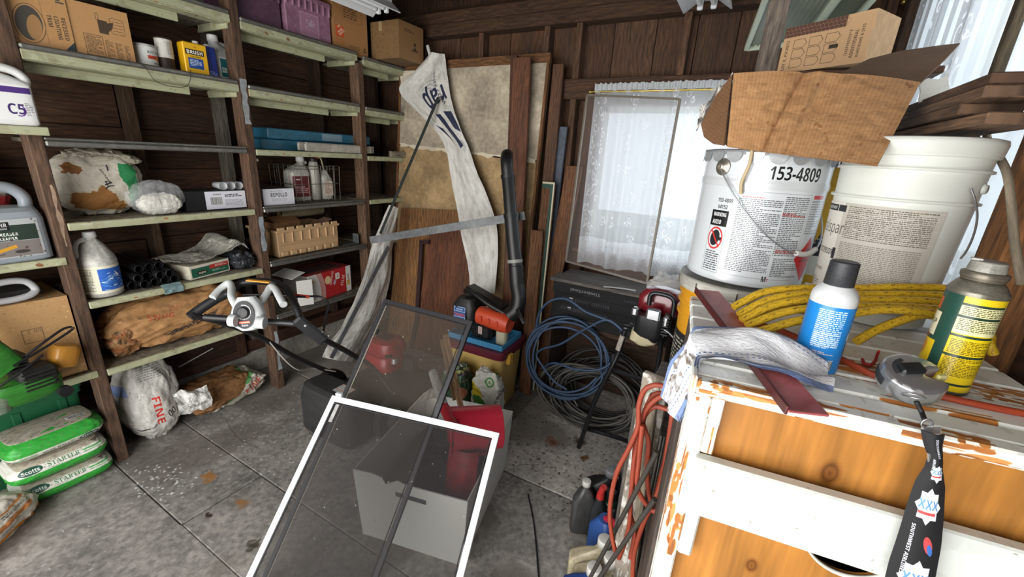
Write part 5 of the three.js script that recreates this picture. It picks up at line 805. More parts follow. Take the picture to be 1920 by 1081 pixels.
{
  const bl = mat('#3f5878', { map: T.stain, roughness: 0.5 }), bk = mat('#3b3a37', { map: T.stain, roughness: 0.55 }), gy = mat('#6f6c64', { map: T.stain, roughness: 0.55 });
  let t = thing('cable_coil', 'thick heap of black cable coiled on the floor before black cartons', 'cable', [-0.6, 0, -2.2]);
  wpart(t, 'cable', tube(coil([-0.61, 0.15, -2.34], 16, 0.31, 0.18, -0.75, 0.08, 4), 0.0078, 1000, 6), bk);
  wpart(t, 'cable', tube(coil([-0.6, 0.2, -2.42], 8, 0.3, 0.2, -0.5, 0.07, 9), 0.006, 520, 6), bk);
  t = thing('cable_coil', 'grey cable loops lying among the black cable', 'cable', [-0.7, 0, -2.15]);
  wpart(t, 'cable', tube(coil([-0.65, 0.17, -2.28], 9, 0.29, 0.18, -0.6, 0.08, 14), 0.0068, 600, 6), gy);
  wpart(t, 'cable', tube([[-1.0, 0.06, -2.3], [-0.85, 0.16, -2.26], [-0.72, 0.14, -2.24], [-0.68, 0.06, -2.22], [-0.78, 0.012, -2.2], [-0.88, 0.03, -2.22], [-0.86, 0.1, -2.24], [-0.76, 0.16, -2.26]], 0.0065, 60, 6), gy);
  t = thing('air_hose', 'blue hose in big loops propped on the black cable', 'hose', [-0.8, 0, -2.2]);
  wpart(t, 'hose', tube(coil([-0.8, 0.40, -2.26], 5, 0.26, 0.25, -0.2, 0.04, 24, 0.1), 0.0075, 420, 7), bl);
  wpart(t, 'hose', tube([P(1063, 730, { z: -2.2 }), P(1040, 715, { z: -2.2 }), P(1020, 690, { z: -2.21 }), P(1006, 665, { z: -2.22 }), P(1015, 655, { z: -2.22 }), P(1050, 645, { z: -2.22 }), P(1100, 615, { z: -2.22 }), P(1140, 600, { z: -2.22 }), P(1168, 620, { z: -2.22 })], 0.0075, 80, 7), bl);
  wpart(t, 'hose', tube([P(1004, 640, { z: -2.25 }), P(1010, 590, { z: -2.25 }), P(1030, 565, { z: -2.25 }), P(1060, 560, { z: -2.25 }), P(1100, 585, { z: -2.23 }), P(1150, 605, { z: -2.22 }), P(1170, 622, { z: -2.22 })], 0.0075, 70, 7), bl);
  wpart(t, 'hose', tube([P(1016, 690, { z: -2.23 }), P(1040, 680, { z: -2.18 }), P(1080, 692, { z: -2.17 }), P(1130, 690, { z: -2.18 }), P(1165, 660, { z: -2.22 })], 0.0075, 50, 7), bl);
}
// ---------- edger with red engine ----------
{
  const C = P(1222, 598, { z: -2.0 }), t = thing('stick_edger', 'maroon engine edger with black tube frame standing before black cartons', 'edger', [-0.45, 0, -2.0]);
  const red = mat('#6e1620', { roughness: 0.3, clearcoat: 0.6 }), bk = mat('#17171a', { roughness: 0.35 }), ch = metal('#b9bcc0', { roughness: 0.18 });
  const at = (g, dx, dy, dz) => g.translate(C.x + dx, C.y + dy, C.z + dz);
  wpart(t, 'fuel_tank', at(loft([[0, 0.085, 0.05, 0.5], [0.02, 0.105, 0.065, 0.5], [0.08, 0.105, 0.065, 0.45], [0.12, 0.08, 0.05, 0.6], [0.13, 0.04, 0.03]], 36), 0.02, 0.02, -0.07), red);
  wpart(t, 'carry_handle', at(tube([[-0.02, 0.08, 0.03], [-0.015, 0.135, 0.03], [0.03, 0.145, 0.03], [0.085, 0.13, 0.03], [0.095, 0.05, 0.03]], 0.0115, 30, 10), 0, 0, 0), bk);
  wpart(t, 'engine_block', at(join(loft([[-0.1, 0.045, 0.04, 0.6], [-0.06, 0.07, 0.05, 0.5], [0.03, 0.07, 0.05, 0.4]], 28), [0, 1, 2, 3, 4, 5, 6].map((i) => move(cbox(0.03, 0.008, 0.1, 0.001), 0.075, -0.04 + i * 0.014, 0.0))), 0, 0, 0.02), bk);
  for (const [w, h, x, y, z] of [[0.065, 0.06, 0.015, 0.05, 0.07], [0.03, 0.045, -0.075, 0.04, 0.05], [0.02, 0.05, 0.075, 0.03, 0.07]]) wpart(t, 'chrome_cover', at(cbox(w, h, 0.03, 0.008), x, y, z), ch);
  wpart(t, 'oil_sump', at(loft([[-0.13, 0.03, 0.03, 0.7], [-0.11, 0.065, 0.045, 0.6], [-0.06, 0.06, 0.045, 0.6]], 28), -0.02, 0, 0.02), mat('#b3a98a', { roughness: 0.5 }));
  const S = (x, y, z) => P(x, y, { z });
  const foot = P(1085, 838, { y: 0.012 });
  wpart(t, 'shaft', tube([S(1172, 618, -1.98), S(1160, 660, -1.98), S(1146, 690, -1.97), S(1118, 745, -1.97), S(1100, 795, foot.z + 0.01), foot], 0.0125, 60, 12), bk);
  wpart(t, 'grip_knob', new THREE.SphereGeometry(0.02, 16, 12).scale(1.3, 0.8, 1).translate(...S(1174, 614, -1.98).toArray()), bk);
  wpart(t, 'worn_sleeve', tube([S(1168, 628, -1.978), S(1159, 655, -1.978)], 0.0142, 2, 14), mat('#b4aaa0', { map: T.stain }));
  wpart(t, 'upper_bar', tube([S(1150, 665, -1.98), S(1150, 690, -1.98), S(1170, 700, -2.0), S(1222, 710, -2.05), S(1236, 670, -2.05), S(1240, 630, -2.03)], 0.012, 44, 10), bk);
  const f0 = P(1093, 804, { z: foot.z + 0.01 }); wpart(t, 'foot_bar', tube([f0, P(1103, 804, { y: 0.1 }), P(1145, 816, { y: 0.075 }), P(1176, 827, { y: 0.05 }), P(1186, 834, { y: 0.03 })], 0.0125, 30, 10), bk);
  wpart(t, 'spring_wire', tube([S(1245, 618, -1.9), S(1252, 622, -1.9), S(1262, 632, -1.9)], 0.004, 10, 6), steel);
}
// ---------- yellow tote with blower, tray and bags ----------
{
  const z0 = -1.96;
  let t = thing('storage_tote', 'pale yellow plastic tote with maroon rim under the leaf blower', 'tote', [-1.335, 0, -2.13], 0.04);
  const ym = plastic('#c6a763', { roughness: 0.5 }), mr = plastic('#5f1c2a', { roughness: 0.4 });
  part(t, 'body', loft([[0, 0.17, 0.12, 0.22], [0.01, 0.18, 0.13, 0.22], [0.4, 0.205, 0.155, 0.2]], 44), ym);
  part(t, 'rim', loft([[0.4, 0.22, 0.17, 0.2], [0.44, 0.225, 0.175, 0.2], [0.455, 0.225, 0.175, 0.2]], 44), mr);
  part(t, 'latch', move(cbox(0.03, 0.07, 0.05, 0.006), 0.222, 0.39, 0.08), plastic('#c89a3c'));
  t = thing('blue_tray', 'light blue plastic tray on the yellow tote', 'tray', [-1.335, 0.456, -2.12], 0.04);
  part(t, 'tray', join(move(cbox(0.4, 0.006, 0.27, 0.002), 0, 0.003, 0), move(cbox(0.4, 0.035, 0.008, 0.002), 0, 0.02, 0.133), move(cbox(0.4, 0.035, 0.008, 0.002), 0, 0.02, -0.133), move(cbox(0.008, 0.035, 0.26, 0.002), 0.197, 0.02, 0), move(cbox(0.008, 0.035, 0.26, 0.002), -0.197, 0.02, 0)), plastic('#3a83ad'));
  for (const x of [-0.08, 0.05]) part(t, 'tray_rib', move(cbox(0.005, 0.03, 0.004, 0.001), x, 0.02, 0.139), plastic('#6aa6c6'));
  // blower
  t = thing('leaf_blower', 'orange and black leaf blower with tall black hose tube', 'leaf blower', [-1.335, 0.463, -2.12], 0.0);
  const og = plastic('#c8492a', { roughness: 0.4 }), dk = mat('#262625', { map: T.stain, roughness: 0.5 }), bk = mat('#1b1b1c', { map: T.stain, roughness: 0.42 });
  part(t, 'engine_cowl', loft([[0, 0.07, 0.08, 0.5], [0.04, 0.085, 0.09, 0.5], [0.16, 0.09, 0.095, 0.5], [0.21, 0.06, 0.07, 0.6], [0.22, 0.03, 0.03]], 36), dk, [-0.13, 0.04, 0]);
  part(t, 'printed_label', move(new THREE.PlaneGeometry(0.1, 0.085), 0, 0, 0), print(paint(320, 270, (x, w, h) => { x.fillStyle = '#2f568f'; x.fillRect(0, 0, w, h); x.strokeStyle = '#cfd8e4'; x.lineWidth = 8; x.strokeRect(12, 12, 296, 90); text(x, 'the best', 160, 58, 44, '#d6deea', { align: 'center' }); text(x, 'Tanaka', 160, 165, 84, '#d94a33', { align: 'center' }); x.strokeRect(12, 215, 296, 46); })), [-0.14, 0.16, 0.1], [-0.1, -0.1, 0.08]);
  part(t, 'fan_housing', (() => { const q = loft([[0, 0.05, 0.05, 0.8], [0.005, 0.055, 0.055, 0.8], [0.18, 0.062, 0.062, 0.8], [0.23, 0.055, 0.055]], 32); q.rotateZ(-Math.PI / 2 - 0.06); return q; })(), og, [-0.02, 0.165, 0.05]);
  for (let i = 0; i < 3; i++) part(t, 'housing_clip', move(cbox(0.018, 0.035, 0.014, 0.004), 0.03 + i * 0.06, 0.165 - i * 0.003, 0.112), og);
  part(t, 'recoil_cover', join(move(cbox(0.15, 0.1, 0.12, 0.02), 0.02, 0.065, 0.03), [0, 1, 2, 3, 4].map((i) => move(cbox(0.008, 0.085, 0.006, 0.002), -0.04 + i * 0.017, 0.065, 0.093))), bk);
  part(t, 'warning_label', move(new THREE.PlaneGeometry(0.03, 0.05), 0.02, 0.08, 0.0965), print(paint(90, 150, (x, w, h) => { x.fillStyle = '#b9b9b4'; x.fillRect(0, 0, w, h); finePrint(x, 8, 10, 74, 130, 12, '#a33', 3); })));
  part(t, 'fuel_tank', loft([[0, 0.035, 0.03, 0.6], [0.09, 0.035, 0.03, 0.6], [0.1, 0.02, 0.02]], 24), mat('#b9b49c', { roughness: 0.4 }), [0.15, 0.008, 0.04]);
  part(t, 'back_pad', (() => { const q = cbox(0.3, 0.04, 0.1, 0.018); q.rotateZ(-0.28); return q; })(), bk, [-0.02, 0.26, -0.03]);
  part(t, 'harness_strap', tube([[-0.15, 0.29, 0.03], [-0.08, 0.3, 0.05], [0.06, 0.25, 0.06], [0.16, 0.21, 0.04]], 0.016, 30, 8), bk);
  const E = (x, y, z) => { const p = P(x, y, { z }); return [p.x + 1.335, p.y - 0.463, p.z + 2.12]; };
  part(t, 'elbow', tube([E(955, 592, -2.06), E(968, 580, -2.08), E(973, 560, -2.1), E(970, 535, -2.12)], 0.046, 24, 18), bk);
  const bp = [], N = 14; for (let i = 0; i <= N * 2; i++) { bp.push([0.043 + (i % 2) * 0.006, i / (N * 2)]); }
  const a = V(...E(970, 540, -2.12)), b = V(...E(967, 498, -2.14)); const bell = lathe(bp.map(([r, s]) => [r, s * a.distanceTo(b)]), 24); bell.applyQuaternion(new THREE.Quaternion().setFromUnitVectors(V(0, 1, 0), b.clone().sub(a).normalize())); part(t, 'bellows', bell, bk, a);
  part(t, 'lower_tube', tube([b, V(...E(962, 450, -2.16)), V(...E(958, 400, -2.18))], 0.043, 10, 20), bk);
  part(t, 'clamp_ring', tube([V(...E(966, 492, -2.143)), V(...E(965.5, 486, -2.145))], 0.047, 2, 20), mat('#8a8a86', { roughness: 0.5 }));
  part(t, 'upper_tube', tube([V(...E(958, 404, -2.18)), V(...E(954, 350, -2.21)), V(...E(952, 330, -2.22))], 0.039, 10, 20), bk);
  part(t, 'joint_ring', tube([V(...E(958.5, 408, -2.178)), V(...E(958, 400, -2.182))], 0.046, 2, 20), bk);
  part(t, 'joint_ring', tube([V(...E(952.2, 334, -2.22)), V(...E(952, 328, -2.222))], 0.043, 2, 20), bk);
  part(t, 'nozzle', (() => { const p = [V(...E(952, 330, -2.22)), V(...E(950, 305, -2.23)), V(...E(950, 296, -2.25)), V(...E(951, 290, -2.28))]; return tube(p, 0.037, 14, 20); })(), bk);
  part(t, 'throttle_lever', tube([E(970, 580, -2.03), E(976, 595, -2.0), E(983, 607, -1.99)], 0.011, 10, 8), bk);
  // bags in front of the tote
  t = thing('lawn_food_bag', 'dark green FALL & WINTER LAWN FOOD bag before the yellow tote', 'bag', [-1.37, 0, -1.86], 0.1);
  part(t, 'sack', sack(0.2, 0.36, 0.12, 201, { proj: 'xy', e1: 0.55, e2: 0.7, e3: 0.5, pinch: 0.5, wrinkle: 0.01, freq: 5, lump: 0.2, nu: 60, nv: 44 }), bagMat(paint(420, 760, (x, w, h) => { x.fillStyle = '#1d3a26'; x.fillRect(0, 0, w, h); seed(4); for (let i = 0; i < 240; i++) { x.strokeStyle = ['#2f5a34', '#14301e', '#3f6a3a'][i % 3]; x.lineWidth = R(1, 4); const a = R(0, w), b = R(150, 480); x.beginPath(); x.moveTo(a, b); x.lineTo(a + R(-14, 14), b - R(10, 50)); x.stroke(); } x.fillStyle = '#2b3030'; x.fillRect(0, 0, w, 150); text(x, 'BONUS SIZE', 190, 70, 40, '#9fb08a', { rot: -0.3 }); text(x, 'GREEN', 190, 120, 46, '#a8b04a', { rot: -0.3 }); x.fillStyle = '#8d5a44'; x.beginPath(); x.ellipse(320, 370, 70, 90, 0.3, 0, 7); x.fill(); speckle(x, w, h, 20, ['rgba(160,120,110,0.5)', 'rgba(190,90,50,0.4)'], 5, 26, 3); x.fillStyle = '#241f33'; x.fillRect(0, 500, w, 130); text(x, 'FALL & WINTER', 50, 535, 44, '#e6e6e0'); text(x, 'LAWN FOOD', 80, 590, 52, '#e6e6e0'); x.strokeStyle = '#7a8a3a'; x.lineWidth = 6; for (let i = 0; i < 4; i++) { x.beginPath(); x.moveTo(0, 660 + i * 25); x.quadraticCurveTo(w / 2, 640 + i * 25, w, 670 + i * 25); x.stroke(); } }), { roughness: 0.4 }));
  t = thing('weed_killer_bag', 'crumpled white yellow and green bag lettered The STEP before tote', 'bag', [-1.14, 0, -1.87], 0.15);
  part(t, 'sack', sack(0.2, 0.38, 0.14, 211, { proj: 'xy', e1: 0.6, e2: 0.7, e3: 0.5, pinch: 0.4, wrinkle: 0.016, freq: 5, lump: 0.3, nu: 60, nv: 44 }), bagMat(paint(420, 760, (x, w, h) => { x.fillStyle = '#d2d2c8'; x.fillRect(0, 0, w, h); x.fillStyle = '#c8b422'; x.beginPath(); x.moveTo(20, 130); x.lineTo(180, 230); x.lineTo(250, 480); x.lineTo(180, 470); x.lineTo(60, 330); x.fill(); x.fillStyle = '#3f8a34'; x.beginPath(); x.arc(270, 110, 56, 0, 7); x.fill(); x.fillStyle = '#d2d2c8'; x.beginPath(); x.arc(270, 110, 40, 0, 7); x.fill(); text(x, 'A', 270, 112, 56, '#3f8a34', { align: 'center' }); x.fillStyle = '#3f7a34'; x.beginPath(); x.ellipse(150, 360, 90, 60, 0.3, 0, 7); x.fill(); text(x, 'weed & feed', 40, 200, 34, '#3a3a1a', { rot: 0.4 }); text(x, 'Plant Moss', 330, 420, 44, '#2a2a2a', { rot: -1.25 }); finePrint(x, 320, 450, 70, 260, 12, '#6d6d66', 3); x.fillStyle = '#c9c23a'; x.fillRect(0, 480, w, 40); text(x, 'The STEP', 60, 560, 74, '#2c3a26', { rot: -0.35 }); text(x, 'ENDS KILLS', 70, 630, 40, '#3a4a30', { rot: -0.35 }); x.strokeStyle = '#4a8a3a'; x.lineWidth = 10; x.beginPath(); x.arc(80, 690, 60, 0, 7); x.stroke(); }), { roughness: 0.45 }));
}
// ---------- lawn mower ----------
{
  const t = thing('lawn_mower', 'red-engined push mower with white drive control pod on black handle', 'lawn mower', [-1.82, 0, -1.72]);
  const red = mat('#9c1726', { roughness: 0.35, map: T.stain }), bk = mat('#19191b', { roughness: 0.4 }), grime = mat('#2c2a28', { map: T.stain, roughness: 0.7 }), tyre = mat('#1f1e1d', { map: T.stain, roughness: 0.85 });
  part(t, 'deck', loft([[0.06, 0.24, 0.24, 0.6], [0.07, 0.265, 0.27, 0.6], [0.15, 0.25, 0.255, 0.6], [0.2, 0.17, 0.18, 0.7], [0.215, 0.1, 0.1]], 44), grime);
  part(t, 'engine_cover', loft([[0.27, 0.1, 0.085, 0.6], [0.29, 0.115, 0.1, 0.6], [0.36, 0.11, 0.095, 0.6], [0.375, 0.1, 0.085, 0.6]], 40), red, [0, 0, 0.02]);
  part(t, 'recoil_housing', loft([[0.376, 0.112, 0.1, 0.7], [0.41, 0.118, 0.105, 0.7], [0.455, 0.1, 0.09, 0.75], [0.468, 0.07, 0.06, 0.8]], 40), red, [0, 0, 0]);
  part(t, 'air_grille', join([0, 1, 2, 3, 4].map((i) => move(cbox(0.1, 0.006, 0.007, 0.001), -0.01, 0.47, -0.035 + i * 0.016))), bk);
  part(t, 'engine_block', loft([[0.2, 0.075, 0.075, 0.6], [0.28, 0.08, 0.08, 0.6]], 24), mat('#4a4a4a', { metalness: 0.6, roughness: 0.5 }));
  part(t, 'fuel_cap', cyl(0.022, 0.022, 0.02, 18, 0.085, 0.395, 0.07), bk); part(t, 'primer_cup', cyl(0.018, 0.022, 0.03, 18, 0.115, 0.36, 0.05), metal('#b9b9b6'));
  part(t, 'muffler', move(cbox(0.1, 0.09, 0.07, 0.015), 0.13, 0.3, -0.06), grime);
  const wheel = (x, z, r, w) => { const g = lathe([[r * 0.5, -w / 2], [r * 0.9, -w / 2], [r, -w * 0.3], [r, w * 0.3], [r * 0.9, w / 2], [r * 0.5, w / 2], [r * 0.5, -w / 2]], 36); g.rotateZ(Math.PI / 2); const k = part(t, 'wheel', g, tyre, [x, r, z]); part(k, 'hub', (() => { const h = lathe([[0, -w * 0.35], [r * 0.5, -w * 0.35], [r * 0.5, w * 0.35], [0, w * 0.35]], 24); h.rotateZ(Math.PI / 2); return h; })(), plastic('#8b8b88')); };
  wheel(-0.27, -0.22, 0.1, 0.05); wheel(0.27, -0.22, 0.1, 0.05); wheel(-0.27, 0.24, 0.125, 0.055); wheel(0.27, 0.24, 0.125, 0.055);
  part(t, 'rear_bag', loft([[0.015, 0.2, 0.09, 0.4], [0.03, 0.215, 0.1, 0.4], [0.22, 0.215, 0.1, 0.4], [0.3, 0.2, 0.085, 0.5], [0.315, 0.17, 0.06, 0.5]], 40), mat('#2a2a2a', { map: T.stain, roughness: 0.8 }), [0.0, 0, 0.4]);
  part(t, 'warning_label', move(new THREE.PlaneGeometry(0.1, 0.075), 0, 0, 0), print(paint(240, 180, (x, w, h) => { x.fillStyle = '#b9bbb9'; x.fillRect(0, 0, w, h); x.fillStyle = '#b8703c'; x.fillRect(0, 14, w, 14); x.fillRect(0, 110, w, 12); finePrint(x, 14, 40, 210, 60, 12, '#777', 2); finePrint(x, 14, 128, 210, 44, 12, '#777', 3); })), [0.08, 0.318, 0.4], [-1.57, 0, 0]);
  // handle, traced through the points where the bars run
  const H = (x, y, h) => { const p = P(x, y, { y: h }); return V(p.x + 1.82, p.y, p.z + 1.72); };
  const lowL = V(-0.24, 0.24, 0.23), lowR = V(0.26, 0.24, 0.2);
  const kL = H(362, 592, 0.86), kR = H(566, 602, 0.845), jR = H(600, 632, 0.76);
  part(t, 'lower_bar', tube([lowL, H(560, 672, 0.42), H(480, 628, 0.66), H(400, 600, 0.82), kL], 0.0135, 50, 12), bk);
  part(t, 'lower_bar', tube([lowR, H(700, 690, 0.42), H(660, 664, 0.56), jR], 0.0135, 30, 12), bk);
  part(t, 'pivot_bracket', bar(H(608, 640, 0.74), H(555, 597, 0.87), 0.03, 0.05, 0.01), plastic('#222326'));
  for (const [x, y, h] of [[604, 624, 0.775], [616, 631, 0.75], [573, 612, 0.835]]) part(t, 'bolt', new THREE.SphereGeometry(0.0075, 12, 8).translate(...H(x, y - 2, h + 0.012).toArray()), steel);
  part(t, 'upper_bar', tube([kL, H(370, 582, 0.875), H(405, 560, 0.915), H(432, 547, 0.94), H(450, 532, 0.965), H(480, 527, 0.975), H(515, 530, 0.97), H(535, 540, 0.955), H(552, 568, 0.91), kR], 0.0165, 70, 14), bk);
  part(t, 'elbow_grip', tube([H(356, 594, 0.855), H(366, 586, 0.868), H(400, 563, 0.91), H(425, 550, 0.933)], 0.0215, 30, 14), plastic('#1d1d20'));
  part(t, 'cross_bar', tube([H(384, 594, 0.86), H(565, 607, 0.84)], 0.0145, 2, 14), bk);
  const wp = plastic('#c2c6c6', { roughness: 0.4 });
  const pc = H(466, 588, 0.885), pod = loft([[-0.07, 0.03, 0.028, 0.8], [-0.05, 0.06, 0.034, 0.8], [0, 0.07, 0.038, 0.8], [0.045, 0.055, 0.034, 0.8], [0.075, 0.035, 0.025, 0.9]], 36); const rot = new THREE.Matrix4().makeRotationFromEuler(new THREE.Euler(-0.25, 0.6, 0.1, 'YXZ'));
  pod.applyMatrix4(rot); part(t, 'control_pod', pod, wp, pc);
  const face = new THREE.CircleGeometry(0.048, 40).scale(0.9, 1.25, 1).translate(0, 0, 0.0385).applyMatrix4(rot);
  part(t, 'dial_face', face, print(paint(300, 400, (x, w, h) => { x.fillStyle = '#15161a'; x.fillRect(0, 0, w, h); x.fillStyle = '#26272c'; x.beginPath(); x.arc(150, 160, 88, 0, 7); x.fill(); x.strokeStyle = '#d8dadc'; x.lineWidth = 9; x.beginPath(); x.arc(150, 160, 100, -1.8, 0.4); x.stroke(); x.lineWidth = 16; x.setLineDash([7, 10]); x.beginPath(); x.arc(150, 160, 104, 0.5, 2.7); x.stroke(); x.setLineDash([]); x.fillStyle = '#e0492e'; x.fillRect(75, 290, 150, 34); text(x, 'PERSONAL PACE', 150, 308, 18, '#ffd', { align: 'center' }); text(x, 'Toro', 150, 350, 40, '#dfe0e2', { align: 'center', font: 'serif' }); })), pc);
  part(t, 'dial_knob', lathe([[0, 0.012], [0.02, 0.012], [0.024, 0.008], [0.024, 0]], 28).rotateX(Math.PI / 2).translate(0, 0.01, 0.039).applyMatrix4(rot), plastic('#101114'), pc);
  for (const q of [[[446, 575, 0.905], [438, 560, 0.93], [437, 540, 0.955], [432, 533, 0.965], [418, 543, 0.945], [402, 560, 0.918]], [[490, 572, 0.905], [503, 552, 0.935], [510, 540, 0.955], [517, 543, 0.955], [527, 560, 0.94], [534, 573, 0.925]]]) part(t, 'pod_arm', tube(q.map((p) => H(...p).add(V(0.012, 0.012, 0.012))), 0.0155, 40, 12), wp);
  for (const [a, b] of [[[432, 600, 0.875], [444, 601, 0.874]], [[482, 604, 0.868], [497, 605, 0.866]]]) part(t, 'pod_collar', tube([H(...a), H(...b)], 0.026, 2, 20), wp);
  part(t, 'grip_label', bar(H(465, 528, 0.985), H(508, 532, 0.98), 0.02, 0.006, 0.001).translate(0.008, 0.012, 0.008), print(paint(200, 60, (x, w, h) => { x.fillStyle = '#d8962c'; x.fillRect(0, 0, w, h); text(x, 'SELECT DRIVE', 100, 32, 24, '#3a2a10', { align: 'center' }); })));
  part(t, 'bail_rod', tube([H(455, 552, 0.93), H(530, 553, 0.925), H(560, 556, 0.915), H(600, 556, 0.9), H(614, 565, 0.88), H(612, 590, 0.83), H(606, 622, 0.77)], 0.0055, 60, 8), bk);
  part(t, 'bail_tip', tube([H(548, 553, 0.922), H(580, 556, 0.908)], 0.0085, 2, 10), mat('#b8402c'));
  part(t, 'drive_cable', tube([H(505, 640, 0.6), H(540, 680, 0.45), H(560, 693, 0.38), H(590, 690, 0.32), lowL.clone().add(V(0.03, 0.02, 0))], 0.004, 40, 6), mat('#9b9890'));
}
// ---------- white cardboard box with things in it ----------
const BX = V(-0.945, 0, -0.985), bxTurn = 0.235; // middle of the front foot edge; front faces the photographer
{
  const t = thing('white_box', 'open white cardboard box with a torn front edge', 'box', BX, bxTurn);
  const wm = mat('#e2e3dc', { roughness: 0.75, bumpMap: T.rough, bumpScale: 0.0006 }); const W = 0.46, W2 = 0.5, D = 0.6, H = 0.345;
  const wall = (a, b, c, d) => slab([a, b, c, d].map((p) => V(...p).applyMatrix4(new THREE.Matrix4().makeRotationY(bxTurn)).add(BX)), 0.005);
  const fr = [[-W / 2, 0, 0], [W / 2, 0, 0], [W2 / 2, H, 0.01], [0.02, H - 0.005, 0.01]]; seed(4); const jag = [[-0.02, H - 0.004], [-0.05, H + 0.004], [-0.075, H - 0.012], [-0.105, H - 0.03], [-0.12, H - 0.002], [-0.17, H + 0.006], [-W2 / 2, H]];
  const loc = (p) => V(...p).applyMatrix4(new THREE.Matrix4().makeRotationY(bxTurn)).add(BX);
  wpart(t, 'front_wall', slab([...fr.map(loc), ...jag.map(([x, y]) => loc([x, y, 0.01]))], 0.005), wm);
  wpart(t, 'side_wall', wall([W / 2, 0, 0], [W / 2, 0, -D], [W2 / 2, H, -D - 0.01], [W2 / 2, H, 0.01]), wm);
  wpart(t, 'side_wall', wall([-W / 2, 0, 0], [-W / 2, 0, -D], [-W2 / 2, H, -D - 0.01], [-W2 / 2, H, 0.01]), wm);
  wpart(t, 'rear_wall', wall([-W / 2, 0, -D], [W / 2, 0, -D], [W2 / 2, H, -D - 0.01], [-W2 / 2, H, -D - 0.01]), wm);
  wpart(t, 'floor_panel', slab([[-W / 2, 0.006, 0], [W / 2, 0.006, 0], [W / 2, 0.006, -D], [-W / 2, 0.006, -D]].map(loc), 0.005), wm);
  wpart(t, 'grip_slot_label', slab([[-0.06, 0.272], [0.075, 0.272], [0.075, 0.292], [-0.06, 0.292]].map(([x, y]) => loc([x, y, 0.0105])), 0.001), mat('#55555a', { map: T.stain }));
  const B = (x, y, z) => loc([x, y, z]);
  let o = thing('black_bag', 'crumpled black plastic bag filling the white box', 'bag', B(-0.02, 0.007, -0.3), bxTurn); part(o, 'film', sack(0.37, 0.24, 0.48, 231, { e1: 0.4, e2: 0.4, wrinkle: 0.02, freq: 4, lump: 0.2, pinch: 0.2, nu: 64, nv: 34 }), mat('#26262a', { roughness: 0.45, bumpMap: T.crease, bumpScale: 0.01 }));
  // red scoop lying on the box corner
  const rp = mat('#b02338', { roughness: 0.3, clearcoat: 0.25, bumpMap: T.rough, bumpScale: 0.0004 });
  const a = P(843, 806, { y: 0.47 }), b = P(938, 798, { y: 0.47 }), ax = b.clone().sub(a), L = ax.length(); ax.normalize();
  o = thing('red_scoop', 'bright red plastic scoop bucket lying across the white box corner', 'scoop', a);
  const ry = V(0, 1, 0), rz = V(0, 0, 0).crossVectors(ax, ry).normalize(), rY = V(0, 0, 0).crossVectors(rz, ax);
  const ring = (s, an, r) => a.clone().addScaledVector(ax, s * L).addScaledVector(rY, Math.cos(an) * r).addScaledVector(rz, Math.sin(an) * r);
  wpart(o, 'shell', sheet((u, v) => ring(v + (v === 0 ? -0.12 * Math.sin(u * Math.PI * 2) * 0.4 : 0), -2.75 + u * 5.5, 0.098 - 0.006 * v), 48, 12, 0.004), rp);
  wpart(o, 'end_wall', slab(Array.from({ length: 24 }, (_, i) => ring(0.99, i / 24 * Math.PI * 2, 0.09)), 0.004), rp);
  wpart(o, 'lip', tube(Array.from({ length: 30 }, (_, i) => ring(0, -2.75 + i / 29 * 5.5, 0.098)), 0.0045, 60, 8), rp);
  wpart(o, 'handle', tube([P(868, 830, { y: 0.4 }), P(872, 845, { y: 0.38 }), P(895, 850, { y: 0.37 }), P(925, 845, { y: 0.38 }), P(930, 832, { y: 0.4 })], 0.009, 30, 10), rp);
  o = thing('red_trough', 'red plastic chute standing in box below the scoop', 'chute', B(0.16, 0.28, -0.1), bxTurn);
  wpart(o, 'shell', sheet((u, v) => { const an = (u - 0.5) * 2.2; return B(0.165 + Math.sin(an) * 0.075, 0.2 + v * 0.24, -0.12 + Math.cos(an) * 0.05 - v * 0.06); }, 20, 12, 0.004), mat('#a5202f', { roughness: 0.35, map: T.stain }));
  // pole with red grip, wooden sticks and wedge
  o = thing('handled_pole', 'short grey-white pole with red grip standing in box', 'pole', B(-0.05, 0.25, -0.35)); const p0 = P(812, 698, { z: -1.35 }), p1 = P(832, 762, { z: -1.22 }), p2 = P(850, 800, { z: -1.15 });
  wpart(o, 'sleeve', tube([p0, p1], 0.021, 2, 18), mat('#b3b2b0', { map: T.stain, roughness: 0.6 })); wpart(o, 'grip', tube([p1, p2], 0.022, 2, 18), mat('#a52430', { roughness: 0.5 }));
  o = thing('wood_stick', 'pale square wooden stick standing in the white box', 'stick', B(0.05, 0.3, -0.45)); wpart(o, 'stick', bar(P(836, 627, { z: -1.62 }), P(864, 762, { z: -1.5 }), 0.026, 0.02, 0.001), wood('#b98d66'));
  o = thing('wood_stick', 'thinner tan wooden stick behind the pale square stick', 'stick', B(0.0, 0.3, -0.48)); wpart(o, 'stick', bar(P(828, 636, { z: -1.66 }), P(852, 750, { z: -1.56 }), 0.016, 0.02, 0.001), wood('#a07a58'));
  o = thing('wood_wedge', 'white-painted wooden wedge on the black bag in box', 'wedge', P(805, 748, { z: -1.42 })); wpart(o, 'wedge', slab([[786, 757], [800, 732], [812, 728], [826, 735], [822, 744], [800, 750]].map((p) => P(...p, { z: -1.4 })), 0.05, { bevel: 0.003 }), wood('#b9b5a8'));
}
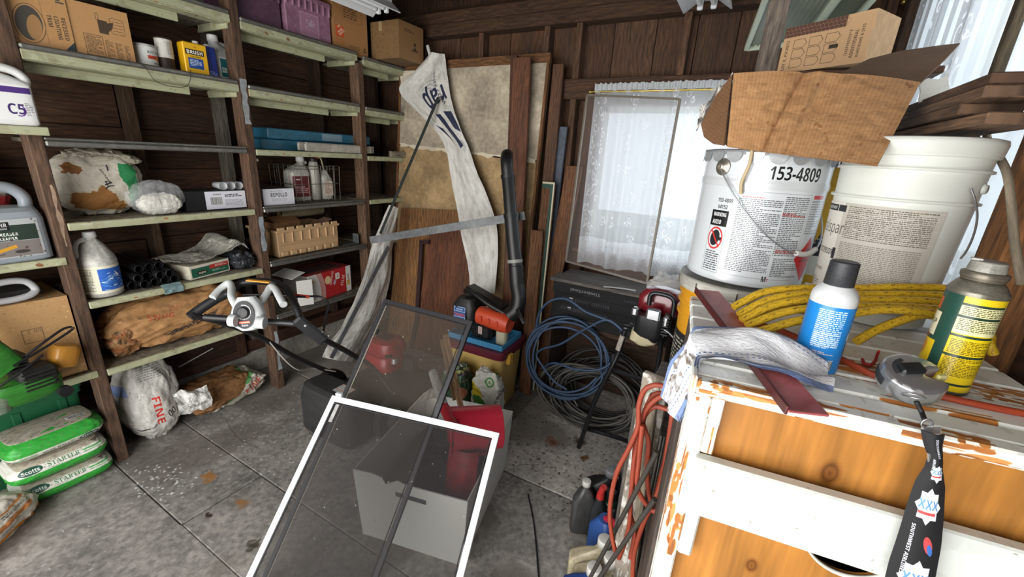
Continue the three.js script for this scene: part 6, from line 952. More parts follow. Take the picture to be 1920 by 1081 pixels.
// ---------- two leaning insect screens ----------
function leaner(label, tl, tr, y, s, len, w, fm, mm, extra) {
  const A = P(...tl, { y }), B = P(...tr, { y }), e = B.clone().sub(A), W = e.length(); e.normalize();
  s = s.clone().addScaledVector(e, -s.dot(e)).normalize(); const Lf = len ?? y / -s.y - 0.004, n = V(0, 0, 0).crossVectors(e, s).normalize(); if (n.dot(EYE.clone().sub(A)) < 0) n.negate();
  const q = (u, v, o = 0) => A.clone().addScaledVector(e, u).addScaledVector(s, v).addScaledVector(n, o);
  const t = thing('insect_screen', label, 'screen', q(W / 2, Lf));
  const th = 0.012;
  wpart(t, 'frame_rail', bar(q(0, w / 2), q(W, w / 2), th, w, 0.001, s), fm); wpart(t, 'frame_rail', bar(q(0, Lf - w / 2), q(W, Lf - w / 2), th, w, 0.001, s), fm);
  wpart(t, 'frame_stile', bar(q(w / 2, w), q(w / 2, Lf - w), th, w, 0.001, e), fm); wpart(t, 'frame_stile', bar(q(W - w / 2, w), q(W - w / 2, Lf - w), th, w, 0.001, e), fm);
  const sp = mat('#1d1d20', { roughness: 0.7 }); for (const u of [w + 0.006, W - w - 0.006]) wpart(t, 'spline', tube([q(u, w + 0.006, th / 2), q(u, Lf - w - 0.006, th / 2)], 0.0022, 2, 6), sp); wpart(t, 'spline', tube([q(w + 0.006, w + 0.006, th / 2), q(W - w - 0.006, w + 0.006, th / 2)], 0.0022, 2, 6), sp);
  wpart(t, 'mesh', slab([q(w, w, 0.002), q(W - w, w, 0.002), q(W - w, Lf - w, 0.002), q(w, Lf - w, 0.002)], 0.0006), mm);
  extra?.(t, q, W, Lf); return t;
}
const meshC = canvas(512, 512, (x, w, h) => { x.fillStyle = 'rgba(38,37,37,0.33)'; x.fillRect(0, 0, w, h); speckle(x, w, h, 40, ['rgba(190,186,176,0.8)'], 0.4, 1.3, 5); });
const meshC2 = canvas(512, 512, (x, w, h) => { x.fillStyle = 'rgba(78,70,62,0.24)'; x.fillRect(0, 0, w, h); speckle(x, w, h, 60, ['rgba(190,186,176,0.8)'], 0.4, 1.4, 7); });
leaner('black-framed dusty insect screen leaning on the white box', [722, 560], [887, 603], 0.95, V(0.025, -0.8, 0.6), null, 0.018, mat('#26262a', { roughness: 0.45 }), mat('#ffffff', { map: tex(meshC2), transparent: true, roughness: 0.9 }), (t, q, W, L) => { wpart(t, 'inner_strip', bar(q(0.024, 0.03, 0.004), q(0.024, L - 0.03, 0.004), 0.004, 0.007, 0.0005, V(1, 0, 0)), mat('#b5aea0')); wpart(t, 'latch', bar(q(0.04, 0.14, 0.005), q(0.04, 0.165, 0.005), 0.006, 0.007, 0.001, V(1, 0, 0)), black); });
leaner('white-framed insect screen leaning before the black-framed screen', [624, 741], [937, 812], 0.64, V(0.18, -0.65, 0.73), null, 0.022, mat('#d8dee2', { roughness: 0.3 }), mat('#ffffff', { map: tex(meshC), transparent: true, roughness: 0.85 }), (t, q, W, L) => { wpart(t, 'sticker', slab([[0.035, 0.03], [0.05, 0.03], [0.05, 0.1], [0.035, 0.1]].map(([u, v]) => q(u, v, 0.006)), 0.0005), mat('#b4b4b2', { map: T.stain })); wpart(t, 'pull_tab', bar(q(0.012, -0.008, 0), q(0.04, -0.008, 0), 0.012, 0.016, 0.001), mat('#d8dee2')); });
solo('floor_cable', 'thin black cable lying across the concrete floor', 'cable', tube([P(990, 926, { y: 0.004 }), P(1000, 975, { y: 0.004 }), P(1006, 1030, { y: 0.004 }), P(1010, 1081, { y: 0.004 }), P(1018, 1150, { y: 0.004 })], 0.0035, 30, 6), black);
solo('wood_chip', 'small pale wood chip on the floor by the edger foot', 'chip', trace([[1088, 856], [1100, 853], [1104, 858], [1093, 862]], { y: 0.009 }, 0.008), wood('#b98d5c'));
// ---------- tall cabinet with a bench top ----------
const BY = 1.30, bA = P(1326, 714, { y: BY }), bB = P(1920, 847, { y: BY }), bDir = bB.clone().sub(bA).normalize(), bIn = V(bDir.z, 0, -bDir.x); // bIn points away from the photographer
if (bIn.z > 0) bIn.negate();
const bAng = Math.atan2(-bDir.z, bDir.x), bFront = { p: bA, n: bIn.clone().negate() };
const front = (px, py, off = 0) => P(px, py, { p: bA.clone().addScaledVector(bIn, -off), n: bFront.n });
const bLoc = (u, y, d) => bA.clone().addScaledVector(bDir, u).addScaledVector(bIn, d).setY(y);
const peel = (sd, amt) => canvas(1024, 128, (x, w, h) => { x.fillStyle = '#e9ebe4'; x.fillRect(0, 0, w, h); speckle(x, w, h, 120, ['rgba(120,120,110,0.16)', 'rgba(255,255,250,0.3)'], 2, 16, sd); seed(sd + 1); for (let i = 0; i < amt; i++) { const cx = rnd() * w, cy = rnd() * h, L = R(20, 110); for (let k = 0; k < 18; k++) { x.fillStyle = ['#a8672f', '#b87838', '#8d5427', '#c98c4c'][k % 4]; x.beginPath(); x.ellipse(cx + R(-L, L), cy + R(-16, 16), R(6, L * 0.5), R(1, 5), R(-0.05, 0.05), 0, 7); x.fill(); } } speckle(x, w, h, 60, ['rgba(70,60,50,0.5)'], 0.5, 2.5, sd + 3); });
const paintT = mat('#ffffff', { map: tex(peel(3, 1), { repeat: [1.2, 8] }), bumpMap: tex(peel(3, 1), { data: true, repeat: [1.2, 8] }), bumpScale: 0.0008, roughness: 0.6 }), wornT = mat('#ffffff', { map: tex(peel(11, 26), { repeat: [1.6, 9] }), roughness: 0.7 }), cleanT = mat('#ffffff', { map: tex(canvas(512, 128, (x, w, h) => { x.fillStyle = '#d2d7d1'; x.fillRect(0, 0, w, h); speckle(x, w, h, 26, ['rgba(110,90,70,0.55)', 'rgba(150,150,140,0.4)'], 0.6, 3, 7); speckle(x, w, h, 60, ['rgba(190,196,190,0.35)'], 4, 24, 8); }), { repeat: [1.8, 8] }), roughness: 0.5 });
const plyT = tex(pixels(700, 700, (u, v) => { const w1 = fbm(u * 2.2 + 3, v * 0.7, 1, 4), ring = Math.abs(((u * 5.5 + w1 * 6) % 1) - 0.5) * 2, f = fbm(u * 90, v * 5, 4, 3); const k = 0.80 + 0.13 * ring + (f - 0.5) * 0.2 + (fbm(u * 4, v * 3, 7, 3) - 0.5) * 0.25; let r = 196 * k, g = 133 * k, b = 62 * k; for (const [a, c, s] of [[0.33, 0.78, 0.02], [0.55, 0.28, 0.022], [0.22, 0.18, 0.014], [0.8, 0.6, 0.016]]) { const d = Math.hypot((u - a), (v - c) * 0.6) / s; if (d < 1.6) { const q = 0.6 + 0.2 * Math.abs(Math.sin(d * 4)); r *= lerp(q, 1, smooth(0.8, 1.6, d)); g *= lerp(q * 0.9, 1, smooth(0.8, 1.6, d)); b *= lerp(q * 0.8, 1, smooth(0.8, 1.6, d)); } } return [r, g, b]; }), { repeat: [1.9, 1.9] });
{
  const t = thing('tall_cabinet', 'tall homemade cabinet with orange plywood front and peeling white trim', 'cabinet', bLoc(0.24, 0, 0.2), bAng);
  const LB = (u0, u1, y0, y1, d0, d1, c = 0.003, along, off) => span(u0, u1, y0, y1, -d1, -d0, c, along, off).applyMatrix4(new THREE.Matrix4().makeRotationY(bAng).setPosition(bA.x, 0, bA.z));
  const WD = 0.475, DP = 0.465;
  // plywood front with two cut holes behind the white board
  const hole = (c, rx, ry) => Array.from({ length: 36 }, (_, i) => { const a = i / 36 * Math.PI * 2; return c.clone().addScaledVector(bDir, Math.cos(a) * rx).add(V(0, Math.sin(a) * ry, 0)); });
  const hc = front(1606, 1013, -0.02);
  wpart(t, 'front_panel', slab([bLoc(0.012, 0.02, 0.022), bLoc(WD, 0.02, 0.022), bLoc(WD, BY - 0.022, 0.022), bLoc(0.012, BY - 0.022, 0.022)], 0.014, { u: bDir, holes: [hole(hc, 0.066, 0.074)] }), mat('#ffffff', { map: plyT, roughness: 0.35, bumpMap: T.woodB, bumpScale: 0.0003 }));
  wpart(t, 'hole_rim', tube(hole(hc, 0.066, 0.074).map((p) => p.addScaledVector(bIn, 0.006)), 0.004, 72, 6, true), mat('#d9d8cf'));
  wpart(t, 'top_rail', LB(-0.012, WD, BY - 0.024, BY - 0.001, -0.004, 0.02, 0.003, 'x'), wornT);
  const yt = front(1310, 850).y, yb = front(1290, 950).y;
  wpart(t, 'cross_board', LB(0.004, WD, yb, yt, -0.014, 0.007, 0.003, 'x', 0.4), cleanT);
  wpart(t, 'corner_post', LB(-0.018, 0.012, 0, BY - 0.025, -0.002, 0.045, 0.003, 'y', 0.3), wornT);
  const vb = front(1272, 1033); wpart(t, 'short_batten', LB(0.0125, 0.034, vb.y, yb - 0.002, -0.004, 0.0075, 0.003, 'y'), cleanT);
  wpart(t, 'upper_batten', LB(0.0125, 0.03, yt + 0.002, BY - 0.025, 0.002, 0.0075, 0.002, 'y'), paintT);
  wpart(t, 'side_panel', LB(-0.014, 0.0, 0, BY - 0.025, 0.046, DP, 0.002, 'y'), wood('#6d5a4c'));
  wpart(t, 'side_strip', LB(-0.024, -0.0145, 0, BY - 0.03, 0.05, 0.1, 0.003, 'y', 0.5), wood('#5f5148'));
  wpart(t, 'rear_panel', LB(0, WD, 0, BY - 0.025, DP - 0.02, DP - 0.005, 0.002, 'x'), wood('#5a4636'));
  wpart(t, 'shelf', LB(0.002, WD, 1.05, 1.065, 0.04, DP - 0.03, 0.002, 'x'), wood('#4a3828'));
  seed(8); let d = 0.0; const ws = [0.07, 0.062, 0.085, 0.075, 0.085, 0.078]; ws.forEach((w, i) => { wpart(t, 'top_board', LB(-0.02, WD, BY - 0.022 + (i ? 0 : 0.0012), BY + R(-0.0015, 0.0), d + 0.0215 * (i === 0), d + w - 0.007, 0.003, 'x', i * 0.7), i === 2 ? wornT : paintT); d += w; });
  wpart(t, 'top_base', LB(-0.01, WD, BY - 0.034, BY - 0.0235, 0.022, DP - 0.03, 0.001, 'x'), wood('#7d4f2c'));
  wpart(t, 'end_cap', LB(-0.0205, -0.0125, BY - 0.04, BY + 0.004, 0.0, 0.09, 0.002, 'z'), paintT);
  const bolt = front(1343, 777, -0.012); wpart(t, 'bolt', cyl(0.005, 0.005, 0.006, 6).rotateX(Math.PI / 2).translate(bolt.x, bolt.y, bolt.z + 0.004), steel);
}
const onTop = (px, py, dy = 0) => P(px, py, { y: BY + dy });
// ---------- spray cans ----------
{
  let c = onTop(1524, 687, 0.001); let t = thing('spray_can', 'blue and white aerosol can with a black cap on cabinet top', 'spray can', c, 0.0);
  part(t, 'body', lathe([[0, 0.002], [0.027, 0.0], [0.0305, 0.003], [0.0305, 0.12], [0.0295, 0.127], [0.026, 0.134], [0.02, 0.14], [0.019, 0.142], [0, 0.142]], 44), mat('#d6dadc', { roughness: 0.28, metalness: 0.1 }));
  part(t, 'printed_label', wrap(0.0308, 0.0308, 0.003, 0.112, 6.2, 60), print(paint(1400, 760, (x, w, h) => { x.fillStyle = '#1f7fcb'; x.fillRect(0, 0, w, h); finePrint(x, 560, 40, 270, 420, 22, '#cfe4f6', 3); finePrint(x, 570, 300, 240, 180, 22, '#cfe4f6', 4); finePrint(x, 600, 510, 210, 40, 18, '#e8c8bc', 5); barcode(x, 600, 600, 230, 110, 6); x.fillStyle = '#c33'; x.fillRect(545, 580, 34, 26); x.fillStyle = '#dfe6ee'; x.fillRect(545, 592, 34, 6); x.strokeStyle = '#7fd0f0'; x.lineWidth = 4; for (let i = 0; i < 6; i++) { x.beginPath(); x.moveTo(900 + i * 30, 80 + i * 90); x.lineTo(980 + i * 30, 20 + i * 110); x.stroke(); } x.fillStyle = '#e6eef4'; x.beginPath(); x.arc(1010, 330, 70, 0, 7); x.fill(); x.fillStyle = '#15242f'; x.fillRect(950, 400, 130, 130); x.fillStyle = '#d9872e'; x.beginPath(); x.arc(1010, 300, 26, 0, 7); x.fill(); }), { roughness: 0.3 }));
  part(t, 'cap', lathe([[0, 0.178], [0.0165, 0.178], [0.0185, 0.176], [0.0195, 0.14], [0.0, 0.14]], 36), plastic('#2b2d31', { roughness: 0.5 }));
  c = onTop(1758, 724, 0.001); t = thing('spray_can', 'yellow and dark green aerosol can with a dirty clear cap', 'spray can', c, -0.2);
  part(t, 'body', lathe([[0, 0.002], [0.028, 0.0], [0.032, 0.003], [0.0325, 0.006], [0.0315, 0.008], [0.0315, 0.15], [0.0325, 0.154], [0.031, 0.157], [0.026, 0.166], [0.022, 0.171], [0, 0.171]], 44), mat('#8d897c', { metalness: 0.5, roughness: 0.4, map: T.stain }));
  part(t, 'printed_label', wrap(0.0318, 0.0318, 0.008, 0.15, 6.2, 60), print(paint(1400, 900, (x, w, h) => { x.fillStyle = '#23463c'; x.fillRect(0, 0, w, h); const g = x; g.fillStyle = '#d9bd1e'; g.fillRect(600, 0, 430, h); g.fillStyle = '#dcd9a6'; g.fillRect(600, 60, 400, 280); finePrint(g, 620, 90, 360, 230, 16, '#4a4a2a', 3); g.fillStyle = '#e0c31c'; g.fillRect(600, 340, 400, 520); finePrint(g, 620, 400, 360, 130, 15, '#5a4a12', 4); finePrint(g, 620, 560, 360, 200, 15, '#5a4a12', 5); g.fillStyle = '#22382c'; for (const y of [60, 170, 350, 540, 820]) g.fillRect(600, y, 360, 22); g.fillStyle = '#d9b71c'; g.fillRect(120, 470, 380, 430); g.fillStyle = '#b8542c'; g.fillRect(150, 60, 260, 120); g.fillStyle = '#d8d2b4'; g.fillRect(230, 200, 230, 230); text(g, 'WASP', 250, 300, 70, '#2a3a2a'); text(g, 'KILL', 260, 430, 70, '#b8402c'); g.fillStyle = '#c98a3a'; g.beginPath(); g.arc(330, 560, 90, 0, 7); g.fill(); }), { roughness: 0.3 }));
  part(t, 'collar', lathe([[0.022, 0.171], [0.0245, 0.176], [0.0245, 0.182], [0.02, 0.184]], 36), mat('#8f8778', { metalness: 0.6, roughness: 0.45, map: T.stain }));
  part(t, 'cap', lathe([[0, 0.199], [0.0165, 0.199], [0.0185, 0.196], [0.0205, 0.182], [0.0205, 0.172], [0, 0.172]], 32), mat('#a9a79d', { roughness: 0.5, map: T.stain })); part(t, 'cap_tab', move(cbox(0.012, 0.003, 0.012, 0.001), -0.014, 0.2, 0.006), mat('#b3b1a8'));
}
// ---------- tape measure and lanyard ----------
{
  const c = onTop(1690, 742, 0), t = thing('tape_measure', 'silver and black round tape measure lying on cabinet top', 'tape measure', c.clone().add(V(0, 0.016, 0)), bAng + 0.3); t.rotation.x = 0.42;
  const sv = metal('#c5c8cb', { roughness: 0.28 });
  const s = new THREE.Shape(); s.absarc(0, 0, 0.037, 0.2, Math.PI * 2 - 0.65); s.lineTo(0.012, -0.006); s.lineTo(0.012, 0.004); s.closePath();
  const g = new THREE.ExtrudeGeometry(s, { depth: 0.016, bevelEnabled: true, bevelThickness: 0.008, bevelSize: 0.006, bevelOffset: -0.006, bevelSegments: 4, curveSegments: 40 }); g.rotateX(-Math.PI / 2 + 0.0); g.translate(0, 0.009, 0); part(t, 'case', toCreasedNormals(flat(g), 0.6), sv);
  part(t, 'rubber_grip', new THREE.LatheGeometry([[0.031, 0.007], [0.0376, 0.011], [0.0382, 0.017], [0.0376, 0.023], [0.033, 0.031], [0.02, 0.0345]].map((p) => new THREE.Vector2(...p)), 24, 3.3, 1.5), mat('#2b2c2f', { roughness: 0.7 }));
  part(t, 'lock_slide', move(cbox(0.03, 0.01, 0.018, 0.003), -0.004, 0.036, -0.004), black); part(t, 'blade_hook', move(cbox(0.012, 0.012, 0.006, 0.002), 0.026, 0.03, 0.01), mat('#b9b27a', { metalness: 0.4 }));
  const y = thing('lanyard', 'black lanyard with airline and emblem prints hanging over the cabinet front', 'lanyard', front(1735, 800, 0.02), bAng);
  const K = (x, yy, o) => front(x, yy, o);
  wpart(y, 'key_ring', tube(Array.from({ length: 16 }, (_, i) => { const a = i / 16 * Math.PI * 2; return onTop(1713, 742, 0.045).add(V(Math.cos(a) * 0.011, Math.sin(a) * 0.006, Math.sin(a) * 0.009)); }), 0.0009, 40, 6, true), steel);
  wpart(y, 'cord_clip', tube([onTop(1718, 752, 0.034), onTop(1728, 772, 0.022), K(1733, 785, 0.008)], 0.0028, 16, 8), black);
  wpart(y, 'swivel_ring', tube(Array.from({ length: 14 }, (_, i) => { const a = i / 14 * Math.PI * 2; return K(1738, 794, 0.012).addScaledVector(bDir, Math.cos(a) * 0.005).add(V(0, Math.sin(a) * 0.006, 0)); }), 0.0012, 32, 6, true), steel);
  wpart(y, 'metal_crimp', slab([[1730, 801], [1766, 801], [1766, 814], [1730, 814]].map(([a, b]) => K(a, b, 0.02)), 0.005, { bevel: 0.001 }), metal('#d2d4d6', { roughness: 0.25 }));
  const C = [[1748, 808, 17], [1747, 830, 13], [1750, 852, 10], [1746, 872, 12], [1738, 900, 22], [1727, 950, 29], [1716, 1000, 34], [1702, 1050, 38], [1690, 1100, 40]];
  const lc = new THREE.CatmullRomCurve3(C.map(([a, b]) => K(a, b, 0.03))), wc = (v) => { const f = v * (C.length - 1), i = Math.min(C.length - 2, Math.floor(f)); return lerp(C[i][2], C[i + 1][2], f - i) * 0.00062; };
  wpart(y, 'strap', flipV(sheet((u, v) => { const p = lc.getPoint(v); return p.addScaledVector(bDir, (u - 0.5) * 2 * wc(v)).addScaledVector(bIn, -0.006 * Math.sin(u * Math.PI) - v * 0.012); }, 10, 60, 0.0015)), print(paint(200, 1024, (x, w, h) => {
    x.fillStyle = '#141418'; x.fillRect(0, 0, w, h); text(x, 'SOUTHWEST', 120, 50, 34, '#d8dde6', { rot: 1.57 }); text(x, 'AIRLINES', 70, 260, 30, '#d8dde6', { rot: 1.57 });
    const em = (cx, cy, k) => { x.fillStyle = '#dfe8f2'; x.beginPath(); for (let i = 0; i < 16; i++) { const a = i / 16 * 6.283, r = (i % 2 ? 30 : 40) * k; x.lineTo(cx + Math.cos(a) * r * 1.1, cy + Math.sin(a) * r * 1.3); } x.fill(); text(x, 'XXX', cx, cy - 6, 36 * k, '#5f8fbf', { align: 'center' }); x.fillStyle = '#cf4a4a'; x.fillRect(cx - 30 * k, cy + 16 * k, 56 * k, 8 * k); };
    em(120, 400, 1.5); em(100, 600, 1.6); em(110, 930, 1.7); x.fillStyle = '#c6474a'; x.beginPath(); x.ellipse(130, 770, 20, 40, -0.4, 0, 7); x.fill(); x.fillStyle = '#3f6fbf'; x.beginPath(); x.ellipse(142, 790, 12, 26, -0.4, 0, 7); x.fill(); text(x, 'SOUTHWEST AIRLINES', 50, 690, 22, '#d8dde6', { rot: 1.57 });
  }, { }), { roughness: 0.75 }));
  wpart(y, 'slide_clip', slab([[1740, 850], [1762, 850], [1762, 868], [1740, 868]].map(([a, b]) => K(a, b, 0.037)), 0.004, { bevel: 0.001 }), metal('#bfc2c6', { roughness: 0.25 }));
}
// ---------- rag, red strip, cords on the top ----------
{
  const n0 = onTop(1512, 770, 0.006), n1 = onTop(1326, 545, 0.04);
  let t = thing('red_metal_strip', 'faded red folded metal strip lying under the rag', 'metal strip', n0);
  const dirS = n1.clone().sub(n0).normalize(), sd = V(0, 0, 0).crossVectors(dirS, V(0, 1, 0)).normalize(), rm = mat('#c86a6c', { map: T.stain, metalness: 0.2, roughness: 0.4 });
  wpart(t, 'face', bar(n0.clone().addScaledVector(dirS, -0.006), n1, 0.05, 0.004, 0.001), rm); wpart(t, 'flange', bar(n0.clone().addScaledVector(sd, -0.0255).addScaledVector(dirS, -0.004), n1.clone().addScaledVector(sd, -0.0255), 0.004, 0.014, 0.001), mat('#5d2426', { map: T.stain, roughness: 0.5 }));
  // terry rag over the corner
  t = thing('terry_rag', 'dirty blue and white terry rag draped over cabinet corner', 'rag', onTop(1320, 680));
  const Lr = [[1560, 742, 0.004], [1500, 735, 0.02], [1440, 705, 0.025], [1380, 690, 0.018], [1315, 685, 0.008]], Ur = [[1545, 700, 0.012], [1500, 665, 0.03], [1440, 632, 0.035], [1370, 615, 0.03], [1305, 618, 0.02]];
  const lo = Lr.map(([a, b, c]) => onTop(a, b, c)), hi = Ur.map(([a, b, c]) => onTop(a, b, c)); // then down the left side
  const e0 = lo[4], e1 = hi[4]; lo.push(P(1302, 712, { z: -0.64 }), P(1290, 750, { z: -0.645 }), P(1276, 792, { z: -0.65 })); hi.push(P(1288, 650, { z: -0.75 }), P(1268, 695, { z: -0.75 }), P(1250, 748, { z: -0.74 }));
  const lcv = new THREE.CatmullRomCurve3(lo), hcv = new THREE.CatmullRomCurve3(hi);
  wpart(t, 'cloth', sheet((u, v) => { const p = lcv.getPoint(v).lerp(hcv.getPoint(v), u); const q = Math.sin(u * 8 + v * 6) * 0.006 + fbm(u * 4, v * 6, 4, 2) * 0.016; p.y += v < 0.6 ? q * 1.2 : q * 0.2; p.x -= v > 0.55 ? q : 0; return p; }, 70, 130, 0.004), print(paint(420, 800, (x, w, h) => { x.fillStyle = '#e6e8ec'; x.fillRect(0, 0, w, h); speckle(x, w, h, 2600, ['rgba(238,238,242,0.8)', 'rgba(160,174,206,0.4)', 'rgba(140,132,124,0.16)'], 1, 4, 3); x.fillStyle = 'rgba(80,106,156,0.75)'; x.fillRect(0, 0, 30, h); x.fillRect(w - 26, 0, 26, h); x.setLineDash([10, 9]); x.strokeStyle = 'rgba(70,96,150,0.7)'; x.lineWidth = 8; for (const q of [70, 110, 330, 366]) { x.beginPath(); x.moveTo(q, 0); x.lineTo(q + 20, h); x.stroke(); } speckle(x, w, h * 0.4, 90, ['rgba(70,54,40,0.4)'], 4, 22, 6); }), { roughness: 1, bumpMap: T.rough, bumpScale: 0.0015 }));
  solo('orange_cord', 'orange extension cord lying along the cabinet top', 'cord', tube([onTop(1395, 603, 0.006), onTop(1440, 612, 0.006), onTop(1480, 626, 0.006), onTop(1560, 664, 0.006), onTop(1640, 703, 0.006), onTop(1700, 724, 0.006), onTop(1760, 741, 0.006), onTop(1840, 759, 0.006), onTop(1960, 782, 0.006)], 0.0055, 60, 8), mat('#b4492a', { map: T.stain, roughness: 0.55 }));
  solo('red_tie', 'small red twist tie lying on the cabinet top', 'tie', tube([onTop(1617, 673, 0.003), onTop(1622, 682, 0.003), onTop(1630, 684, 0.004), onTop(1640, 677, 0.004), onTop(1645, 664, 0.004), onTop(1648, 658, 0.014)], 0.0022, 30, 6), mat('#b3282c'));
}
// ---------- pails ----------
const pail = (t, r0, r1, h, m, ribs = []) => { const p = [[0, 0.002], [r0 - 0.004, 0], [r0, 0.004]]; for (const [a, w] of ribs) { const r = lerp(r0, r1, a); p.push([r, h * a - w], [r + 0.006, h * a - w * 0.6], [r + 0.006, h * a + w * 0.6], [r, h * a + w]); } p.push([r1, h], [r1 - 0.004, h], [r1 - 0.005, h * 0.97], [r0 - 0.006, 0.006], [0, 0.006]); return part(t, 'body', lathe(p, 64), m); };
const PC = [0.022, -1.30], GC = [0.28, -1.19], LIDY = 1.318;
{ // stand behind the cabinet that carries the yellow bucket
  const t = thing('bucket_stand', 'weathered wooden stand carrying buckets behind the orange cabinet', 'stand', [0.1, 0, -1.5]);
  const w = wood('#7d756c'); for (let i = 0; i < 3; i++) part(t, 'top_plank', move(cbox(0.27, 0.025, 0.093, 0.003, 'x', i), -0.12, 0.927, 0.305 - i * 0.095), w);
  for (const [x, z] of [[-0.225, 0.32], [-0.015, 0.32], [-0.225, 0.1], [-0.015, 0.1]]) part(t, 'leg', move(cbox(0.05, 0.914, 0.05, 0.003), x, 0.457, z), wood('#8a8378')); for (const z of [0.32, 0.1]) part(t, 'apron', move(cbox(0.155, 0.09, 0.02, 0.003), -0.12, 0.86, z), w);
}
{
  let t = thing('yellow_bucket', 'yellow bucket with white lid under the printed steel pail', 'bucket', [PC[0], 0.94, PC[1]], 0);
  const H = LIDY - 0.94 - 0.012; pail(t, 0.132, 0.146, H - 0.01, plastic('#c48a1f', { roughness: 0.4 }), [[0.72, 0.006], [0.82, 0.006], [0.9, 0.005]]);
  part(t, 'lid', lathe([[0, H], [0.14, H], [0.155, H + 0.008], [0.157, H - 0.002], [0.155, H - 0.03], [0.148, H - 0.032], [0.147, H - 0.012]], 64), dusty('#cfcdc2', { roughness: 0.5 }));
  for (let i = 0; i < 9; i++) part(t, 'lid_notch', move(cbox(0.003, 0.026, 0.004, 0.0008), 0, 0, 0), mat('#4a4238'), [Math.sin(i * 0.7) * 0.157, H - 0.015, Math.cos(i * 0.7) * 0.157], [0, i * 0.7, 0]);
  part(t, 'printed_label', wrap(0.1405, 0.1425, 0.06, 0.2, 3.6), print(paint(900, 320, (x, w, h) => { x.fillStyle = '#1d1c1c'; x.fillRect(0, 0, w, h); finePrint(x, 40, 40, 360, 220, 26, '#8d8a80', 3); x.fillStyle = '#3f6f9a'; x.fillRect(80, 250, 160, 50); x.fillStyle = '#b9b4a4'; x.fillRect(460, 40, 300, 240); finePrint(x, 480, 60, 260, 200, 18, '#4a4a44', 4); })));
  t = thing('steel_pail', 'white steel pail printed 153-4809 with warning panel and wire handle', 'pail', [PC[0], LIDY + 0.003, PC[1]], 0.12);
  const ph = 0.325, pr = 0.142; const wm = mat('#c6cbce', { roughness: 0.3, metalness: 0.15 });
  const body = [[0, 0.006], [pr - 0.006, 0.004], [pr - 0.004, 0], [pr, 0.004], [pr - 0.001, 0.01], [pr, 0.235], [pr + 0.004, 0.245], [pr + 0.004, 0.255], [pr, 0.265], [pr + 0.002, 0.3], [pr + 0.003, ph - 0.012], [pr + 0.007, ph - 0.006], [pr + 0.006, ph], [pr - 0.004, ph]]; part(t, 'body', lathe(body, 72), wm);
  part(t, 'lid', lathe([[0, ph - 0.004], [pr - 0.012, ph - 0.004], [pr - 0.004, ph + 0.003], [pr + 0.008, ph + 0.001], [pr + 0.008, ph - 0.01]], 72), dusty('#aeb2b4', { metalness: 0.3 }));
  for (let i = 0; i < 20; i++) { const a = i / 20 * Math.PI * 2, s = new THREE.Shape(); s.moveTo(-0.02, 0); s.lineTo(0.02, 0); s.quadraticCurveTo(0.019, -0.022, 0, -0.024); s.quadraticCurveTo(-0.019, -0.022, -0.02, 0); const g = new THREE.ExtrudeGeometry(s, { depth: 0.0015, bevelEnabled: false, curveSegments: 5 }); part(t, 'lid_lug', g, dusty('#b9bdc0', { metalness: 0.4, roughness: 0.4 }), [Math.sin(a) * (pr + 0.0075), ph - 0.004, Math.cos(a) * (pr + 0.0075)], [0, a, 0]); }
  const lab = paint(2048, 900, (x, w, h) => { // wraps the front
    x.fillStyle = '#ccd2d6'; x.fillRect(0, 0, w, h);
    text(x, '153-4809', 985, 120, 122, '#151618', { sx: 0.95 }); x.strokeStyle = '#777c80'; x.lineWidth = 3;
    text(x, '153-4809', 560, 330, 40, '#2c2e30'); text(x, '64152', 575, 378, 40, '#2c2e30'); x.fillStyle = '#17181a'; x.fillRect(520, 405, 190, 115); text(x, '⚠WARNING', 530, 435, 40, '#e6e8ea', { sx: 0.75 }); text(x, '⚠AVISO', 530, 490, 44, '#e6e8ea', { sx: 0.8 });
    x.strokeRect(520, 520, 190, 350); x.fillStyle = '#26272a'; x.beginPath(); x.ellipse(610, 610, 50, 62, 0.4, 0, 7); x.fill(); x.fillRect(640, 600, 50, 26); x.strokeStyle = '#c8312f'; x.lineWidth = 13; x.beginPath(); x.arc(612, 612, 78, 0, 7); x.moveTo(560, 556); x.lineTo(664, 668); x.stroke(); finePrint(x, 535, 710, 160, 150, 17, '#55585c', 2);
    x.strokeStyle = '#8a8f93'; x.lineWidth = 3; x.strokeRect(760, 250, 680, 610); finePrint(x, 775, 300, 390, 540, 13, '#5a5d61', 3); finePrint(x, 1180, 270, 240, 420, 13, '#5a5d61', 4); finePrint(x, 1180, 380, 240, 26, 13, '#b8443c', 5); finePrint(x, 800, 285, 200, 14, 13, '#b8443c', 6); finePrint(x, 1200, 640, 250, 30, 13, '#b8443c', 7); finePrint(x, 1200, 700, 300, 140, 13, '#5a5d61', 8); finePrint(x, 1460, 290, 200, 240, 17, '#8a8f93', 9); x.fillStyle = '#c4434a'; x.fillRect(1470, 252, 160, 26);
    x.fillStyle = '#c9282c'; x.beginPath(); x.moveTo(1610, 540); x.lineTo(1790, 700); x.lineTo(1610, 880); x.lineTo(1420, 700); x.fill(); x.fillStyle = '#17181a'; text(x, 'FLAMMABLE', 1510, 715, 32, '#151618'); x.beginPath(); x.arc(1615, 640, 22, 0, 7); x.fill(); text(x, 'M', 1130, 860, 56, '#111', { rot: 0 }); text(x, 'r', 1180, 862, 40, '#b22');
  });
  part(t, 'printed_label', wrap(pr + 0.0008, pr + 0.0018, 0.012, 0.318, 3.5, 48), print(lab, { roughness: 0.28, metalness: 0.1 }));
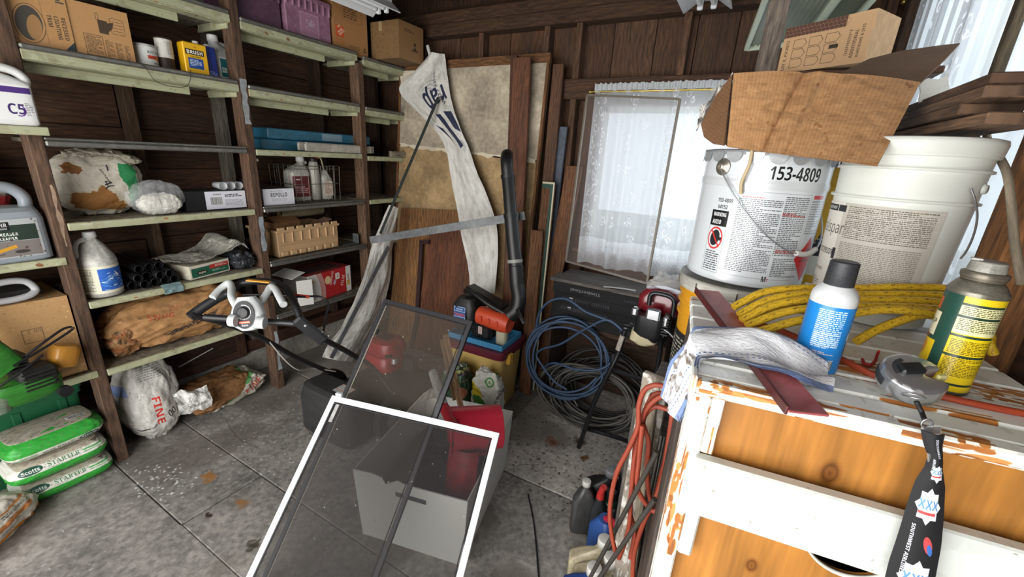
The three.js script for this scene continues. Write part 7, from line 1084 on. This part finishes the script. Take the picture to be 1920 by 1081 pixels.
  const ear = (a) => { const p = [Math.sin(a) * (pr + 0.002), 0.285, Math.cos(a) * (pr + 0.002)]; part(t, 'handle_ear', lathe([[0, 0.012], [0.005, 0.014], [0.009, 0.012], [0.013, 0.004], [0.02, 0.003], [0.021, 0]], 28).rotateX(Math.PI / 2), metal('#a9a498', { roughness: 0.4 }), p, [0, a, 0]); return V(Math.sin(a) * (pr + 0.015), 0.285, Math.cos(a) * (pr + 0.015)); };
  const e0 = ear(-0.82), e1 = ear(-0.82 + Math.PI); // bail lies against the front
  const bl = []; for (let i = 0; i <= 20; i++) { const s = i / 20, a = -0.82 + s * Math.PI, dip = Math.sin(s * Math.PI); const r = pr + 0.014; bl.push(V(Math.sin(a) * r, 0.285 - dip * 0.19, Math.cos(a) * r)); }
  part(t, 'bail', tube(bl, 0.0018, 70, 6), steel); part(t, 'bail_grip', tube(bl.slice(9, 13), 0.0065, 16, 10), plastic('#c9c9c4'));
  part(t, 'drip_string', tube([[-0.055, ph + 0.004, pr * 0.92 + 0.01], [-0.055, ph - 0.03, pr * 0.94 + 0.016], [-0.062, 0.25, pr * 0.95 + 0.008], [-0.058, 0.225, pr * 0.95 + 0.006]], 0.004, 24, 6), mat('#b8a682'));
  // big white bucket
  t = thing('white_bucket', 'large dusty white paint bucket with torn grey label lettered spar', 'bucket', [GC[0], BY + 0.002, GC[1]], 0);
  const hb = 0.372; pail(t, 0.104, 0.118, hb, plastic('#cdd0c9', { roughness: 0.45 }), [[0.7, 0.004], [0.86, 0.004], [0.93, 0.004]]);
  part(t, 'lid', lathe([[0, hb - 0.004], [0.103, hb - 0.004], [0.118, hb + 0.006], [0.124, hb + 0.004], [0.126, hb - 0.004], [0.124, hb - 0.024], [0.119, hb - 0.026]], 72), plastic('#c9ccc5', { roughness: 0.45 }));
  const la = paint(1300, 800, (x, w, h) => { x.fillStyle = '#b5b0a6'; x.fillRect(0, 0, w, h); x.fillStyle = '#cfcbc2'; x.fillRect(0, 0, 420, h); x.fillStyle = '#242426'; x.fillRect(0, 20, 330, 50); x.fillRect(340, 20, 110, 50); text(x, 'HIGH HIDE PAINT', 20, 46, 34, '#c9c9c4'); text(x, 'valspar', 60, 200, 130, '#55504a', { bold: false }); text(x, 'EXTERIOR', 110, 400, 66, '#2c2a28'); x.fillStyle = '#2a2428'; x.fillRect(400, 360, 46, 90); text(x, 'LATEX PAINT', 60, 560, 40, '#55504a'); finePrint(x, 40, 640, 250, 120, 20, '#77726a', 2); finePrint(x, 480, 20, 760, 250, 14, '#5d564c', 3); finePrint(x, 480, 300, 740, 460, 14, '#7b756b', 4); seed(5); for (let i = 0; i < 140; i++) { x.fillStyle = 'rgba(205,200,190,0.8)'; x.fillRect(R(460, 1260), R(10, 260), R(20, 120), R(1, 4)); } });
  part(t, 'printed_label', wrap(0.1064, 0.1145, 0.03, 0.245, 2.2, 36), print(la, { roughness: 0.6 }), [0, 0, 0], [0, -0.65, 0]);
  for (const a of [1.0, 1.0 + Math.PI]) part(t, 'handle_boss', lathe([[0, 0.006], [0.008, 0.006], [0.01, 0]], 18).rotateX(Math.PI / 2), plastic('#c3c6bf'), [Math.sin(a) * 0.116, 0.29, Math.cos(a) * 0.116], [0, a, 0]);
  const wb = []; for (let i = 0; i <= 18; i++) { const s = i / 18, a = 0.3 - s * Math.PI + Math.PI * 0.0, dip = Math.sin(s * Math.PI); wb.push(V(Math.sin(a) * 0.158, 0.29 - dip * 0.16, Math.cos(a) * 0.158)); }
  part(t, 'bail', tube([[0.085, 0.29, 0.126], [0.1, 0.27, 0.122], [0.12, 0.24, 0.104], [0.135, 0.2, 0.078], [0.14, 0.165, 0.055], [0.138, 0.155, 0.05]].map(([x, y, z]) => V(x, y, z).multiply(V(0.81, 1, 0.81))), 0.0018, 40, 6), steel);
  // second yellow bucket behind, with black label
  t = thing('yellow_bucket', 'yellow bucket with black label standing between the two pails', 'bucket', [0.2, 1.247, -1.57]); pail(t, 0.1, 0.115, 0.38, plastic('#c79a22'), [[0.85, 0.005]]);
  part(t, 'printed_label', wrap(0.1035, 0.11, 0.07, 0.26, 3.2), print(paint(600, 360, (x, w, h) => { x.fillStyle = '#1a1b1c'; x.fillRect(0, 0, w, h); x.fillStyle = '#c9c6b9'; x.fillRect(0, 250, w, 110); text(x, 'ER', 180, 300, 60, '#2c2c2c'); finePrint(x, 200, 40, 160, 150, 22, '#8d8d86', 3); })));
  t = thing('wooden_crate', 'tall plain wooden crate under the black-labelled yellow bucket', 'crate', [0.2, 0, -1.57]); part(t, 'crate', move(cbox(0.22, 1.244, 0.2, 0.004), 0, 0.622, 0), wood('#6b5a48')); for (let i = 0; i < 5; i++) part(t, 'slat', move(cbox(0.225, 0.06, 0.01, 0.002), 0, 0.12 + i * 0.25, 0.106), wood('#7a6752'));
}
// ---------- things on and round the pails ----------
{ // white drawer unit behind the cabinet carries the white bucket
  const t = thing('drawer_unit', 'white plastic drawer unit under the white paint bucket', 'drawer unit', [0.302, 0, -1.16]);
  const m = plastic('#c9cbc6'); part(t, 'body', move(cbox(0.235, 1.3, 0.28, 0.006), 0, 0.65, -0.14), m);
  for (let i = 0; i < 5; i++) { const q = part(t, 'drawer', move(cbox(0.21, 0.22, 0.012, 0.004), 0, 0.16 + i * 0.245, 0.004), m); part(q, 'handle', move(cbox(0.1, 0.02, 0.014, 0.004), 0, 0.23 + i * 0.245, 0.012), m); }
}
{ // yellow air hose in loose loops across the bench
  const t = thing('yellow_hose', 'stained yellow hose in loose loops across cabinet top', 'hose', [0.25, BY, -1.0]);
  const ym = mat('#ffffff', { map: tex(canvas(256, 512, (x, w, h) => { x.fillStyle = '#d8b02a'; x.fillRect(0, 0, w, h); speckle(x, w, h, 240, ['rgba(96,62,24,0.28)', 'rgba(70,48,26,0.35)', 'rgba(236,206,90,0.3)'], 2, 14, 5); speckle(x, w, h, 160, ['rgba(58,40,24,0.7)'], 0.6, 4, 6); }), { repeat: [6, 1] }), roughness: 0.5 }); // dirt smeared on the hose
  const S = [ // pixel runs of the visible strands with camera depth
    [[[1375, 575], [1430, 548], [1500, 540], [1600, 540], [1700, 538], [1800, 545], [1880, 580], [1912, 640], [1890, 690], [1850, 690]], 0.86],
    [[[1385, 590], [1440, 562], [1520, 550], [1620, 552], [1720, 552], [1800, 560], [1860, 595], [1885, 640], [1860, 680]], 0.84],
    [[[1390, 600], [1450, 572], [1530, 560], [1630, 562], [1730, 564], [1800, 575], [1840, 610], [1850, 660], [1840, 690]], 0.82],
    [[[1400, 610], [1470, 585], [1550, 575], [1640, 574], [1740, 578], [1820, 590], [1870, 630], [1870, 680]], 0.8],
    [[[1420, 622], [1500, 600], [1580, 590], [1660, 580], [1760, 590], [1840, 620], [1860, 670]], 0.78],
    [[[1430, 600], [1480, 570], [1540, 556], [1650, 545], [1750, 556], [1830, 590]], 0.88],
    [[[1605, 640], [1640, 620], [1690, 600], [1730, 590], [1800, 600]], 0.79],
    [[[1395, 585], [1460, 556], [1560, 545], [1680, 560], [1780, 570], [1900, 620], [1905, 670]], 0.87],
  ];
  S.forEach(([px, d], i) => { const pts = px.map(([a, b]) => { const p = P(a, b, { d: d - 0.045 }); p.x = Math.min(p.x, 0.435); p.y = Math.max(p.y, BY + 0.009 + (i % 3) * 0.006); return p; }); wpart(t, 'hose', tube(pts, 0.0078, 60, 8), ym); });
}
{ // torn cardboard box lying over the pails
  const t = thing('cardboard_box', 'torn open brown cardboard box lying over the pails', 'box', [0.1, 1.66, -1.2]);
  const km = (c) => mat(c, { map: T.card, bumpMap: T.crease, bumpScale: 0.004, roughness: 0.92 });
  const q4 = (a, b, c, d, f) => sheet((u, v) => { const p = a.clone().lerp(b, u).lerp(d.clone().lerp(c, u), v); f?.(p, u, v); return p; }, 80, 30, 0.004);
  const D = (x, y, d) => P(x, y, { d });
  const TL = D(1376, 139, 1.02), TR = D(1722, 158, 0.87), BR = D(1645, 312, 0.765), BL = D(1365, 276, 1.0);
  wpart(t, 'front_panel', q4(TL, TR, BR, BL, (p, u, v) => { const fold = (c, w) => Math.exp(-Math.pow((u - c) / w, 2)); p.z += 0.006 * Math.sin(u * 9 + v) + 0.01 * fbm(u * 4, v * 2, 3, 3) - 0.004 - 0.016 * fold(0.42 - 0.13 * v, 0.025) + 0.012 * fold(0.5 - 0.1 * v, 0.03) - 0.006 * fold(0.62 - 0.16 * v, 0.03); p.y += 0.012 * Math.sin(u * Math.PI) * (1 - v); }), mat('#ffffff', { map: paint(1000, 560, (x, w, h) => { x.fillStyle = '#a57b52'; x.fillRect(0, 0, w, h); for (let i = 0; i < 90; i++) { x.fillStyle = i % 2 ? 'rgba(205,160,112,0.16)' : 'rgba(120,84,48,0.13)'; x.fillRect(i * 11.4, 0, 6, h); } speckle(x, w, h, 200, ['rgba(110,74,40,0.12)', 'rgba(220,175,125,0.12)'], 4, 40, 3); speckle(x, w, h, 14, ['rgba(110,64,30,0.5)'], 4, 16, 4); }), bumpMap: T.crease, bumpScale: 0.004, roughness: 0.9 }));
  const bTL = D(1400, 150, 1.2), bTR = D(1745, 175, 1.1);
  wpart(t, 'side_panel', q4(TL, D(1376, 142, 1.16), D(1350, 262, 1.15), BL), km('#6d4f33'));
  wpart(t, 'rear_flap', slab([TR.clone(), D(1770, 112, 0.95), D(1803, 74, 1.02), D(1760, 84, 1.04), D(1690, 92, 1.06), D(1630, 110, 1.06), D(1560, 140, 1.0)], 0.004), km('#6a4c30'));
  wpart(t, 'side_flap', slab([TL.clone().add(V(-0.004, 0, 0)), D(1345, 185, 1.06), D(1318, 235, 1.08), D(1322, 258, 1.06), D(1338, 270, 1.03), D(1364, 276, 1.002)], 0.004), km('#7a583a'));
  wpart(t, 'torn_liner', sheet((u, v) => D(1720 + u * 55, 165 + v * 38 - u * 20, 0.9 + u * 0.06).add(V(0, fbm(u * 4, v * 4, 2, 2) * 0.02, 0)), 14, 10, 0.001), mat('#c5c0b3', { roughness: 0.9 }));
  const p = thing('crumpled_paper', 'crumpled white paper sticking out of the cardboard box', 'paper', D(1335, 190, 1.12));
  wpart(p, 'paper', sheet((u, v) => { const a = D(1312 + u * 62 - v * 5, 205 - u * 62 + v * 34, 1.12 + 0.05 * fbm(u * 5, v * 5, 2, 3)); return a.add(V(0, (fbm(u * 6, v * 6, 7, 3) - 0.5) * 0.05, (fbm(u * 7, v * 5, 9, 2) - 0.5) * 0.06)); }, 26, 18, 0.001), mat('#d3d0cb', { roughness: 0.9, bumpMap: T.crease, bumpScale: 0.005 }));
}
{ // rough lumber resting on the bucket lid
  const rows = [[[1655, 262], [1917, 208], 'lowest'], [[1665, 240], [1862, 185], 'second'], [[1675, 222], [1908, 172], 'third'], [[1690, 205], [1920, 152], 'topmost']];
  seed(12); rows.forEach(([a, b, which], i) => { const y = 1.693 + i * 0.0205, d = 0.66 + (i === 1 ? 0.05 : 0); let B = P(b[0], b[1] + 10, { d }); B.y = y + 0.012; let A = P(a[0], a[1], { d: 1.12 }); A.y = y; A.x = Math.min(A.x, 0.36); B.x = Math.min(B.x, 0.4); const t = thing('rough_board', which + ' rough-sawn brown board lying on the white bucket', 'board', A.clone().lerp(B, 0.5)); wpart(t, 'board', bar(A, B, 0.085, 0.019, 0.002, V(0, 1, 0), i), wood(['#8a6a50', '#77583f', '#80624a', '#6d4f3a'][i])); });
}
{ // post, shelf plank, closet carton, ribbed panels above
  const pz = -1.92; const p0 = P(1450, 60, { z: pz });
  solo('support_post', 'weathered grey two-by-four post rising to the rafters', 'post', span(p0.x - 0.033, p0.x + 0.033, 0, 2.68, pz - 0.04, pz, 0.003, 'y'), wood('#8f8074'));
  let t = thing('shelf_plank', 'plain plank shelf behind the post by right wall', 'shelf', [0.19, 1.913, -1.875]); part(t, 'plank', move(cbox(0.43, 0.02, 0.33, 0.003), 0.0, -0.011, 0), darkWood[1]); part(t, 'bracket', move(cbox(0.03, 0.1, 0.03, 0.003), -0.2, -0.072, -0.02), darkWood[1]);
  const L = P(1464, 138, { y: 1.916 }), Rb = P(1608, 118, { y: 1.916 }), ang = Math.atan2(-(Rb.z - L.z), Rb.x - L.x), W = Rb.distanceTo(L) + 0.03;
  t = thing('cardboard_box', 'small carton printed with rows of window shapes on the plank shelf', 'box', L.clone().lerp(Rb, 0.5).setY(1.916), ang);
  carton(t, 'carton', W, 0.135, 0.14, card('#b9956c'), { front: print(paint(900, 500, (x, w, h) => { x.fillStyle = '#bf9b73'; x.fillRect(0, 0, w, h); x.fillStyle = '#54362c'; x.fillRect(0, 0, 640, 110); x.strokeStyle = '#8a6a50'; x.lineWidth = 3; for (let i = 0; i < 16; i++) for (let j = 0; j < 3; j++) { x.beginPath(); for (let k = 0; k < 7; k++) x.lineTo(i * 42 + (j % 2) * 21 + Math.cos(k * 1.047 + 0.52) * 24, 18 + j * 38 + Math.sin(k * 1.047 + 0.52) * 24); x.stroke(); } x.strokeStyle = '#55402c'; x.lineWidth = 5; for (let i = 0; i < 3; i++) for (let j = 0; j < 3; j++) { const a = 130 + i * 170, b = 150 + j * 105; x.beginPath(); x.moveTo(a, b); x.lineTo(a + 110, b); j === 2 ? x.quadraticCurveTo(a + 160, b + 45, a + 110, b + 90) : (x.lineTo(a + 140, b + 45), x.lineTo(a + 110, b + 90)); x.lineTo(a, b + 90); x.closePath(); x.stroke(); } x.fillStyle = '#33261c'; x.fillRect(520, 270, 90, 40); text(x, 'LOT X, PICKETS', 60, 470, 46, '#55402c', { rot: -1.57 }); text(x, 'ADDITIONAL', 760, 440, 46, '#55402c', { rot: -1.57 }); text(x, 'HARDWARE & SETS', 815, 440, 36, '#55402c', { rot: -1.57 }); finePrint(x, 690, 160, 30, 270, 20, '#6d553c', 3); })) });
  const rib = (label, px, y0) => { const A = P(...px[0], { y: y0 }), B = P(...px[1], { y: y0 }), C = P(...px[2], { y: y0 + 0.02 }), Dd = P(...px[3], { y: y0 + 0.02 }); const o = thing('ribbed_panel', label, 'panel', A.clone().lerp(C, 0.5)); const N = 12; wpart(o, 'ribbed_sheet', sheet((u, v) => { const p = A.clone().lerp(B, u).lerp(Dd.clone().lerp(C, u), v); p.y += Math.abs((u * N) % 1 - 0.5) * 0.024; return p; }, N * 2, 4, 0.003), mat('#7c8470', { roughness: 0.5 })); const fm = mat('#b4bda8', { roughness: 0.5 }); for (const [a, b] of [[A, Dd], [A, B], [B, C]]) wpart(o, 'edge_rail', bar(a, b, 0.02, 0.026, 0.002), fm); return o; };
  rib('pale green ribbed plastic panel stored under the rafters by the post', [[1400, 90], [1500, 80], [1580, -20], [1450, -40]], 2.17);
  rib('dull green ribbed panel beside the pale one under the rafters', [[1512, 76], [1575, 66], [1660, -30], [1590, -30]], 2.2);
}
// ---------- lace curtains ----------
const laceC = canvas(1024, 1024, (x, w, h) => {
  x.clearRect(0, 0, w, h); x.fillStyle = 'rgba(236,242,246,0.55)'; x.fillRect(0, 0, w, h); seed(6);
  x.strokeStyle = 'rgba(250,252,255,0.85)'; const scroll = (cx, cy, r, f) => { x.lineWidth = 5; x.beginPath(); for (let i = 0; i < 40; i++) { const a = i / 40 * 7 * f, q = r * (1 - i / 46); x.lineTo(cx + Math.cos(a) * q, cy + Math.sin(a) * q); } x.stroke(); };
  for (let k = 0; k < 2; k++) { const X = 70 + k * 880; for (let y = 20; y < h; y += 92) { scroll(X + 30 * Math.sin(y / 60), y, 34, 1); scroll(X + 70 - 20 * Math.sin(y / 50), y + 46, 24, -1); x.fillStyle = 'rgba(250,252,255,0.8)'; for (let i = 0; i < 6; i++) { x.beginPath(); x.ellipse(X + R(-40, 90), y + R(0, 90), R(5, 13), R(3, 7), rnd() * 3, 0, 7); x.fill(); } } }
  for (let i = 0; i < 16; i++) { const a = R(220, 800), b = R(40, 980); scroll(a, b, R(16, 34), rnd() < 0.5 ? 1 : -1); x.fillStyle = 'rgba(250,252,255,0.75)'; for (let j = 0; j < 5; j++) { x.beginPath(); x.ellipse(a + R(-40, 40), b + R(-40, 40), R(5, 12), R(3, 8), rnd() * 3, 0, 7); x.fill(); } }
  x.fillStyle = 'rgba(240,245,250,0.6)'; x.fillRect(0, h - 170, w, 170); for (let i = 0; i < 22; i++) { scroll(24 + i * 47, h - 60, 22, i % 2 ? 1 : -1); scroll(24 + i * 47, h - 120, 18, 1); }
});
const laceM = mat('#ffffff', { map: tex(laceC, { repeat: [2, 1] }), transparent: true, transmission: 0.5, thickness: 0, roughness: 0.95 });
{
  const pleat = (f, n, a, u) => Math.sin(u * n * Math.PI * 2) * a + Math.sin(u * n * 1.37 * Math.PI * 2 + 1) * a * 0.5;
  let t = thing('lace_curtain', 'white lace curtain gathered on a rod over the back window', 'curtain', [-0.45, 0.95, -2.70]);
  wpart(t, 'cloth', flipV(surf((u, v) => V(lerp(-0.965, 0.06, u), lerp(2.03, 0.92 + 0.01 * Math.sin(u * 20), v), -2.705 + pleat(0, 11, 0.014, u) * (0.4 + v * 0.6)), 220, 20)), laceM);
  wpart(t, 'ruffle', surf((u, v) => V(lerp(-0.97, 0.065, u), 2.015 + v * 0.042 + 0.008 * noise(u * 90, 0, 1), -2.7 + Math.sin(u * 210) * 0.011), 260, 4), mat('#d9dde0', { transmission: 0.35, thickness: 0, roughness: 0.95 }));
  wpart(t, 'rod', tube([[-1.0, 2.015, -2.705], [0.09, 2.015, -2.705]], 0.006, 2, 10), metal('#b9a25c', { roughness: 0.35 })); wpart(t, 'finial', new THREE.SphereGeometry(0.011, 14, 10).translate(-1.0, 2.015, -2.705), metal('#b9a25c', { roughness: 0.35 }));
  t = thing('lace_curtain', 'white lace curtain hanging over the window beside the pails', 'curtain', [0.45, 1.15, -1.8]);
  wpart(t, 'cloth', flipV(surf((u, v) => V(0.452 + pleat(0, 13, 0.012, u) * (0.5 + v * 0.5), lerp(2.6, 1.12, v), lerp(-2.56, -1.17, u)), 240, 20)), laceM);
  wpart(t, 'rod', tube([[0.43, 2.36, -2.72], [0.45, 2.6, -2.56], [0.45, 2.6, -1.15]], 0.005, 20, 8), metal('#b9a25c', { roughness: 0.35 })); wpart(t, 'finial', new THREE.SphereGeometry(0.012, 14, 10).translate(0.43, 2.36, -2.72), metal('#b9a25c', { roughness: 0.35 }));
  solo('wood_stake', 'thin upright wooden stake before the side window curtain', 'stake', span(0.412, 0.432, 1.0, 2.45, -1.425, -1.4, 0.002, 'y'), wood('#5f523c'));
  solo('beige_cord', 'thick beige cord hanging before the side window', 'cord', tube([P(1848, 232, { x: 0.405 }), P(1852, 262, { x: 0.405 }), P(1872, 292, { x: 0.402 }), P(1888, 325, { x: 0.4 }), P(1896, 380, { x: 0.4 }), P(1902, 450, { x: 0.4 }), P(1915, 530, { x: 0.4 })], 0.0065, 50, 8), mat('#9a8d78', { map: T.stain, roughness: 0.85 }));
}
// ---------- leaning boards, hanging cords and bottles left of the cabinet ----------
{
  const lean = (label, a, b, w, c) => { const A = P(...a), B = P(...b); const t = thing('old_board', label, 'board', B); wpart(t, 'board', bar(A, B, 0.018, w, 0.002, V(1, 0, 0.2)), c); return t; };
  const pw = mat('#ffffff', { map: tex(canvas(256, 256, (x, w, h) => { x.fillStyle = '#8d8478'; x.fillRect(0, 0, w, h); speckle(x, w, h, 300, ['rgba(215,214,208,0.6)', 'rgba(60,52,44,0.3)'], 1, 12, 4); }), { repeat: [2, 6] }), roughness: 0.85 });
  lean('peeling white board leaning beside the orange cabinet', [1232, 705, { z: -1.02 }], [1150, 1150, { y: 0.02 }], 0.07, pw);
  lean('grey weathered board leaning behind the peeling one', [1208, 770, { z: -1.1 }], [1150, 1092, { y: 0.02 }], 0.06, wood('#6d665e'));
  lean('narrow pale lath leaning beside the hanging cords', [1226, 740, { z: -0.98 }], [1172, 1190, { y: 0.02 }], 0.022, wood('#a89a84'));
  const rod = (label, a, b) => { const A = P(...a), B = P(...b), t = thing('dark_rod', label, 'rod', B); wpart(t, 'rod', tube([A, B], 0.006, 2, 8), mat('#3c3730', { map: T.stain })); };
  rod('dark thin rod leaning across hanging orange cords', [1232, 846, { z: -0.85 }], [1105, 1085, { z: -1.0 }]); rod('second dark rod leaning beside the orange cords', [1228, 935, { z: -0.8 }], [1115, 1095, { z: -0.92 }]);
  const om = mat('#a8452c', { map: T.stain, roughness: 0.55 }); const Q = (a, z = -0.93) => a.map(([x, y]) => P(x, y, { z }));
  let t = thing('extension_cord', 'bundle of orange extension cord loops hanging beside the cabinet', 'cord', [-0.12, 1.2, -0.93]); const cordX = 0.012;
  [[[1275, 745], [1250, 725], [1222, 730], [1208, 760], [1206, 800], [1190, 840], [1165, 890], [1152, 960], [1156, 1010], [1163, 1040]], [[1280, 755], [1255, 745], [1225, 765], [1210, 800], [1200, 850], [1192, 930], [1188, 990], [1180, 1020], [1168, 1050]], [[1262, 770], [1236, 765], [1215, 790], [1225, 830], [1222, 880], [1226, 930], [1232, 950]], [[1278, 765], [1270, 820], [1250, 890], [1232, 950], [1205, 1000], [1196, 1030]], [[1285, 780], [1278, 830], [1262, 900], [1250, 950], [1235, 962], [1222, 950], [1205, 920], [1208, 860], [1214, 800]], [[1272, 770], [1262, 840], [1245, 920], [1215, 985], [1198, 1040], [1194, 1090]], [[1262, 742], [1240, 740], [1218, 775], [1200, 840], [1196, 900], [1190, 960], [1198, 1000], [1190, 1050]]].forEach((a, i) => wpart(t, 'cord', tube(Q(a, -0.9 - (i % 4) * 0.02).map((p) => p.add(V(-cordX, 0, 0))), 0.0062, 50, 8), om));
}
{ // bottles and jugs on the floor
  const cap = plastic('#c9c7c0');
  const put = (name, label, px, py, y) => thing(name, label, 'bottle', P(px, py, { y }).setY(0), R(-0.5, 0.5)); seed(9);
  let t = put('black_jug', 'black jug with an open handle on the floor', 1128, 888, 0.24); jug(t, 0.13, 0.09, 0.25, plastic('#1d1d1f'), plastic('#77787a'), { nx: 0.04 }); t.rotation.y = 0.3;
  t = put('oil_bottle', 'grey oil bottle with white cap on the floor by bench', 1100, 905, 0.26); part(t, 'body', loft([[0, 0.045, 0.028, 0.5], [0.006, 0.05, 0.032, 0.5], [0.17, 0.05, 0.032, 0.5], [0.22, 0.03, 0.026, 0.7], [0.24, 0.015, 0.015], [0.252, 0.015, 0.015]], 32), mat('#4a4a49', { roughness: 0.4, map: T.stain })); part(t, 'cap', lathe([[0, 0.275], [0.017, 0.275], [0.019, 0.272], [0.0195, 0.25], [0, 0.25]], 22), cap);
  t = put('red_sprayer', 'dark bottle with red trigger spout on the floor', 1127, 922, 0.24); part(t, 'body', loft([[0, 0.036, 0.03, 0.6], [0.16, 0.036, 0.03, 0.6], [0.2, 0.018, 0.018], [0.21, 0.018, 0.018]], 26), plastic('#26282a')); part(t, 'spout', join(cyl(0.016, 0.018, 0.03, 18, 0, 0.222, 0), tube([[0, 0.23, 0], [0.004, 0.26, 0.004], [0.01, 0.28, 0.01]], 0.014, 10, 10)), mat('#b3302c', { roughness: 0.4 }));
  t = put('aerosol_can', 'dark aerosol can with grey printed label on the floor', 1146, 925, 0.22); part(t, 'body', lathe([[0, 0], [0.032, 0], [0.033, 0.004], [0.033, 0.17], [0.024, 0.19], [0, 0.19]], 32), mat('#1f3a2a', { roughness: 0.35 })); part(t, 'printed_label', wrap(0.0334, 0.0334, 0.01, 0.165, 2.4), print(paint(300, 360, (x, w, h) => { x.fillStyle = '#8f9192'; x.fillRect(0, 0, w, h); text(x, 'GENUINE', 150, 50, 40, '#222', { align: 'center' }); finePrint(x, 30, 90, 240, 240, 20, '#333', 3); }))); part(t, 'cap', cyl(0.022, 0.024, 0.05, 24, 0, 0.21, 0), black);
  t = put('round_canister', 'short black round canister beside the black jug', 1153, 882, 0.2); part(t, 'body', lathe([[0, 0], [0.036, 0], [0.038, 0.005], [0.038, 0.16], [0.03, 0.18], [0.03, 0.2], [0, 0.2]], 30), plastic('#232325')); part(t, 'lid', cyl(0.028, 0.03, 0.012, 26, 0, 0.207, 0), plastic('#8d8e90'));
  const cream = mat('#b9ae90', { roughness: 0.45, map: T.stain });
  [[1108, 1010, 0.29, 'cream plastic jug behind the other cream jugs'], [1118, 1045, 0.28, 'cream plastic jug between the blue jug and rods']].forEach(([x, y, h, label], i) => { const q = put('cream_jug', label, x, y, h); jug(q, 0.14, 0.06, 0.28, cream, cap, { nx: 0.05 }); q.rotation.y = 0.35 - i * 0.1; });
  t = put('blue_jug', 'dark blue jug with white cap before the cream jugs', 1092, 1062, 0.28); jug(t, 0.12, 0.06, 0.27, plastic('#1f3a72'), cap, { nx: 0.04 }); t.rotation.y = 0.3;
  t = put('cream_jug', 'cream plastic jug before the dark blue jug', 1105, 1110, 0.28); jug(t, 0.14, 0.06, 0.28, cream, cap, { nx: 0.05 }); t.rotation.y = 0.3;
  t = put('blue_container', 'blue container with red pouring spout behind cream jugs', 1138, 968, 0.26); part(t, 'body', loft([[0, 0.06, 0.045, 0.5], [0.2, 0.06, 0.045, 0.5], [0.25, 0.03, 0.03]], 30), plastic('#2a4f8f')); part(t, 'spout', tube([[0, 0.25, 0], [0.03, 0.275, 0.01], [0.07, 0.29, 0.02]], 0.014, 14, 10), mat('#b3283a', { roughness: 0.4 }));
  t = put('white_jug', 'dingy translucent jug beside the leaning boards', 1170, 1030, 0.26); jug(t, 0.13, 0.1, 0.27, mat('#b5b2a8', { roughness: 0.4, map: T.stain }), cap, { nx: 0.03 });
}
renderer.render(scene, camera);
